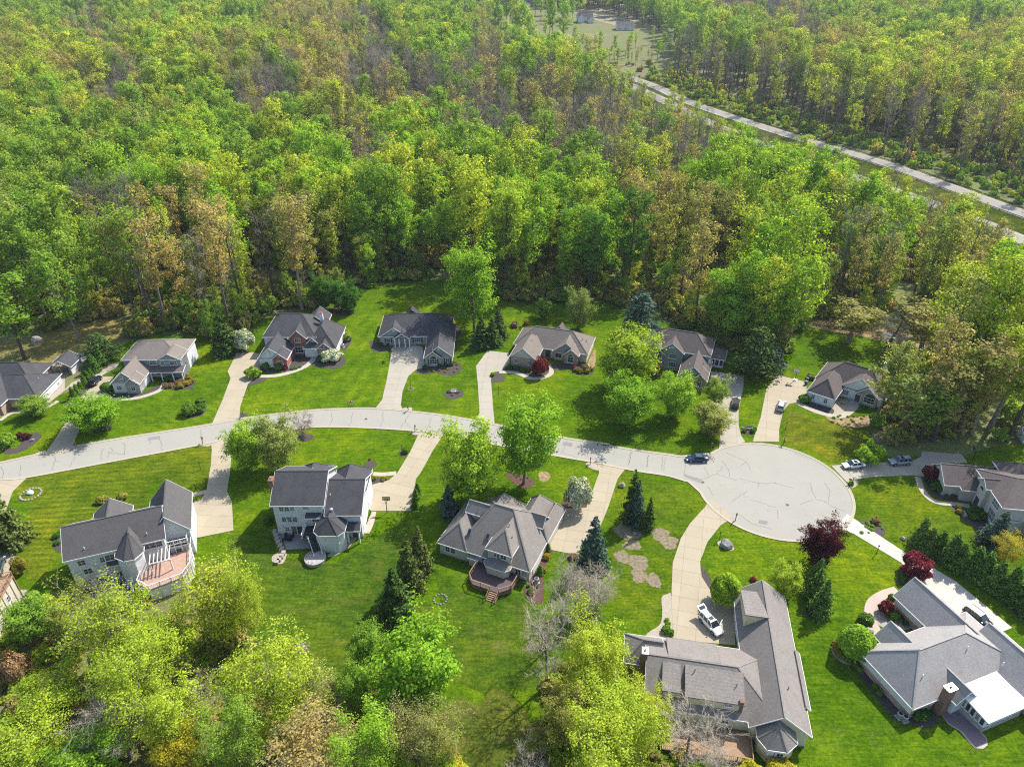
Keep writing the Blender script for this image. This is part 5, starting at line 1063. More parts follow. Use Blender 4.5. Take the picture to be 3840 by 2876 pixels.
shape('dome', ball(33, 2.2, 3.4, 5200, 0.25, 0.24), leaf='bright'); shape('globe', ball(37, 2.2, 3.4, 6500, 0.24, 0.07), leaf='bright'); shape('tuft', ball(34, 0.5, 0.55, 260, 0.18, 0.2), leaf='rust')
shape('flower', ball(35, 2.2, 3.2, 4200, 0.24, 0.18), leaf='white'); shape('scrub', ball(36, 1.6, 2.2, 900, 0.36, 0.35), leaf='green')
SRC = {}
def plant(name, sname, leaf, loc, rz, sc, label, cat, group=None):
    e = SHAPES[sname]; r = empty(name, loc, rz, label, cat, group); r.scale = sc
    t = link('trunk' if cat == 'tree' else 'stems', e['trunk'], r); c = link('crown' if cat == 'tree' else 'foliage', e['crown'], r)
    if leaf and not e['bare']: c.material_slots[0].link = 'OBJECT'; c.material_slots[0].material = LM[leaf]
    elif leaf and e['bare']: c.material_slots[0].link = 'OBJECT'; c.material_slots[0].material = BK[leaf]
    SRC.setdefault(sname, (t, c)); return r
def top_height(b, py):
    lo, hi = 0.1, 60.0
    for _ in range(40):
        m = (lo+hi)/2
        if proj((b.x, b.y, b.z+m))[1] > py: lo = m
        else: hi = m
    return lo
prng = random.Random(5)
def tree(sname, leaf, cr, bx, by, ty, hw, label, cat='tree', name=None, group=None, crownx=False):
    a = CR[cr]; e = SHAPES[sname]; ux = bx
    for _ in range(4):
        b = PT(cr, ux, by); d = math.sqrt(b.x**2+b.y**2+(CAMH-b.z)**2); rw = hw/a[2]*d/FPX
        he = top_height(b, a[1]+ty/a[2]); dep = math.asin((CAMH-b.z)/d); cd_, sd_ = math.cos(dep), math.sin(dep)
        lo, hi = 0.45*he, he                      # the crown's far rim, not its tip, makes the top edge in the picture
        for _ in range(30):
            h = (lo+hi)/2
            if 0.60*h*cd_+math.hypot(0.40*h*cd_, 0.8*rw*sd_) > he*cd_: hi = h
            else: lo = h
        if sname in ('spruA', 'spruB', 'thuja'): h = he
        if not crownx: break
        ux += (bx-(proj((b.x, b.y, b.z+0.62*h))[0]-a[0])*a[2])
    nm = name or ('tree' if cat == 'tree' else 'shrub')
    return plant(nm, sname, leaf, b, prng.uniform(0, 6.28), (rw/e['R'], rw/e['R'], h/e['H']), label, cat, group)
def trees():
    T = tree
    T('mapA', 'green', 'c1', 330, 1275, 1110, 100, 'rounded olive-green tree before the left-edge house', name='leafy_tree')
    T('mapA', 'bright', 'c1', 830, 1400, 1105, 185, 'bright green spreading tree beside the left drive', name='leafy_tree')
    T('wC', 'green', 'c1', 690, 640, -150, 170, 'tall leaning tree behind the open pavilion', name='leafy_tree')
    T('wA', 'green', 'c1', 215, 800, 60, 190, 'tall tree with twin trunks at the left edge', name='leafy_tree')
    T('pine', 'fir', 'c1', 890, 800, 570, 125, 'dark bushy evergreen left of the grey house', name='evergreen_tree')
    T('spruB', 'fir', 'c1', 1950, 745, 420, 110, 'dark spruce at the head of the brick house drive', name='spruce_tree')
    T('flower', 'white', 'c2', 135, 610, 430, 85, 'creamy flowering shrub at the brick house corner', 'shrub', 'flowering_shrub')
    T('flower', 'white', 'c2', 880, 690, 585, 95, 'white flowering dogwood before the brick house', 'shrub', 'flowering_shrub')
    T('mapA', 'bright', 'd2', 190, 375, -60, 160, 'bright green tree left of the brick chimney', name='leafy_tree')
    T('mapB', 'pale', 'd2', 430, 370, -110, 180, 'pale willowy tree above the white house', name='leafy_tree')
    T('bareS', None, 'c2', 640, 1350, 1150, 130, 'small bare pinkish tree in a round mulch bed', name='bare_tree')
    T('mapC', 'yg', 'c3', 1400, 935, 390, 265, 'big yellow-green tree left of the grey two-storey house', name='leafy_tree')
    T('mapA', 'bright', 'c3', 1450, 1235, 810, 205, 'bright round tree in front of the big yellow-green one', name='leafy_tree')
    T('mapB', 'bright', 'c3', 1860, 1185, 765, 170, 'vivid green oval tree before the stone garage', name='leafy_tree')
    T('mapA', 'pale', 'c4', 605, 1095, 825, 150, 'pale green small tree beside the black car drive', name='leafy_tree')
    T('mapB', 'green', 'c4', 640, 850, 605, 100, 'slim young tree at the stone garage corner', name='leafy_tree')
    T('mapC', 'bright', 'd3', 930, 262, -560, 265, 'tall street tree with bare trunk over red mulch', name='leafy_tree')
    T('mapA', 'bright', 'd3', 470, 410, -285, 250, 'dense green tree left of the beige house', name='leafy_tree')
    T('spruB', 'blue', 'd3', 290, 520, 280, 90, 'dark bluish conifer under the dense green tree', name='spruce_tree')
    T('flower', 'white', 'd3', 1390, 475, 205, 118, 'large white-flowering shrub beside the tan drive', 'shrub', 'flowering_shrub')
    T('spruA', 'fir', 'd4', 285, 690, 265, 88, 'tallest spruce of the trio on the patchy lawn', name='spruce_tree')
    T('spruA', 'blue', 'd4', 325, 725, 355, 82, 'middle bluish spruce of the trio on the patchy lawn', name='spruce_tree')
    T('spruB', 'fir', 'd4', 430, 765, 500, 62, 'smallest spruce of the trio on the patchy lawn', name='spruce_tree')
    T('spruA', 'blue', 'd3', 1520, 990, 555, 138, 'blue spruce beside the beige house drive', name='spruce_tree')
    T('spruB', 'firy', 'd2', 1650, 1250, 865, 105, 'far spruce of the three on the lot line', name='spruce_tree')
    T('spruA', 'firy', 'd2', 1560, 1400, 975, 130, 'middle spruce of the three on the lot line', name='spruce_tree')
    T('spruB', 'fir', 'd2', 1445, 1620, 1235, 150, 'near broad spruce of the three on the lot line', name='spruce_tree')
    T('mapA', 'purple', 'd4', 1885, 1075, 690, 150, 'purple-leaved maple at the edge of the circle', name='purple_tree')
    T('mapB', 'yg', 'd4', 1600, 1335, 1030, 130, 'yellow-green tree beside the long garage roof', name='leafy_tree')
    T('spruB', 'thuja', 'd5', 405, 800, 565, 85, 'far conifer of the column below the purple maple', name='conifer')
    T('spruB', 'thuja', 'd5', 400, 890, 655, 90, 'middle conifer of the column below the purple maple', name='conifer')
    T('spruB', 'thuja', 'd5', 440, 1035, 750, 92, 'near conifer of the column below the purple maple', name='conifer')
    T('dome', 'red', 'd5', 1255, 700, 525, 108, 'red-leaved dome tree beside the bright drive', name='red_tree')
    T('dome', 'red', 'd5', 1000, 1025, 925, 52, 'small red-leaved shrub inside the curved walk', 'shrub', 'red_shrub')
    for i, (x, y, t, w) in enumerate(((1290,450,222,84),(1370,490,305,78),(1455,525,335,80),(1550,600,355,90),(1625,645,440,82),(1740,700,465,90),(1830,750,515,90),(1940,815,595,92),(2060,880,645,92),(2160,965,755,92),(2262,1045,830,95))):
        T('thuja', 'thuja', 'd5', x, y, t, w*0.86, '%s arborvitae from the circle in the row beside the bright drive' % ('first','second','third','fourth','fifth','sixth','seventh','eighth','ninth','tenth','eleventh')[i], name='arborvitae', group='arborvitae row beside the bright drive')
    T('spruA', 'blue', 'd5', 1930, 465, 165, 112, 'silvery blue spruce below the tall windows', name='spruce_tree')
    T('nearS', 'yellow', 'd5', 2010, 610, 330, 105, 'small thin tree with yellow young leaves', name='leafy_tree')
    T('globe', 'bright', 'd5', 735, 1385, 1145, 130, 'clipped green globe tree at the house corner', name='globe_tree')
    T('globe', 'bright', 'd4', 1085, 1395, 1145, 118, 'lime-green globe tree beside the curved drive', name='globe_tree')
    T('pine', 'fir', 'c4', 985, 600, 175, 190, 'large dark pine between the two drives', name='pine_tree')
    T('pine', 'blue', 'c4', 1130, 530, 330, 110, 'bluish pine behind the large dark one', name='pine_tree')
    T('pine', 'blue', 'c3', 1560, 445, 95, 165, 'blue-green pine behind the big yellow-green tree', name='pine_tree')
    T('spruB', 'fir', 'c3', 195, 580, 315, 90, 'left dark spruce beside the tan brick house', name='spruce_tree')
    T('spruB', 'fir', 'c3', 290, 560, 330, 85, 'front dark spruce beside the tan brick house', name='spruce_tree')
    T('spruA', 'fir', 'c3', 345, 490, 245, 85, 'tallest dark spruce beside the tan brick house', name='spruce_tree')
    T('mapC', 'bright', 'c3', 135, 445, -330, 225, 'tall bright tree standing alone behind the bungalow', name='leafy_tree')
    T('mapB', 'green', 'c3', 735, 335, 150, 78, 'slender tree behind the tan brick house', name='leafy_tree')
    T('mapB', 'pale', 'c3', 1040, 425, 55, 112, 'tall pale birch-like tree behind the tan roof', name='leafy_tree')
    for i, (x, y, t, w, s) in enumerate(((820,245,-50,105,'left'),(950,262,-20,120,'middle'),(1045,268,20,105,'right'))):
        T('mapB', 'deep', 'c2', x, y, t, w, '%s dark green tree behind the brick house chimney' % s, name='leafy_tree')
    T('spruA', 'firy', 'd1', 95, 1005, 505, 145, 'broad olive spruce at the left edge', name='spruce_tree')
    T('dome', 'goldb', 'd1', 190, 1255, 1135, 55, 'golden-brown shrub on the left lawn', 'shrub', 'golden_shrub')
    T('dome', 'red', 'c3', 705, 820, 668, 70, 'purple-red small tree before the tan brick garage', name='red_tree')
    T('dome', 'red', 'c3', 1690, 830, 725, 40, 'pink-flowering shrub at the grey house door', 'shrub', 'flowering_shrub')
    T('dome', 'purple', 'c5', 1400, 1270, 1145, 68, 'dark purple globe shrub at the garage corner', 'shrub', 'purple_shrub')
    T('scrub', 'bright', 'c5', 850, 1100, 930, 100, 'bright bushy thicket behind the silver sedan', 'shrub', 'bush')
    # wood edge on the right
    for i, (s, l, cr, x, y, t, w, lab) in enumerate((
        ('wS', 'pale', 'c5', 1150, 900, 360, 190, 'pale green clump tree beside the stone-fronted house'), ('wS', 'green', 'c5', 1300, 930, 420, 150, 'green tree in the clump above the grey car'),
        ('wS', 'gold', 'c5', 1420, 930, 250, 170, 'golden budding tree above the grey car'), ('wT', 'yg', 'c5', 1900, 840, -60, 200, 'tall yellow-green tree at the right wood edge'),
        ('wB', 'bright', 'c5', 2120, 850, 150, 150, 'bright slim tree at the right edge'), ('wS', 'olive', 'c5', 1620, 900, 150, 170, 'olive thin tree in the right woods'), ('wT', 'gold', 'c5', 1750, 860, 40, 170, 'golden tall tree in the right woods'),
        ('mapC', 'bright', 'c4', 750, 300, -330, 260, 'broad bright tree behind the screened porch'), ('mapC', 'yg', 'c4', 640, 250, -250, 170, 'yellow-green tall tree behind the brown roof'), ('mapC', 'bright', 'c4', 1130, 340, -280, 200, 'bright tree right of the large dark pine'), ('mapC', 'yg', 'c4', 960, 290, -330, 210, 'tall yellow-green tree above the large dark pine'),
        ('wT', 'gold', 'c5', 690, 80, -280, 200, 'golden multi-stem tree behind the stone-fronted house'), ('wT', 'gold', 'c5', 1310, 190, -260, 230, 'golden tree by the creek'), ('bA', 'twigs', 'c5', 985, 200, -200, 150, 'bare leaning tree by the creek'))):
        T(s, l, cr, x, y, t, w, lab, name='bare_tree' if l == 'twigs' else 'leafy_tree')
    # foreground woods along the lower edge
    F = [('nearS', 'yg', 'e1', 900, 870, 130, 260, 'big half-leafed tree with forked trunk lower left'), ('nearA', 'olive', 'e1', 640, 600, 170, 200, 'olive-green tree below the white house'), ('mapC', 'green', 'e1', 260, 540, 170, 170, 'green tree at the cream house corner'),
         ('nearA', 'yg', 'e1', 1300, 900, 265, 285, 'lime tree with ragged top below the red deck'), ('nearB', 'yg', 'e1', 130, 1560, 1120, 300, 'lime tree in the lower left corner'), ('bareA', 'twigp', 'e1', 960, 1580, 960, 230, 'grey bare tree in the lower left woods'),
         ('mapA', 'bright', 'e1', 700, 1790, 1375, 240, 'vivid green tree at the lower edge, left'), ('mapC', 'yellow', 'e1', 1450, 1790, 1395, 180, 'yellow-leaved tree at the lower edge'), ('nearA', 'yg', 'e1', 380, 1190, 840, 220, 'ragged lime thicket tree, lower left'),
         ('bareB', 'twigs', 'e1', 1680, 1260, 860, 130, 'brown bare bush tree between lime trees'), ('nearA', 'yg', 'e1', 1400, 1540, 880, 260, 'lower lime tree in the middle of the lower left woods'), ('nearB', 'yg', 'e1', 1080, 1280, 520, 250, 'tall lime tree in the lower left woods'),
         ('nearM', 'yg', 'e1', 1850, 600, -70, 230, 'wide half-leafed tree right of the red deck'), ('nearA', 'yg', 'e1', 2080, 620, -170, 140, 'bright lime tree along the back lawn'), ('bareA', 'twigs', 'e1', 860, 380, 60, 150, 'dark bare shrub tree against the white wall'),
         ('nearB', 'yg', 'e2', 350, 1400, 560, 330, 'big lime tree left of the back lawn'), ('nearS', 'pale', 'e2', 740, 1290, 790, 160, 'pale thin tree at the back lawn tip'), ('nearS', 'gold', 'e2', 780, 1800, 1130, 330, 'tan budding tree at the lower edge'),
         ('mapA', 'green', 'e2', 1180, 850, 450, 150, 'smaller dark green maple on the back lawn'), ('mapA', 'bright', 'e2', 1570, 1180, 405, 315, 'large dense green maple on the back lawn'), ('mapB', 'green', 'e2', 1060, 1180, 745, 135, 'green tree beneath the large maple'),
         ('nearA', 'bright', 'e2', 1180, 1800, 1075, 260, 'vivid green tree at the lower edge, centre'), ('nearS', 'gold', 'e2', 1560, 1640, 1050, 210, 'tan twiggy tree at the lower edge, centre'), ('mapC', 'yellow', 'e2', 1340, 1330, 1000, 105, 'yellowish small tree below the large maple'),
         ('mapA', 'bright', 'e2', 1620, 1820, 1440, 230, 'low green tree at the lower edge beside rough grass'), ('nearA', 'green', 'e2', 40, 1760, 1000, 220, 'green tree behind the big lime tree'), ('nearS', 'olive', 'e2', 1770, 1720, 1090, 180, 'thin olive tree at the rough grass'),
         ('nearA', 'yg', 'e3', 1500, 1090, 300, 255, 'tall lime tree left of the long roof'), ('nearA', 'yg', 'e3', 1610, 1340, 690, 280, 'lime tree overhanging the long roof'), ('nearB', 'yg', 'e3', 1780, 1560, 850, 300, 'broad lime tree below the long roof'),
         ('nearA', 'olive', 'e3', 1300, 1480, 900, 200, 'shaded lime tree beside the rough grass'), ('nearB', 'yg', 'e3', 1650, 1950, 1140, 330, 'broad lime tree top at the lower edge, right of centre'), ('nearA', 'yg', 'e3', 2000, 1420, 925, 165, 'lime tree against the shingled dormers'),
         ('bareA', 'twigp', 'e3', 990, 1880, 1470, 220, 'grey-tan bare tree at the lower edge'), ('mapC', 'olive', 'e3', 1050, 1520, 1300, 90, 'small olive tree casting a long shadow'), ('mapC', 'yellow', 'e3', 300, 1900, 1570, 200, 'yellow tree top at the lower edge'),
         ('bareA', 'twigp', 'e3', 1135, 960, 170, 230, 'large grey bare tree on the lawn edge'), ('bareA', 'twigp', 'd3', 1270, 1590, 900, 160, 'tall grey bare tree behind the blue spruce'), ('bareB', 'twigp', 'd3', 1410, 1370, 925, 170, 'grey bare tree below the blue spruce'), ('bareB', 'twigp', 'd3', 1570, 1370, 990, 190, 'spreading grey bare tree right of the blue spruce'),
         ('bareA', 'twigp', 'd6', 800, 1640, 1000, 245, 'bare budding tree before the shingled house'), ('bareB', 'twigp', 'd6', 1010, 1700, 1420, 150, 'low bare shrub tree by the wood deck'), ('dome', 'yellow', 'd6', 1560, 1720, 1585, 110, 'yellow shrub at the lower edge by the bay'), ('dome', 'yellow', 'd6', 1290, 1740, 1600, 110, 'second yellow shrub at the lower edge, left of the bay'),
         ('dome', 'rust', 'e1', 110, 900, 690, 95, 'brown-purple shrub in the lower left corner'), ('scrub', 'olive', 'e1', 1880, 640, 420, 130, 'tan scrub at the corner of the back lawn'), ('scrub', 'yg', 'e1', 430, 380, 200, 110, 'green scrub by the cream house'), ('scrub', 'bright', 'e1', 330, 300, 150, 90, 'leafy bush by the flat stones')]
    for s, l, cr, x, y, t, w, lab in F:
        sh_ = s in ('dome', 'scrub')
        T(s, l, cr, x, y, t, w, lab, 'shrub' if sh_ else 'tree', 'shrub' if sh_ else ('bare_tree' if s.startswith('bare') else 'leafy_tree'), crownx=True)
trees()
def shrubs():
    def sb(cr, pts, s, l, lab, group, name='clipped_shrub'):
        for i, (x, y, r) in enumerate(pts):
            b = P(cr, x, y); e = SHAPES[s]; d = math.sqrt(b.x**2+b.y**2+CAMH**2); rw = r/CR[cr][2]*d/FPX
            plant(name, s, l, b, prng.uniform(0, 6.28), (rw/e['R'], rw/e['R'], rw/e['R']*prng.uniform(0.92, 1.1)), lab if len(pts) == 1 else lab, 'shrub', group if len(pts) > 1 else None)
    sb('c1', [(1640,1270,62),(1735,1190,42),(1730,1250,46)], 'ballA', 'box', 'one of three clipped globes on the lawn of the grey house', 'three clipped globes on the left lawn')
    sb('c1', [(640,1140,30),(670,1095,26),(700,1060,24),(733,1020,26),(765,985,28),(790,955,24)], 'thuja', 'box', 'one of the small clipped cones along the left drive', 'clipped cones along the left drive', 'clipped_conifer')
    sb('c1', [(735,930,26),(770,920,24),(820,905,48),(885,860,44)], 'thuja', 'thuja', 'one of the young conifers beside the pavilion yard', 'young conifers by the pavilion', 'young_conifer')
    sb('c1', [(1560,1040,34),(1600,1025,30),(1630,1015,30),(1655,1000,28),(1640,970,34)], 'ballB', 'goldb', 'one of the golden shrubs at the porch corner of the grey house', 'golden shrubs at the grey house porch', 'golden_shrub')
    sb('c1', [(1440,1040,32),(1480,1035,30),(1530,1010,26),(1590,1000,26)], 'tuft', 'rust', 'one of the rusty tufts before the grey house porch', 'rusty tufts at the grey house', 'grass_tuft')
    sb('c1', [(930,1070,44)], 'ballA', 'box', 'single round shrub at the grey garage corner', None); sb('c1', [(1465,985,30)], 'ballB', 'deep', 'dark shrub under the grey house porch', None)
    sb('c1', [(60,1540,70)], 'scrub', 'green', 'leafy young shrub in the left-edge bed', None, 'shrub'); sb('c1', [(235,1480,32),(175,1470,26)], 'ballB', 'purple', 'one of two purple barberries in the left-edge bed', 'purple barberries in the left-edge bed', 'barberry')
    sb('c2', [(210,835,64)], 'ballB', 'green', 'round shrub where the brick house drive bends', None); sb('c2', [(312,770,35),(427,770,34)], 'ballA', 'box', 'one of two clipped globes before the brick garage', 'clipped globes before the brick garage')
    sb('c2', [(485,770,24)], 'ballB', 'red', 'small red shrub before the brick garage', None); sb('c2', [(1015,520,46)], 'ballB', 'pale', 'grey-green shrub at the brick house end wall', None, 'shrub')
    sb('c2', [(800,690,40),(840,705,36),(930,690,36)], 'ballB', 'deep', 'one of the dark shrubs under the white dogwood', 'dark shrubs under the white dogwood', 'shrub'); sb('c2', [(545,775,18),(575,768,18),(610,755,16)], 'tuft', 'box', 'one of the small plants along the brick house walk', 'small plants along the brick house walk', 'plant')
    sb('c2', [(1690,765,26),(1870,735,24),(1915,735,26),(1815,750,20)], 'ballA', 'deep', 'one of the green mounds before the bungalow wing', 'green mounds before the bungalow wing'); sb('c2', [(1720,795,13),(1762,792,15),(1815,785,15),(1862,797,14),(1880,775,14),(1945,795,13),(1970,768,13),(1965,732,14),(1945,712,13)], 'tuft', 'goldb', 'one of the golden tufts in the curved bungalow bed', 'golden tufts in the curved bed', 'grass_tuft')
    sb('c2', [(1895,970,18),(1970,975,18),(1925,995,14),(1945,950,16)], 'tuft', 'rust', 'one of the rusty tufts around the bench bed', 'rusty tufts in the bench bed', 'grass_tuft'); sb('c2', [(1310,565,22),(1370,560,22)], 'ballB', 'deep', 'one of two shrubs left of the bungalow porch', 'shrubs left of the bungalow porch')
    sb('c2', [(1522,1488,30)], 'ballA', 'box', 'single ball shrub in a round bed by the drive', None); sb('c2', [(1210,1552,14)], 'tuft', 'red', 'tiny red plant behind the garage gable', None, 'plant')
    sb('c3', [(1012,785,26),(1050,800,28),(1105,800,28),(1140,780,26)], 'ballB', 'goldb', 'one of the golden shrubs before the tan brick house', 'golden shrubs before the tan brick house', 'golden_shrub'); sb('c3', [(1090,775,36)], 'ballB', 'rust', 'rusty mound amid the golden shrubs', None); sb('c3', [(995,765,24)], 'ballB', 'red', 'red shrub left of the golden ones', None)
    sb('c3', [(440,765,28),(500,770,24),(560,785,26),(600,790,24),(660,800,24),(290,830,20)], 'ballB', 'deep', 'one of the low plants before the tan brick garage', 'low plants before the tan brick garage', 'shrub'); sb('c3', [(585,385,28)], 'ballA', 'goldb', 'yellow-green globe behind the tan roof', None); sb('c3', [(485,405,34)], 'ballB', 'pinkbud', 'pinkish shrub behind the tan roof', None, 'shrub')
    sb('c4', [(1415,820,46)], 'ballA', 'box', 'large clipped globe at the stone-fronted garage corner', None); sb('c4', [(900,1080,22),(970,1085,24),(990,1065,18)], 'ballB', 'deep', 'one of the dark mounds in the flower island', 'mounds in the flower island'); sb('c4', [(885,1050,12),(960,1045,12),(930,1040,10)], 'tuft', 'white', 'one of the pale flowers in the flower island', 'pale flowers in the flower island', 'flower_clump'); sb('c4', [(1470,620,36)], 'ballB', 'pale', 'shrub behind the stone-fronted garage', None, 'shrub')
    rr = random.Random(8)
    sb('c4', [(1620+rr.uniform(0,440), 965+rr.uniform(-25,60), rr.uniform(8,15)) for _ in range(26)], 'tuft', 'green', 'one of the weedy plants in the bare soil of the stone-fronted house', 'weedy plants in the bare soil', 'plant')
    sb('c5', [(1450,1350,50),(1430,1300,36)], 'ballB', 'deep', 'one of two dark shrubs under the garage wall', 'dark shrubs under the right garage wall'); sb('c5', [(1640,1510,20),(1640,1545,20),(1670,1560,18)], 'ballA', 'goldb', 'one of the lime globes below the stucco house', 'lime globes below the stucco house'); sb('c5', [(1720,1560,34),(1790,1540,40),(1770,1600,36),(1850,1590,36)], 'ballB', 'deep', 'one of the dark shrubs below the tall windows', 'dark shrubs below the tall windows'); sb('c5', [(1530,1390,24),(1600,1410,22)], 'ballB', 'deep', 'one of the low dark plants by the right-hand walk', 'low plants by the right-hand walk'); sb('c5', [(715,1305,24)], 'ballB', 'green', 'leafy plant at the mailbox right of the circle', None, 'plant')
    sb('d5', [(835,1120,56)], 'ballA', 'box', 'large clipped dome beside the pink walk', None); sb('d5', [(810,1165,32),(850,1210,28)], 'ballB', 'deep', 'one of two mounds beyond the clipped dome', 'mounds beyond the clipped dome'); sb('d5', [(1062,915,30)], 'ballA', 'box', 'clipped ball at the garage wall', None); sb('d5', [(1080,1080,46)], 'ballA', 'box', 'clipped dome in the rock garden', None)
    sb('d5', [(590,1310,32),(590,1350,38),(615,1400,34)], 'ballA', 'goldb', 'one of the yellow mounds at the brick bungalow corner', 'yellow mounds at the bungalow corner', 'golden_shrub'); sb('d5', [(680,1425,48)], 'ballA', 'box', 'green mound beside the yellow ones', None); sb('d5', [(1155,700,20),(1155,735,20),(1155,770,20)], 'ballA', 'box', 'one of three small globes beside the garage gable', 'three globes beside the garage gable')
    sb('d5', [(830+rr.uniform(-30,160), 255+rr.uniform(0,90), rr.uniform(10,18)) for _ in range(14)], 'tuft', 'bright', 'one of the flower clumps in the bed by the bright drive', 'flower clumps by the bright drive', 'flower_clump'); sb('d5', [(930,250,34)], 'ballB', 'rust', 'straw-coloured mound in the bed by the bright drive', None); sb('d5', [(590,340,22),(625,335,22)], 'ballB', 'bright', 'one of two green clumps at the mailbox', 'green clumps at the mailbox', 'plant'); sb('d5', [(1120,1040,22),(1150,1080,22),(1180,1130,22)], 'ballA', 'deep', 'one of the small shrubs along the shaded brick wall', 'small shrubs along the shaded brick wall')
    sb('d7', [(745,795,26),(780,835,26),(910,980,26),(950,1030,26)], 'ballA', 'box', 'one of the green balls along the long brick wall', 'green balls along the long brick wall'); sb('d7', [(1280,1230,50),(1350,1210,36)], 'ballB', 'deep', 'one of two bushes behind the chimney corner', 'bushes behind the chimney', 'shrub')
    sb('d2', [(1250,455,24),(1330,450,17),(1355,457,15),(1328,468,18)], 'ballA', 'goldb', 'one of the small balls in the garage bed', 'small balls in the garage bed'); sb('d2', [(1625,570,34),(1612,625,34),(1600,695,36)], 'thuja', 'box', 'one of three clipped cones beside the hoop drive', 'three clipped cones beside the hoop drive', 'clipped_conifer'); sb('d2', [(340,830,40)], 'ballB', 'deep', 'dark bush at the shaded gable of the white house', None, 'shrub')
    for k in range(7): sb('d2', [(1160+k*7, 845-k*16, 26)], 'ballA', 'box', 'clipped hedge section beside the brick-coloured walk, %s from the house' % ('first','second','third','fourth','fifth','sixth','seventh')[k], None, 'hedge')
    sb('d3', [(1140,840,26),(1070,1040,34)], 'thuja', 'box', 'one of two clipped cones at the beige house side', 'clipped cones at the beige house side', 'clipped_conifer'); sb('d3', [(1125,905,38),(1100,1020,30),(1000,1215,24)], 'ballB', 'goldb', 'one of the lime shrubs at the beige house side', 'lime shrubs at the beige house side', 'golden_shrub'); sb('d3', [(1355,905,36)], 'ballB', 'rust', 'rusty shrub below the blue spruce', None, 'shrub'); sb('d3', [(820,170,8),(845,180,8),(870,205,9),(905,225,9),(965,215,10),(990,240,9)], 'tuft', 'box', 'one of the tiny plants in the red mulch bed', 'tiny plants in the red mulch bed', 'plant'); sb('d3', [(985,1200,24),(1050,1155,14),(970,1150,16)], 'ballA', 'deep', 'one of the small shrubs by the air conditioner', 'small shrubs by the air conditioner'); sb('d3', [(1245,545,34)], 'ballB', 'red', 'reddish shrub at the garage corner of the beige house', None, 'shrub')
    sb('d4', [(605,1630,26),(610,1590,22),(600,1560,22)], 'ballB', 'green', 'one of the green plants along the drive bed', 'green plants along the drive bed', 'plant'); sb('d6', [(560,500,40),(600,520,34)], 'ballB', 'box', 'one of two low green shrubs at the roof corner', 'green shrubs at the roof corner'); sb('d6', [(1310,60,26)], 'ballB', 'red', 'red shrub peeping over the garage roof', None, 'shrub')
    sb('d1', [(880,650,44),(1060,620,40)], 'ballB', 'olive', 'one of two shrubs behind the white house roof', 'shrubs behind the white house roof', 'shrub'); sb('d1', [(490,955,26),(500,1010,24),(515,925,20)], 'ballB', 'deep', 'one of the bed plants beside the white gable', 'bed plants beside the white gable', 'plant')
shrubs()

# ---- the woods: nearest 300 as single trees, the rest as massed woodland
def inside(x, y, poly):
    c = False; n = len(poly); j = n-1
    for i in range(n):
        xi, yi, xj, yj = poly[i][0], poly[i][1], poly[j][0], poly[j][1]
        if (yi > y) != (yj > y) and x < (xj-xi)*(y-yi)/(yj-yi)+xi: c = not c
        j = i
    return c
BIGW = [(p.x, p.y) for p in BIG]
def vt(*pts): return [(q.x, q.y) for q in (PT('v', *p) for p in pts)]
CLEAR = [vt((985,46),(980,16),(1060,8),(1300,26),(1420,64),(1420,92),(1330,105),(1240,90),(1180,68),(1100,56)), vt((-60,48),(0,34),(180,28),(330,30),(330,8),(-60,4)),
         vt((515,596),(560,588),(640,600),(660,632),(620,650),(540,645)), vt((1735,745),(1735,694),(1850,694),(2010,722),(2120,750),(2010,790),(1900,790)), vt((0,790),(0,735),(90,715),(230,690),(300,705),(250,745),(150,800))]
HOUSEL = vt((-90,940),(-90,765),(0,735),(180,735),(275,735),(205,815),(150,845),(60,880),(0,905))
THIN = vt((960,58),(1000,40),(1300,60),(1450,72),(1460,110),(1340,120),(1180,100),(1040,78))
YOUNG = vt((1040,92),(1180,100),(1450,95),(1480,150),(1400,215),(1250,195),(1060,140))
THIN2 = vt((-80,78),(0,62),(120,56),(330,48),(420,40),(340,20),(-80,14))
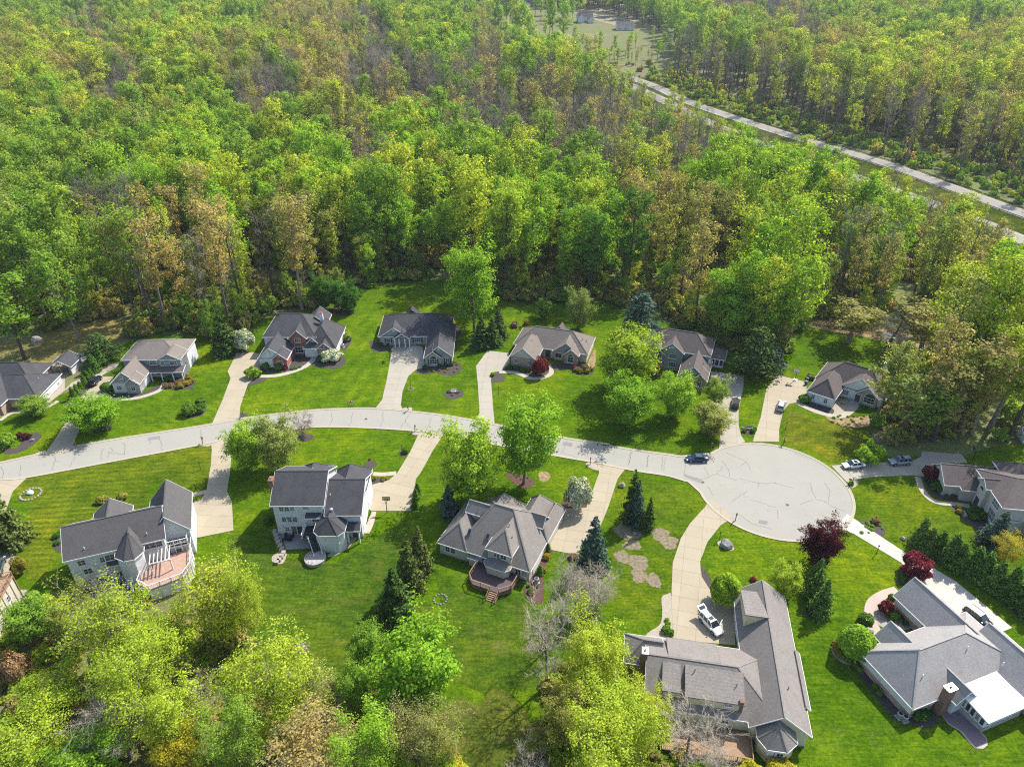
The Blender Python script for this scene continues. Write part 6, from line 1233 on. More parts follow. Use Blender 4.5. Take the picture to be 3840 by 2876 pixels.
HINT = [(30,560,'green'),(100,520,'green'),(260,500,'bare'),(60,470,'pale'),(420,520,'gold'),(350,420,'bright'),(500,460,'yg'),(630,520,'gold'),(470,380,'bright'),(570,430,'yg'),(200,380,'green'),(100,400,'green'),(30,330,'green'),(250,320,'green'),
        (720,500,'yg'),(800,470,'bright'),(900,440,'yg'),(960,500,'bright'),(1040,430,'bright'),(1150,480,'bright'),(1230,470,'bright'),(1300,540,'deep'),(1430,470,'gold'),(1500,500,'olive'),(1640,560,'bright'),(1570,600,'yg'),(1830,430,'bright'),(1650,380,'bright'),(1550,400,'bright'),(1600,330,'bright'),(1760,350,'bright'),(1900,420,'bare'),(2000,400,'bare'),(1850,560,'gold'),(2000,590,'gold'),(2120,590,'gold'),(1950,500,'bright'),(2130,680,'yg'),(2100,480,'olive'),(2170,540,'bare'),(1780,500,'yg'),(2060,760,'gold'),(2150,820,'olive'),(1980,700,'gold'),(2100,700,'gold'),(900,260,'bare'),(1000,235,'bare'),(1150,315,'bare'),(1200,225,'bare'),(1400,260,'bare'),(1480,285,'bare'),(1650,265,'bare'),(1390,340,'bare'),(1500,355,'bare'),(1630,320,'bare'),(620,205,'bare'),(780,195,'bare'),(870,205,'bare'),(1000,185,'bare'),(1750,290,'bare'),(1050,320,'bare'),(1200,300,'bare'),(1280,290,'bare'),(700,215,'gold'),(1850,400,'bare'),(1960,450,'bare'),(2060,430,'bare'),
        (540,330,'green'),(620,300,'green'),(720,240,'gold'),(880,310,'bright'),(960,300,'bare'),(1080,280,'bare'),(1100,240,'bare'),(1180,260,'gold'),(1300,250,'bare'),(1250,340,'bare'),(1350,300,'bare'),(1450,330,'bare'),(1540,310,'bare'),(1600,270,'olive'),(1700,300,'bare'),(1130,370,'bright'),(1400,380,'olive'),(680,380,'bright'),(760,340,'bare'),(820,220,'bare'),(560,240,'bare'),(480,280,'bright'),(400,250,'green'),
        (50,160,'olive'),(120,180,'yg'),(200,170,'olive'),(260,200,'bare'),(330,150,'yg'),(400,120,'yg'),(500,160,'olive'),(600,110,'olive'),(650,200,'bare'),(700,170,'gold'),(850,170,'bare'),(950,140,'bright'),(1050,130,'bare'),(1150,110,'bright'),(1150,170,'green'),(1250,170,'olive'),(1400,180,'olive'),(1500,80,'bright'),(1350,130,'green'),
        (1700,150,'olive'),(1800,160,'olive'),(1900,180,'yg'),(2000,200,'olive'),(2100,120,'olive'),(2200,200,'olive'),(1600,90,'green'),(1700,60,'bare'),(2150,300,'yg'),(1950,260,'olive'),(1850,240,'bare'),(2060,300,'olive'),(2200,340,'olive'),(1780,220,'yg'),(1640,190,'green'),
        (100,60,'green'),(300,70,'green'),(200,100,'bare'),(500,60,'green'),(700,50,'gold'),(800,80,'bare'),(850,30,'green'),(1400,20,'bright'),(1560,40,'bare'),(1800,30,'green'),(1950,60,'green'),(2100,40,'green'),(900,90,'green')]
MIXP = {'bright': ['bright']*6+['yg']*2+['green']*2, 'green': ['green']*6+['yg']*2+['pale', 'olive'], 'deep': ['deep']*5+['bright']*3+['green'], 'yg': ['yg']*5+['bright']*2+['olive']*2+['gold'], 'olive': ['olive']*5+['yg']*2+['bare', 'gold', 'green'], 'gold': ['gold']*4+['olive']*2+['bare', 'yg', 'pale'], 'bare': ['bare']*8+['gold', 'olive', 'green'], 'pale': ['pale']*5+['green']*3}
MIDP = mid
def hwd(x, y):
    return min((x-a[0])**2+(y-a[1])**2 for a in MIDP)**0.5
SPOTS = []
wr = random.Random(21)
y = 60.0
while y < 1180:
    stp = 7.3 if y < 330 else (8.0 if y < 600 else 10.0)
    x = -0.80*y-40
    while x < 0.80*y+40:
        X = x+wr.uniform(-0.46, 0.46)*stp; Y = y+wr.uniform(-0.46, 0.46)*stp; x += stp
        if wr.random() < 0.06 or inside(X, Y, BIGW): continue
        if any(inside(X, Y, c) for c in CLEAR) and wr.random() > 0.05: continue
        z = terrain(X, Y); px, py = proj((X, Y, z)); tx, ty = proj((X, Y, z+24))
        if tx < -160 or tx > PW+160 or ty > PH+200 or py < -80: continue
        vx, vy = px*0.576, py*0.576
        if Y < 112 or vy > 965 or inside(X, Y, HOUSEL): continue              # foreground is placed by hand
        if vx > 1250 and hwd(X, Y) < 25: continue
        if (inside(X, Y, THIN) or inside(X, Y, THIN2)) and wr.random() > 0.2: continue
        cx, cy = proj((X, Y, z+17)); cx *= 0.576; cy *= 0.576
        hh = min(HINT, key=lambda h: (h[0]-cx)**2+((h[1]-cy)*1.7)**2+wr.uniform(0, 2600)); k = wr.choice(MIXP[hh[2]])
        if X > 85 and Y < 195 and wr.random() < 0.35: continue
        if 1380 < vx < 1780 and vy > 575 and wr.random() < 0.5: continue
        if inside(X, Y, YOUNG) and wr.random() < 0.35: continue
        near_hw = vx > 1250 and hwd(X, Y) < 95
        if near_hw: k = wr.choice(('bare', 'olive', 'bare', 'bare', 'yg')) if hwd(X, Y) < 70 else k
        if near_hw and hwd(X, Y) < 62 and wr.random() < 0.5: continue
        SPOTS.append((X, Y, z, k, math.hypot(X, Y), 0 <= tx <= PW and ty > 0 and vx > 0 and vx < 2212))
    y += stp
EDGE = {}; sgn = 1 if area(BIGW) < 0 else -1
for i in range(len(BIGW)):
    ax_, ay_ = BIGW[i]; bx_, by_ = BIGW[(i+1) % len(BIGW)]
    if min(ay_, by_) < 135: continue
    L_ = math.hypot(bx_-ax_, by_-ay_); dx_, dy_ = (bx_-ax_)/L_, (by_-ay_)/L_
    t_ = 0.0
    while t_ < L_:
        for off in (2.2, 6.0, 10.5):
            X = ax_+dx_*t_-dy_*off*sgn+wr.uniform(-1.6, 1.6); Y = ay_+dy_*t_+dx_*off*sgn+wr.uniform(-1.6, 1.6)
            if inside(X, Y, BIGW) or inside(X, Y, HOUSEL) or any(inside(X, Y, c) for c in CLEAR) or wr.random() < 0.42: continue
            z = terrain(X, Y); tx, ty = proj((X, Y, z+8)); k = wr.choice(('bright', 'green', 'yg', 'yg', 'olive', 'bare', 'pale'))
            SPOTS.append((X, Y, z, k, math.hypot(X, Y), 0 <= tx <= PW and ty > 0)); EDGE[(X, Y)] = wr.uniform(0.25, 0.36)+off*0.016
        t_ += 5.2
SPOTS.sort(key=lambda s: s[4])
KSH = {'bright': ('wA', 'wB', 'wC'), 'green': ('wA', 'wB', 'wC'), 'deep': ('wA', 'wC'), 'yg': ('wA', 'wB', 'wS'), 'olive': ('wS', 'wT'), 'gold': ('wS', 'wT'), 'pale': ('wC', 'wS'), 'bare': ('bA', 'bB', 'bC')}
KLAB = {'bright': 'tall bright green tree', 'green': 'tall fresh green tree', 'deep': 'tall deep green tree', 'yg': 'tall yellow-green tree', 'olive': 'thin olive-leaved tree', 'gold': 'golden budding tree', 'pale': 'pale silvery-green tree', 'bare': 'bare grey-brown tree'}
COLS = ((150, 'behind the left-edge house'), (300, 'behind the open pavilion'), (470, 'behind the grey house'), (640, 'round the creek pool'), (800, 'behind the brick house'), (980, 'behind the dark-roofed bungalow'), (1120, 'behind the lone bright tree'), (1300, 'behind the tan brick house'), (1450, 'behind the blue-green pine'),
        (1600, 'behind the grey two-storey house'), (1760, 'behind the large dark pine'), (1900, 'behind the stone-fronted house'), (2050, 'by the creek at the right'), (9999, 'at the right picture edge'))
def zone(X, Y, sc):
    vx = proj((X, Y, 0))[0]*0.576; k = next(i for i, c in enumerate(COLS) if vx < c[0])
    r = Y-FRONT.setdefault(k, Y)
    dp = 'at the wood edge' if r < 9 else 'in the second rank' if r < 19 else 'in the third rank' if r < 30 else 'in the fourth rank' if r < 42 else 'deep in the woods'
    sz = 'sapling-sized ' if sc < 0.4 else 'low ' if sc < 0.62 else 'smaller ' if sc < 0.86 else 'full-grown ' if sc < 1.06 else 'towering '
    return sz, dp, COLS[k][1]
FRONT = {}
def hwscale(X, Y):                               # young growth on the camera side of the highway
    if X < 60 or Y < 200: return 1.0
    i = min(range(len(HB)), key=lambda i: (HB[i][0]-X)**2+(HB[i][1]-Y)**2); h = math.hypot(HB[i][0]-X, HB[i][1]-Y)
    if (X-HB[i][0])*0.95+(Y-HB[i][1])*0.3 > 0: return 1.0
    return min(1.0, 0.42+0.58*max(0, h-12)/75)
rest = {}
cnt = {'l': 0, 'b': 0}
for X, Y, z, k, d, vis in SPOTS:
    kind = 'b' if k == 'bare' else 'l'; s = wr.choice(KSH[k]); sc = wr.choice((0.58, 0.75, 0.88, 0.98, 1.05, 1.12, 1.2))*wr.uniform(0.93, 1.07)*(1.04 if Y < 420 else 1.18)*hwscale(X, Y); rz = wr.uniform(0, 6.28)
    if inside(X, Y, YOUNG): sc *= 0.42
    if (X, Y) in EDGE: sc = EDGE[(X, Y)]
    sv = (sc*wr.uniform(0.86, 1.14), sc*wr.uniform(0.86, 1.14), sc)
    if vis and cnt[kind] < (270 if kind == 'l' else 110):
        cnt[kind] += 1; sz, dp, zn = zone(X, Y, sc)
        plant('bare_tree' if k == 'bare' else 'leafy_tree', s, None if k == 'bare' else k, (X, Y, z), rz, sv, '%s%s %s %s' % (sz, KLAB[k].replace('tall ', ''), dp, zn), 'tree', '%ss %s' % (KLAB[k].replace('tall ', ''), zn))
    else: rest.setdefault(k, []).append((X, Y, z, rz, sv, s))
def massed(name, items, shapes, leaf, label, cat):
    pts = np.array([i[:3] for i in items], np.float32); me = bpy.data.meshes.new(name); me.vertices.add(len(pts)); me.vertices.foreach_set('co', pts.ravel())
    a = me.attributes.new('rot', 'FLOAT_VECTOR', 'POINT'); a.data.foreach_set('vector', np.array([(0, 0, i[3]) for i in items], np.float32).ravel())
    a = me.attributes.new('scl', 'FLOAT_VECTOR', 'POINT'); a.data.foreach_set('vector', np.array([i[4] for i in items], np.float32).ravel())
    for s in shapes:
        a = me.attributes.new('is_'+s, 'BOOLEAN', 'POINT'); a.data.foreach_set('value', np.array([i[5] == s for i in items], bool))
    o = link(name, me); tag(o, label, cat, kind='stuff')
    ng = bpy.data.node_groups.new(name, 'GeometryNodeTree'); ng.interface.new_socket('Geometry', in_out='INPUT', socket_type='NodeSocketGeometry'); ng.interface.new_socket('Geometry', in_out='OUTPUT', socket_type='NodeSocketGeometry')
    gi = ng.nodes.new('NodeGroupInput'); go = ng.nodes.new('NodeGroupOutput'); jn = ng.nodes.new('GeometryNodeJoinGeometry')
    def attr(n, t): q = ng.nodes.new('GeometryNodeInputNamedAttribute'); q.data_type = t; q.inputs['Name'].default_value = n; return [s for s in q.outputs if s.enabled][0]
    ro, scl = attr('rot', 'FLOAT_VECTOR'), attr('scl', 'FLOAT_VECTOR')
    for s in shapes:
        sel = attr('is_'+s, 'BOOLEAN')
        for k in (0, 1):
            oi = ng.nodes.new('GeometryNodeObjectInfo'); oi.inputs['Object'].default_value = SRC[s][k]; oi.inputs['As Instance'].default_value = False
            src = oi.outputs['Geometry']
            if k == 1 and leaf:
                sm = ng.nodes.new('GeometryNodeSetMaterial'); sm.inputs['Material'].default_value = LM[leaf]; ng.links.new(src, sm.inputs['Geometry']); src = sm.outputs[0]
            ip = ng.nodes.new('GeometryNodeInstanceOnPoints'); ng.links.new(gi.outputs[0], ip.inputs['Points']); ng.links.new(src, ip.inputs['Instance'])
            ng.links.new(sel, ip.inputs['Selection']); ng.links.new(ro, ip.inputs['Rotation']); ng.links.new(scl, ip.inputs['Scale']); ng.links.new(ip.outputs[0], jn.inputs[0])
    ng.links.new(jn.outputs[0], go.inputs[0]); md = o.modifiers.new('scatter', 'NODES'); md.node_group = ng
for s in ('wA', 'wB', 'wC', 'wS', 'wT', 'bA', 'bB', 'bC', 'scrub', 'ballB'):
    assert s in SRC, s
for k, it in rest.items():
    massed('distant_woodland', it, sorted(set(KSH[k])), None if k == 'bare' else k, {'bare': 'massed bare brown trees of the far woods'}.get(k, 'massed %s trees of the far woods' % KLAB[k].replace(' tree', '').replace('tall ', '')), 'woodland')
# undergrowth
und = []
for X, Y, z, k, d, vis in SPOTS:
    if d > 520 and not (X > 60 and d < 760 and hwd(X, Y) < 60): continue
    for _ in range(3 if d < 330 else 2):
        x_, y_ = X+wr.uniform(-3.4, 3.4), Y+wr.uniform(-3.4, 3.4)
        if inside(x_, y_, BIGW): continue
        s = wr.uniform(0.6, 1.9); und.append((x_, y_, terrain(x_, y_), wr.uniform(0, 6.28), (s, s, s*wr.uniform(0.6, 1.5)), 'scrub'))
wr.shuffle(und)
n3 = len(und)//3
massed('undergrowth', und[:n3], ['scrub'], 'green', 'green undergrowth on the woodland floor', 'undergrowth')
massed('undergrowth', und[n3:2*n3], ['scrub'], 'olive', 'olive undergrowth on the woodland floor', 'undergrowth')
massed('undergrowth', und[2*n3:], ['scrub'], 'gold', 'dry tan undergrowth on the woodland floor', 'undergrowth')
und = []
for ln, side in ((HA, -1), (HB, 1)):
    for off in ((10, 14, 19, 25, 32) if side < 0 else (15, 20, 26)):
        L_, _ = ribbon(ln, 0.0, off*side)
        for i in range(len(L_)-1):
            p_, q_ = L_[i], L_[i+1]; n_ = max(1, int(math.hypot(q_[0]-p_[0], q_[1]-p_[1])/4.5))
            for j in range(n_):
                if off < 12 and wr.random() < 0.5: continue
                x_ = p_[0]+(q_[0]-p_[0])*j/n_+wr.uniform(-2.5, 2.5); y_ = p_[1]+(q_[1]-p_[1])*j/n_+wr.uniform(-2.5, 2.5); s = wr.uniform(0.5, 1.2)+off*0.03*wr.random()
                und.append((x_, y_, terrain(x_, y_), wr.uniform(0, 6.28), (s, s, s*wr.uniform(0.7, 1.5)), 'scrub'))
wr.shuffle(und); n3 = len(und)//2
massed('undergrowth', und[:n3], ['scrub'], 'green', 'green bushes along the highway edges', 'undergrowth')
massed('undergrowth', und[n3:], ['scrub'], 'yg', 'yellow-green bushes along the highway edges', 'undergrowth')
# scrub floor in the foreground woods and the far side of the highway
und = []
FW = [(q.x, q.y) for q in V((-40,1700),(-40,1420),(60,1300),(180,1300),(400,1300),(520,1360),(560,1420),(660,1480),(760,1480),(870,1450),(940,1560),(1000,1640),(1000,1720))]+[]
FW2 = [(q.x, q.y) for q in V((1090,1700),(1150,1600),(1190,1460),(1260,1400),(1340,1400),(1400,1560),(1480,1640),(1480,1720))]
for FP, nn in ((FW, 520), (FW2, 170)):
    bx = [p[0] for p in FP]; by = [p[1] for p in FP]; k = 0
    while k < nn:
        x_, y_ = wr.uniform(min(bx), max(bx)), wr.uniform(min(by), max(by))
        if inside(x_, y_, FP): s = wr.uniform(0.35, 0.9); und.append((x_, y_, 0.0, wr.uniform(0, 6.28), (s, s, s*wr.uniform(0.5, 1.1)), 'scrub')); k += 1
massed('undergrowth', und[::2], ['scrub'], 'yg', 'leafy undergrowth of the foreground woods', 'undergrowth')
massed('undergrowth', und[1::2], ['scrub'], 'gold', 'dry brush of the foreground woods', 'undergrowth')
# ------------------------------------------------------------------ vehicles
def paint(name, c, metal=0.0): return plain(name, c, 0.28, 0.03, 1.0, 0.5, metal)
M_tyre = plain('tyre_rubber', (0.02, 0.02, 0.02), 0.85); M_rim = plain('alloy_rim', (0.45, 0.45, 0.46), 0.3, 0.05, 3, 0.5, 0.8); M_lamp = plain('headlamp_glass', (0.75, 0.78, 0.8), 0.1); M_tail = plain('tail_lamp', (0.35, 0.01, 0.01), 0.2); M_plast = plain('black_plastic', (0.018, 0.018, 0.02), 0.6)
_g = NB('car_glass'); M_cglass = _g.fin((0.015, 0.022, 0.028), 0.04, 0.7)
def car(kind, pm, loc, rz, label, name='parked_car', sunroof=False, gate=False):
    suv = kind == 'suv'; L, W = (4.75, 1.88) if suv else (4.85, 1.82); bz, bt, rt = (0.30, 1.05, 1.70) if suv else (0.24, 0.92, 1.45)
    r = empty(name, loc, rz, label, 'car')
    st = [(-L/2, .50, bt-.12, .80), (-L/2+.12, .34, bt-.02, .92), (-L/2+.6, bz, bt+.02, .99), (-1.0, bz, bt, 1.0), (.6, bz, bt-.02, 1.0), (1.15, bz, bt-.06, .99), (L/2-.55, bz, bt-.18, .95), (L/2-.12, .32, bt-.30, .84), (L/2, .42, bt-.38, .70)] if suv else \
         [(-L/2, .48, bt-.10, .80), (-L/2+.15, .32, bt+.0, .90), (-L/2+.7, bz, bt+.03, .98), (-1.0, bz, bt, 1.0), (.6, bz, bt-.03, 1.0), (1.1, bz, bt-.08, .99), (L/2-.6, bz, bt-.2, .94), (L/2-.14, .30, bt-.32, .84), (L/2, .38, bt-.40, .68)]
    vs = []; hw = W/2
    for x, zb, zt, k in st:
        w = hw*k; h = zt-zb
        vs += [(x, -w*.86, zb), (x, -w, zb+h*.28), (x, -w*.985, zb+h*.72), (x, -w*.86, zt), (x, 0, zt+.035), (x, w*.86, zt), (x, w*.985, zb+h*.72), (x, w, zb+h*.28), (x, w*.86, zb)]
    n = 9; fs = [(i*n+j, i*n+(j+1) % n, (i+1)*n+(j+1) % n, (i+1)*n+j)[::-1] for i in range(len(st)-1) for j in range(n)]+[tuple(range(n)), tuple(range((len(st)-1)*n+n-1, (len(st)-1)*n-1, -1))]
    MB().add(vs, fs).build('body', pm, r, True)
    xa, xb, xc, xd = (-2.22, 1.18, -2.0, .42) if suv else (-1.72, 1.22, -1.0, .36); wb, wt = hw*.87, hw*.70
    A = [(xb, -wb, bt-.03), (xb, wb, bt-.03), (xd, wt, rt), (xd, -wt, rt)]; B = [(xa, -wb, bt), (xa, wb, bt), (xc, wt, rt), (xc, -wt, rt)]
    def quad(name, q, k=0.94, off=0.012):
        q = [Vector(p) for p in q]; c = sum(q, Vector())/4; nrm = (q[1]-q[0]).cross(q[2]-q[0]).normalized()
        if nrm.dot(c-Vector((-.4, 0, 1.0))) < 0: nrm = -nrm
        o = [c+(p-c)*k+nrm*off for p in q]; i_ = [p-nrm*0.02 for p in o]
        MB().add(o+i_, [(0,1,2,3), (7,6,5,4), (0,4,5,1), (1,5,6,2), (2,6,7,3), (3,7,4,0)]).build(name, M_cglass, r)
    cab = MB(); cab.add(A+B, [(0,1,2,3), (5,4,7,6), (4,0,3,7), (1,5,6,2), (3,2,6,7), (4,5,1,0)]); cab.build('cabin', pm, r)
    quad('windshield', A); 
    if not gate: quad('rear_window', B, 0.88)
    for s in (-1, 1):
        y0, y1 = s*wb, s*wt
        for f0, f1 in (((.02, .46), (.50, .97)) if not suv else ((.03, .30), (.33, .64), (.67, .96))):
            lo = lambda f: (xa+(xb-xa)*f, y0, bt+.04); hi = lambda f: (xc+(xd-xc)*f, y1, rt-.03)
            quad('side_window', [lo(f0), lo(f1), hi(f1), hi(f0)], 0.93)
        MB().box(1.0, 1.2, s*(hw+.02), s*(hw+.2), bt-.02, bt+.14).build('mirror', pm, r) if s > 0 else MB().box(1.0, 1.2, -(hw+.2), -(hw+.02), bt-.02, bt+.14).build('mirror', pm, r)
        hl = MB().box(L/2-.32, L/2-.06, min(s*.45, s*.78)*hw/.9, max(s*.45, s*.78)*hw/.9, bt-.40, bt-.26); hl.build('headlight', M_lamp, r)
        tl = MB().box(-L/2-.015, -L/2+.16, min(s*.5, s*.8)*hw/.9, max(s*.5, s*.8)*hw/.9, bt-.26, bt-.08); tl.build('tail_light', M_tail, r)
        for x in (-L*.285, L*.30):
            R0 = .36 if suv else .33
            ar = MB().tube((x, s*(hw-.02), R0+.02), (x, s*(hw+.004), R0+.02), R0+.07, n=18).build('wheel_arch', M_plast, r)
            wh = MB().tube((x, s*(hw-.2), R0), (x, s*(hw+.015), R0), R0, n=18).build('wheel', M_tyre, r); MB().tube((x, s*(hw-.05), R0), (x, s*(hw+.028), R0), R0*.66, n=12).build('rim', M_rim, wh)
        if suv: MB().bar((xc+.1, s*wt*.92, rt+.06), (xd-.1, s*wt*.92, rt+.06), .05, .05).build('roof_rail', M_plast, r)
    MB().box(L/2-.06, L/2+.015, -.45, .45, bt-.52, bt-.36).build('grille', M_plast, r)
    if sunroof: MB().box(-.55, .1, -.42, .42, rt-.01, rt+.012).build('sunroof', M_cglass, r)
    if gate:
        g0 = Vector((xc, 0, rt)); g1 = Vector((xc-1.05, 0, rt+.35)); MB().bar(g0, g1, 1.45, .07).build('tailgate', pm, r); MB().bar(g0.lerp(g1, .2), g0.lerp(g1, .75), 1.15, .10).build('tailgate_window', M_cglass, r)
        MB().box(xa-.1, xa+.02, -.6, .6, .62, rt-.12).build('load_bay', M_plast, r)
        MB().bar((1.0, hw, .85), (.55, hw+.85, .85), .06, .8).build('open_door', pm, r)
        for x in (-1.3, -.5): MB().bar((x, -wt, rt+.05), (x, wt, rt+.05), .05, .03).build('roof_bar', M_plast, r)
    return r
def by_wheels(px_rear, px_front, side, W=1.85):
    a = g(*px_rear); b = g(*px_front); d = (b-a); d.z = 0; rz = math.atan2(d.y, d.x); c = (a+b)/2; n = Vector((-d.y, d.x, 0)).normalized()*side*W/2
    p = c+n; p.z = 0.05; return p, rz
def by_axis(cr, back, front, z=0.08):
    a = P(cr, *back); b = P(cr, *front); d = b-a; p = (a+b)/2; p.z = z; return p, math.atan2(d.y, d.x)
p, a = by_wheels((2638.8, 1736.8), (2592.6, 1736.4), -1); car('sedan', paint('car_dark_blue', (0.012, 0.035, 0.10)), p, a, 'dark blue sedan parked on the street by the circle')
p, a = by_wheels((2627.2, 2334), (2668.4, 2379.5), 1); p.z = .09; car('suv', paint('car_white', (0.80, 0.80, 0.80), 0), p, a, 'white car with open tailgate and door on the curved drive', sunroof=True, gate=True)
p, a = by_wheels((3229.7, 1759.6), (3183.7, 1763.2), -1); p.z = .09; car('sedan', paint('car_silver', (0.62, 0.62, 0.60)), p, a, 'silver sedan at the mouth of the shaded drive', sunroof=True)
p, a = by_wheels((3404.3, 1747.8), (3356, 1750.2), -1); p.z = .09; car('suv', paint('car_grey', (0.26, 0.28, 0.30)), p, a, 'grey off-roader in dappled shade on the drive', sunroof=True)
p, a = by_axis('c4', (812, 905), (828, 800)); car('suv', paint('car_black', (0.015, 0.015, 0.018)), p, a, 'black car on the drive left of the flower island')
p, a = by_axis('c4', (1200, 920), (1228, 830)); car('suv', paint('car_silver_grey', (0.36, 0.36, 0.35)), p, a, 'silver-grey car on the drive with the basketball hoop')
p, a = by_axis('c1', (795, 1040), (860, 965)); car('suv', paint('car_black'  , (0.015, 0.015, 0.018)), p, a, 'black car beside the clipped cones at the left')
p, a = by_axis('d5', (1745, 1052), (1862, 1140)); car('suv', paint('car_black', (0.015, 0.015, 0.018)), p, a, 'black car half hidden by the light grey roof')
p, a = by_axis('d1', (-20, 1280), (10, 1170)); car('sedan', paint('car_teal_grey', (0.05, 0.07, 0.075)), p, a, 'dark car cut by the left picture edge')
q = HB[20]; q2 = HB[21]; car('suv', paint('car_black', (0.015, 0.015, 0.018)), (q[0]-1.5, q[1], terrain(*q)+.26), math.atan2(q2[1]-q[1], q2[0]-q[0]), 'dark vehicle driving on the near carriageway', 'moving_car')

# ------------------------------------------------------------------ street and garden things
M_post = plain('mailbox_wood', (0.24, 0.13, 0.07), 0.8, 0.2); M_redp = plain('hydrant_red', (0.42, 0.06, 0.03), 0.5); M_rock = plain('boulder_rock', (0.2, 0.19, 0.178), 0.9, 0.35, 2.0); M_pale_rock = plain('pale_rock', (0.29, 0.26, 0.215), 0.9, 0.2, 2.5)
def mailbox(cr, x, y, rz, label):
    r = empty('mailbox', P(cr, x, y), rz, label, 'mailbox', 'wooden post mailboxes along the street')
    MB().box(-.07, .07, -.07, .07, 0, 1.95).build('post', M_post, r); MB().bar((-.25, 0, 1.15), (.75, 0, 1.15), .1, .1).build('arm', M_post, r); MB().bar((.05, 0, .65), (.5, 0, 1.12), .08, .08).build('brace', M_post, r); MB().box(-.1, .1, -.1, .1, 1.95, 2.03).build('post_cap', M_post, r)
    b = MB(); pr = [(-.1, 1.2), (.1, 1.2), (.1, 1.36), (.06, 1.43), (0, 1.46), (-.06, 1.43), (-.1, 1.36)]
    b.add([(.22, y_, z) for y_, z in pr]+[(.75, y_, z) for y_, z in pr], [tuple(range(6, -1, -1)), tuple(range(7, 14))]+[(i, (i+1) % 7, (i+1) % 7+7, i+7) for i in range(7)]); b.build('box', M_black, r)
    MB().box(.3, .34, .11, .13, 1.3, 1.55).build('flag', M_redp, r)
for cr, x, y, rz, lab in (('c1', 660, 1562, -1.4, 'wooden mailbox at the bright spreading tree'), ('c2', 125, 1178, -1.5, 'wooden mailbox by the brick house drive'), ('c2', 1545, 1128, -1.6, 'wooden mailbox by the grey bungalow drive'), ('c2', 1603, 1312, 1.5, 'wooden mailbox at the head of the yellow-hoop drive'), ('d1', 1752, 150, 1.7, 'wooden mailbox at the corner of the striped lawn'), ('c3', 1135, 1592, 1.4, 'wooden mailbox in gravel by the beige house drive'), ('c4', 612, 1240, -1.2, 'wooden mailbox behind the dark blue sedan'), ('c4', 1235, 1190, -1.7, 'wooden mailbox at the top of the circle'), ('c5', 722, 1305, 2.9, 'wooden mailbox right of the circle'), ('d4', 1190, 697, 1.0, 'wooden mailbox at the mouth of the curved drive'), ('d5', 578, 300, 2.2, 'wooden mailbox at the bright drive under the purple maple')):
    mailbox(cr, x, y, rz, lab)
def lamp(cr, x, y, label):
    r = empty('lamp_post', P(cr, x, y), 0, label, 'lamp post', 'black garden lamp posts'); MB().tube((0,0,0), (0,0,1.75), .055, .04).build('post', M_black, r); MB().lathe([(0,0),(.12,0),(.12,.06),(.05,.12),(0,.12)], 10).build('base', M_black, r)
    hd = MB().lathe([(.05,0),(.11,.05),(.14,.28),(.16,.3),(.02,.42),(0,.42)], 8, (0,0,1.74)).build('lantern', M_black, r); MB().lathe([(.09,.06),(.12,.27)], 8, (0,0,1.745)).build('glass', M_lamp, hd)
for cr, x, y, lab in (('c2', 174, 990, 'lamp post beside the brick house drive'), ('c2', 1566, 940, 'lamp post in a small stone ring on the bungalow lawn'), ('c3', 343, 985, 'lamp post beside the tan brick house drive'), ('d1', 1733, 370, 'lamp post on the closely striped lawn'), ('c2', 1490, 1490, 'lamp post by the single ball shrub'), ('c4', 1255, 1060, 'lamp post on the dry striped lawn'), ('d4', 1052, 865, 'lamp post beside the grey boulder'), ('d5', 935, 520, 'lamp post on the lawn by the bright drive')): lamp(cr, x, y, lab)
def hydrant(cr, x, y, label):
    r = empty('fire_hydrant', P(cr, x, y), .4, label, 'hydrant', 'red fire hydrants'); MB().lathe([(.16,0),(.16,.05),(.1,.06),(.1,.5),(.14,.52),(.14,.56),(.1,.6),(.04,.72),(0,.74)], 12).build('barrel', M_redp, r)
    for d in ((1,0), (-1,0), (0,-1)): MB().tube((d[0]*.08, d[1]*.08, .4), (d[0]*.19, d[1]*.19, .4), .055).build('outlet', M_redp, r)
hydrant('c2', 1047, 1058, 'red hydrant on the lawn left of the grey drive'); hydrant('c3', 1918, 1482, 'red hydrant behind the dark blue sedan')
M_ybb = plain('yellowed_backboard', (0.55, 0.45, 0.15), 0.4); M_wbb = plain('white_backboard', (0.72, 0.73, 0.74), 0.3); M_orange = plain('hoop_orange', (0.5, 0.12, 0.02), 0.5)
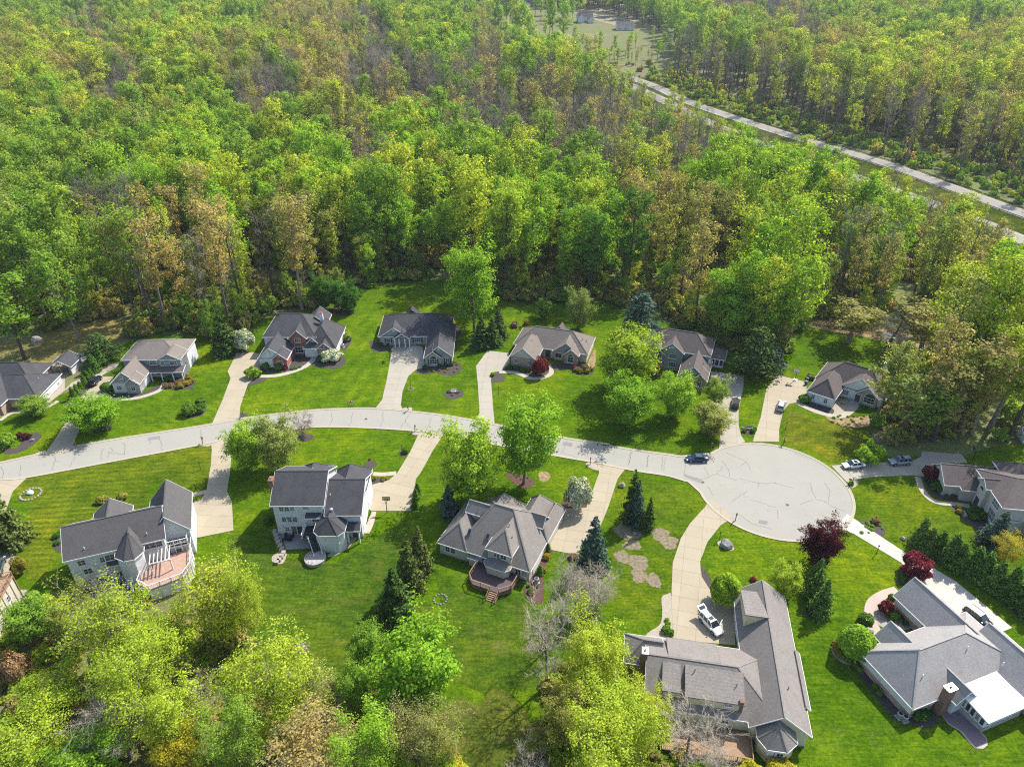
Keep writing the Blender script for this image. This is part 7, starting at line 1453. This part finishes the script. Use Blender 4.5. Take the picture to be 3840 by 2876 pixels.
def hoop(cr, x, y, face, label, bm, pm, portable=False):
    b = P(cr, x, y); b.z = .08 if portable else 0.02; r = empty('basketball_hoop', b, face, label, 'basketball hoop', 'basketball hoops')
    MB().tube((0,0,0), (0,0,2.6), .08, n=10).build('pole', pm, r)
    if portable: MB().box(-.75, .35, -.4, .4, 0, .28).build('base', M_wbb, r)
    for s in (-1, 1): MB().bar((0, s*.05, 2.3), (.55, s*.3, 3.0), .05, .05).build('strut', pm, r); MB().bar((0, s*.05, 2.6), (.55, s*.3, 3.35), .05, .05).build('strut', pm, r)
    bo = MB().box(.55, .60, -.75, .75, 2.75, 3.65).build('backboard', bm, r); fr = MB()
    for y0, y1, z0, z1 in ((-.78,.78,2.72,2.78), (-.78,.78,3.62,3.68), (-.78,-.72,2.72,3.68), (.72,.78,2.72,3.68), (-.3,.3,3.28,3.32), (-.3,.3,2.9,2.94), (-.3,-.26,2.9,3.3), (.26,.3,2.9,3.3)): fr.box(.54, .615, y0, y1, z0, z1)
    fr.build('backboard_frame', M_black, bo); rg = MB()
    for i in range(14): t0, t1 = i*2*math.pi/14, (i+1)*2*math.pi/14; rg.bar((.85+.23*math.cos(t0), .23*math.sin(t0), 3.0), (.85+.23*math.cos(t1), .23*math.sin(t1), 3.0), .025, .025)
    ro = rg.build('rim', M_orange, r); nb = MB()
    for i in range(10): t = i*2*math.pi/10; nb.bar((.85+.22*math.cos(t), .22*math.sin(t), 2.99), (.85+.13*math.cos(t+.4), .13*math.sin(t+.4), 2.6), .012, .012)
    nb.build('net', M_trim, ro)
hoop('d2', 1362, 745, 1.57, 'basketball hoop with yellowed backboard on the tan drive', M_ybb, M_black); hoop('c4', 1335, 640, -2.2, 'white portable basketball hoop before the stone-fronted house', M_wbb, M_black, True)
hoop('c2', 1384, 682, 0.2, 'basketball hoop beside the grey bungalow drive', M_redp, M_black); hoop('c5', 1762, 1100, 2.6, 'basketball hoop behind the stucco garage', M_black, M_black)
def rock(name, cr, x, y, r, hgt, m, label, cat='boulder', seed=1, group=None):
    R = np.random.default_rng(seed); import bmesh
    bm = bmesh.new(); bmesh.ops.create_icosphere(bm, subdivisions=2, radius=1)
    ph = R.uniform(0, 6, 6)
    for v in bm.verts:
        k = 1+.16*math.sin(v.co.x*3+ph[0])+.14*math.sin(v.co.y*3.4+ph[1])+.12*math.sin(v.co.z*4+ph[2]); v.co = Vector((v.co.x*r*k, v.co.y*r*k*.85, max(-.1, v.co.z*hgt*k+hgt*.35)))
    me = bpy.data.meshes.new(name); bm.to_mesh(me); bm.free(); me.materials.append(m); o = link(name, me); o.location = P(cr, x, y, 0.03) ; o.rotation_euler = (0, 0, ph[3]); return tag(o, label, cat, group)
rock('boulder', 'd4', 1115, 918, 1.15, 1.0, M_rock, 'large grey boulder in a stone bed on the lawn'); rock('boulder', 'c1', 335, 662, 1.5, 1.5, M_pale_rock, 'pale dome-shaped rock behind the left house', seed=3)
rock('boulder', 'c1', 280, 1500, .4, .4, M_pale_rock, 'white rock in the left-edge bed', seed=4); rock('boulder', 'd5', 1165, 395, .5, .5, M_pale_rock, 'tan boulder at the head of the arborvitae row', seed=5); rock('boulder', 'd5', 1035, 1050, .55, .5, M_rock, 'pale grey boulder in the rock garden', seed=6); rock('boulder', 'd5', 870, 1185, .8, .6, M_pale_rock, 'pinkish rock beside the walk mounds', seed=7); rock('boulder', 'd4', 210, 400, .7, .7, M_pale_rock, 'white rock left of the spruce trio', seed=8); rock('boulder', 'c5', 1690, 1560, .8, .5, M_pale_rock, 'flat pink rock below the stucco house', seed=9)
def stone_ring(cr, x, y, r, n, label, m=M_pale_rock, sz=.25):
    c = P(cr, x, y, .03); root = empty('stone_ring', c, 0, label, 'stone ring'); import bmesh
    for i in range(n):
        t = 2*math.pi*i/n; q = random.Random(i*7+n); w = sz*q.uniform(.8, 1.2); o = MB().lathe([(0,0),(w*.9,0),(w,w*.3),(w*.6,w*.7),(0,w*.75)], 6, (r*math.cos(t), r*math.sin(t), 0)).build('stone', m, root)
stone_ring('d3', 210, 1258, 1.1, 13, 'fire ring of pale stones on the back lawn', M_rock, .2); stone_ring('d1', 265, 582, 1.9, 20, 'oval ring of white stones on the striped lawn', M_pale_rock, .26); stone_ring('c2', 1566, 942, .75, 12, 'small stone ring around a lamp post', M_pale_rock, .16); stone_ring('c2', 1048, 1060, .7, 8, 'stones around the red hydrant', M_rock, .18)
rock('boulder', 'd1', 265, 575, .7, .5, M_trim, 'white rock inside the oval stone ring', seed=12)
def ac(cr, x, y, label):
    r = empty('air_conditioner', P(cr, x, y, 0), .3, label, 'air conditioner', 'outdoor cooling units'); MB().box(-.5, .5, -.5, .5, 0, .1).build('pad', M_found, r); MB().lathe([(0,.1),(.42,.1),(.42,.95),(.36,1.0),(0,1.0)], 20).build('casing', M_metal, r); MB().lathe([(.02,1.005),(.3,1.005),(.3,1.03),(.02,1.03)], 20).build('fan_grille', M_black, r)
ac('d2', 1020, 975, 'cooling unit beside the octagonal sunroom'); ac('d3', 1040, 1110, 'cooling unit beside the beige house'); ac('d7', 1120, 1230, 'left cooling unit at the brick bungalow corner'); ac('d7', 1165, 1255, 'right cooling unit at the brick bungalow corner'); ac('c2', 978, 580, 'white cooling unit at the brick house gable')
# brush pile, benches, raised circle, bins
r = empty('brush_pile', P('e2', 615, 640), 0, 'round pile of cut branches on the back lawn', 'brush pile'); q = random.Random(4)
for k in range(60): a = q.uniform(0, 6.28); l = q.uniform(.7, 1.5); MB().bar((math.cos(a)*l, math.sin(a)*l, q.uniform(.05, .3)), (math.cos(a+q.uniform(2.2, 4))*l*.8, math.sin(a+2.8)*l*.8, q.uniform(.15, .6)), .05, .05).build('branch', BK['twigs'], r)
def bench(cr, x, y, rz, label, m):
    r = empty('bench', P(cr, x, y, .05), rz, label, 'bench'); MB().box(-.7, .7, -.2, .2, .40, .47).build('seat', m, r); MB().box(-.7, .7, .17, .22, .5, .9).build('backrest', m, r)
    for x_ in (-.55, .55): MB().box(x_-.05, x_+.05, -.17, .17, 0, .40).build('leg', m, r)
bench('c2', 1935, 972, 0, 'pale stone bench in the round bed', M_trim); bench('c4', 945, 1058, 0, 'pale stone bench in the flower island', M_pale_rock)
c = P('d2', 745, 1150); r = empty('raised_terrace', c, 0, 'round raised brick terrace at the foot of the dark stairs', 'terrace'); MB().lathe([(0,0),(1.9,0),(1.95,.75),(1.75,.78),(1.75,.7),(0,.7)], 28).build('wall', M_stone, r)
for k in range(5): t = 2.6+k*.5; MB().tube((1.5*math.cos(t), 1.5*math.sin(t), .72), (1.5*math.cos(t), 1.5*math.sin(t), .95), .06).build('stone_light', M_pale_rock, r)
def planter(cr, x, y, label): o = MB().lathe([(0,0),(.3,0),(.42,.5),(.46,.5),(.46,.56),(.36,.56),(.34,.45),(0,.45)], 16).build('planter', M_pale_rock); o.location = P(cr, x, y, 0); tag(o, label, 'planter')
planter('d2', 745, 1190, 'round stone planter at the terrace edge'); planter('c5', 645, 610, 'white planter on the flagstone forecourt')
def bin_(cr, x, y, m, label):
    r = empty('wheelie_bin', P(cr, x, y, .08), -.6, label, 'bin'); b = MB(); b.add([(-.26,-.28,.05),(.26,-.28,.05),(.26,.28,.05),(-.26,.28,.05),(-.31,-.36,1.0),(.31,-.36,1.0),(.31,.36,1.0),(-.31,.36,1.0)], [(3,2,1,0),(4,5,6,7),(0,1,5,4),(1,2,6,5),(2,3,7,6),(3,0,4,7)]); b.build('body', m, r); MB().box(-.34, .34, -.4, .38, 1.0, 1.07).build('lid', m, r)
    for s in (-1, 1): MB().tube((s*.24, .3, .12), (s*.3, .3, .12), .12, n=12).build('wheel', M_tyre, r)
bin_('c4', 1432, 672, plain('bin_blue', (0.05, 0.09, 0.22), .6), 'blue bin at the stone-fronted garage'); bin_('c4', 1440, 645, M_black, 'black bin at the stone-fronted garage')
def chair(x, y, z, rz, m, label, parent_rot=0.0):
    r = empty('garden_chair', (x, y, z), rz, label, 'chair', 'garden chairs on the patios'); MB().box(-.28, .28, -.26, .28, .38, .44).build('seat', m, r); MB().bar((0, .28, .44), (0, .42, 1.0), .54, .05, (0,1,0)).build('backrest', m, r)
    for sx in (-.25, .25):
        for sy in (-.22, .24): MB().box(sx-.025, sx+.025, sy-.025, sy+.025, 0, .38).build('leg', m, r)
for i, (x, y, rz) in enumerate(((500, 960, .5), (530, 985, 2.6), (470, 985, -.8), (545, 955, 4.0))): p = P('d2', x, y); chair(p.x, p.y, .07, rz, M_black, 'dark garden chair on the grey patio')
t = empty('garden_table', P('d2', 510, 975, .07), 0, 'dark round table on the grey patio', 'table'); MB().tube((0,0,.68), (0,0,.72), .6, n=20).build('top', M_black, t); MB().tube((0,0,0), (0,0,.68), .05).build('leg', M_black, t); MB().tube((0,0,0), (0,0,.04), .3, n=14).build('base', M_black, t)
# flat stones by the cream house and fieldstone retaining edge
q = random.Random(2)
st = empty('stone_steps', P('e1', 230, 170), 0, 'loose flat stones on the slope by the cream house', 'stones')
for k in range(11): x_, y_ = (k % 4-1.5)*1.0+q.uniform(-.2, .2), -(k//4)*.9+q.uniform(-.2, .2); MB().prism(wobble((x_, y_), .5, 8, .2, k), .02, .16+q.uniform(0, .12)).build('stone', M_pale_rock, st)
rw = empty('retaining_wall', P('d2', 405, 920), 0, 'pale stone retaining wall beside the patio', 'wall'); o0 = P('d2', 405, 920)
for k, (x, y) in enumerate(((395,915),(405,945),(415,975),(425,1005),(440,1035),(455,1065),(470,1095),(455,1125),(435,1150),(412,1172))):
    p = P('d2', x, y)-o0; MB().prism([(p.x+dx, p.y+dy) for dx, dy in ((-.35,-.5), (.35,-.5), (.35,.5), (-.35,.5))], 0, .55).build('block', M_pale_rock, rw)
# shed at the right edge, guard rails, sign, log fence, machines
h = House('shed', (P('c5', 2190, 960).x, P('c5', 2190, 960).y), -10, 'small white shed at the right edge under the trees', M_white, R_char, 'shed'); h.wing(-.2, 4, 0, 4, 2.3, 3.2); h.win('W', .18, 2, 1.3, .8, .8)
M_rail = plain('weathered_steel', (0.10, 0.085, 0.075), 0.7, .2, 2, .3, .4)
def guard(line, off, i0, i1, label):
    L_, _ = ribbon(line, 0.0, off); p0 = L_[i0]; r = empty('guard_rail', (p0[0], p0[1], terrain(*p0)), 0, label, 'guard rail'); b = MB(); pts = []
    for i in range(i0, i1):
        a, c = Vector(L_[i]), Vector(L_[i+1]); n = max(1, int((c-a).length/4))
        for j in range(n): q_ = a.lerp(c, j/n); pts.append(Vector((q_.x-p0[0], q_.y-p0[1], terrain(q_.x, q_.y)-terrain(*p0)+.2)))
    for k in range(len(pts)-1):
        b.bar(pts[k]+Vector((0,0,.62)), pts[k+1]+Vector((0,0,.62)), .1, .32)
        if len(pts) < 90 or k % 2 == 0: MB().box(pts[k].x-.08, pts[k].x+.08, pts[k].y-.08, pts[k].y+.08, pts[k].z-.1, pts[k].z+.75).build('post', M_rail, r)
    b.build('rail', M_rail, r)
nA = len(HA)-2; guard(HA, -5.9, 1, 26, 'guard rail on the far side of the highway'); guard(HA, 5.9, 2, 22, 'guard rail on the median side of the far carriageway'); guard(HB, 5.9, 1, 22, 'guard rail on the near side of the highway')
p = PT('k3', 238, 642); r = empty('road_sign', p, 0, 'small pale sign beside the far carriageway', 'sign'); MB().tube((0,0,0), (0,0,2.2), .05).build('post', M_metal, r); MB().box(-.5, .5, -.04, .0, 1.6, 2.8).build('panel', plain('sign_pale_blue', (.45, .55, .68), .4), r)
p0 = PT('k4', 1090, 300); r = empty('log_fence', p0, 0, 'dark rail fence across the far clearing', 'fence')
pp = [PT('k4', x, y) for x, y in ((1090,300),(1160,305),(1160,345),(1280,358),(1400,352),(1490,355))]
for a, b in zip(pp[:-1], pp[1:]):
    for z in (.5, 1.1): MB().bar(a-p0+Vector((0,0,z)), b-p0+Vector((0,0,z)), .18, .22).build('rail', M_rail, r)
    MB().box((a-p0).x-.12, (a-p0).x+.12, (a-p0).y-.12, (a-p0).y+.12, (a-p0).z, (a-p0).z+1.4).build('post', M_rail, r)
def digger(cr, x, y, rz, label):
    m = plain('machine_ochre', (.30, .17, .07), .6); r = empty('excavator', PT(cr, x, y), rz, label, 'excavator'); MB().box(-2.4, 2.4, -1.5, -.9, 0, .9).build('track', M_tyre, r); MB().box(-2.4, 2.4, .9, 1.5, 0, .9).build('track', M_tyre, r); MB().box(-2.2, 1.4, -1.3, 1.3, .9, 2.1).build('body', m, r); MB().box(.2, 1.6, -1.2, -.1, 2.1, 3.4).build('cab', M_cglass, r); MB().bar((1.2, .3, 1.8), (4.2, .3, 4.4), .5, .6).build('boom', m, r); MB().bar((4.2, .3, 4.4), (6.0, .3, 1.6), .4, .5).build('stick', m, r); MB().box(5.6, 6.6, -.3, .9, .7, 1.7).build('bucket', M_rail, r)
digger('k4', 1135, 192, .3, 'ochre excavator parked in the far clearing'); digger('k4', 690, 70, 2.6, 'ochre excavator by the farthest houses')

# ------------------------------------------------------------------ air
hz = NB('haze_air'); hz.t.nodes.remove(hz.b); pv = hz.n('VolumePrincipled'); pv.inputs['Color'].default_value = (0.80, 0.88, 1.0, 1); pv.inputs['Density'].default_value = 0.00007; pv.inputs['Anisotropy'].default_value = 0.2
hz.l(pv.outputs[0], hz.out.inputs['Volume'])
o = MB().box(-5050, 5050, -100, 7050, -1.5, 130).build('haze', hz.m); tag(o, 'thin spring haze over the woods', 'haze', kind='stuff')

# ------------------------------------------------------------------ same-looking neighbours: say which one, counted from the left
ORD = ('first', 'second', 'third', 'fourth', 'fifth', 'sixth', 'seventh', 'eighth', 'ninth', 'tenth', 'eleventh', 'twelfth')
same = {}
for o in COL.objects:
    if o.parent is None and 'category' in o and 'label' in o: same.setdefault(o['label'], []).append(o)
for lab, os_ in same.items():
    if 1 < len(os_) <= 12 and len(lab.split()) <= (14 if len(os_) == 2 else 12):
        os_.sort(key=lambda o: proj(o.location)[0])
        for k, o in enumerate(os_):
            o['label'] = lab+', '+(('left one' if k == 0 else 'right one') if len(os_) == 2 else ORD[k]+' from the left')
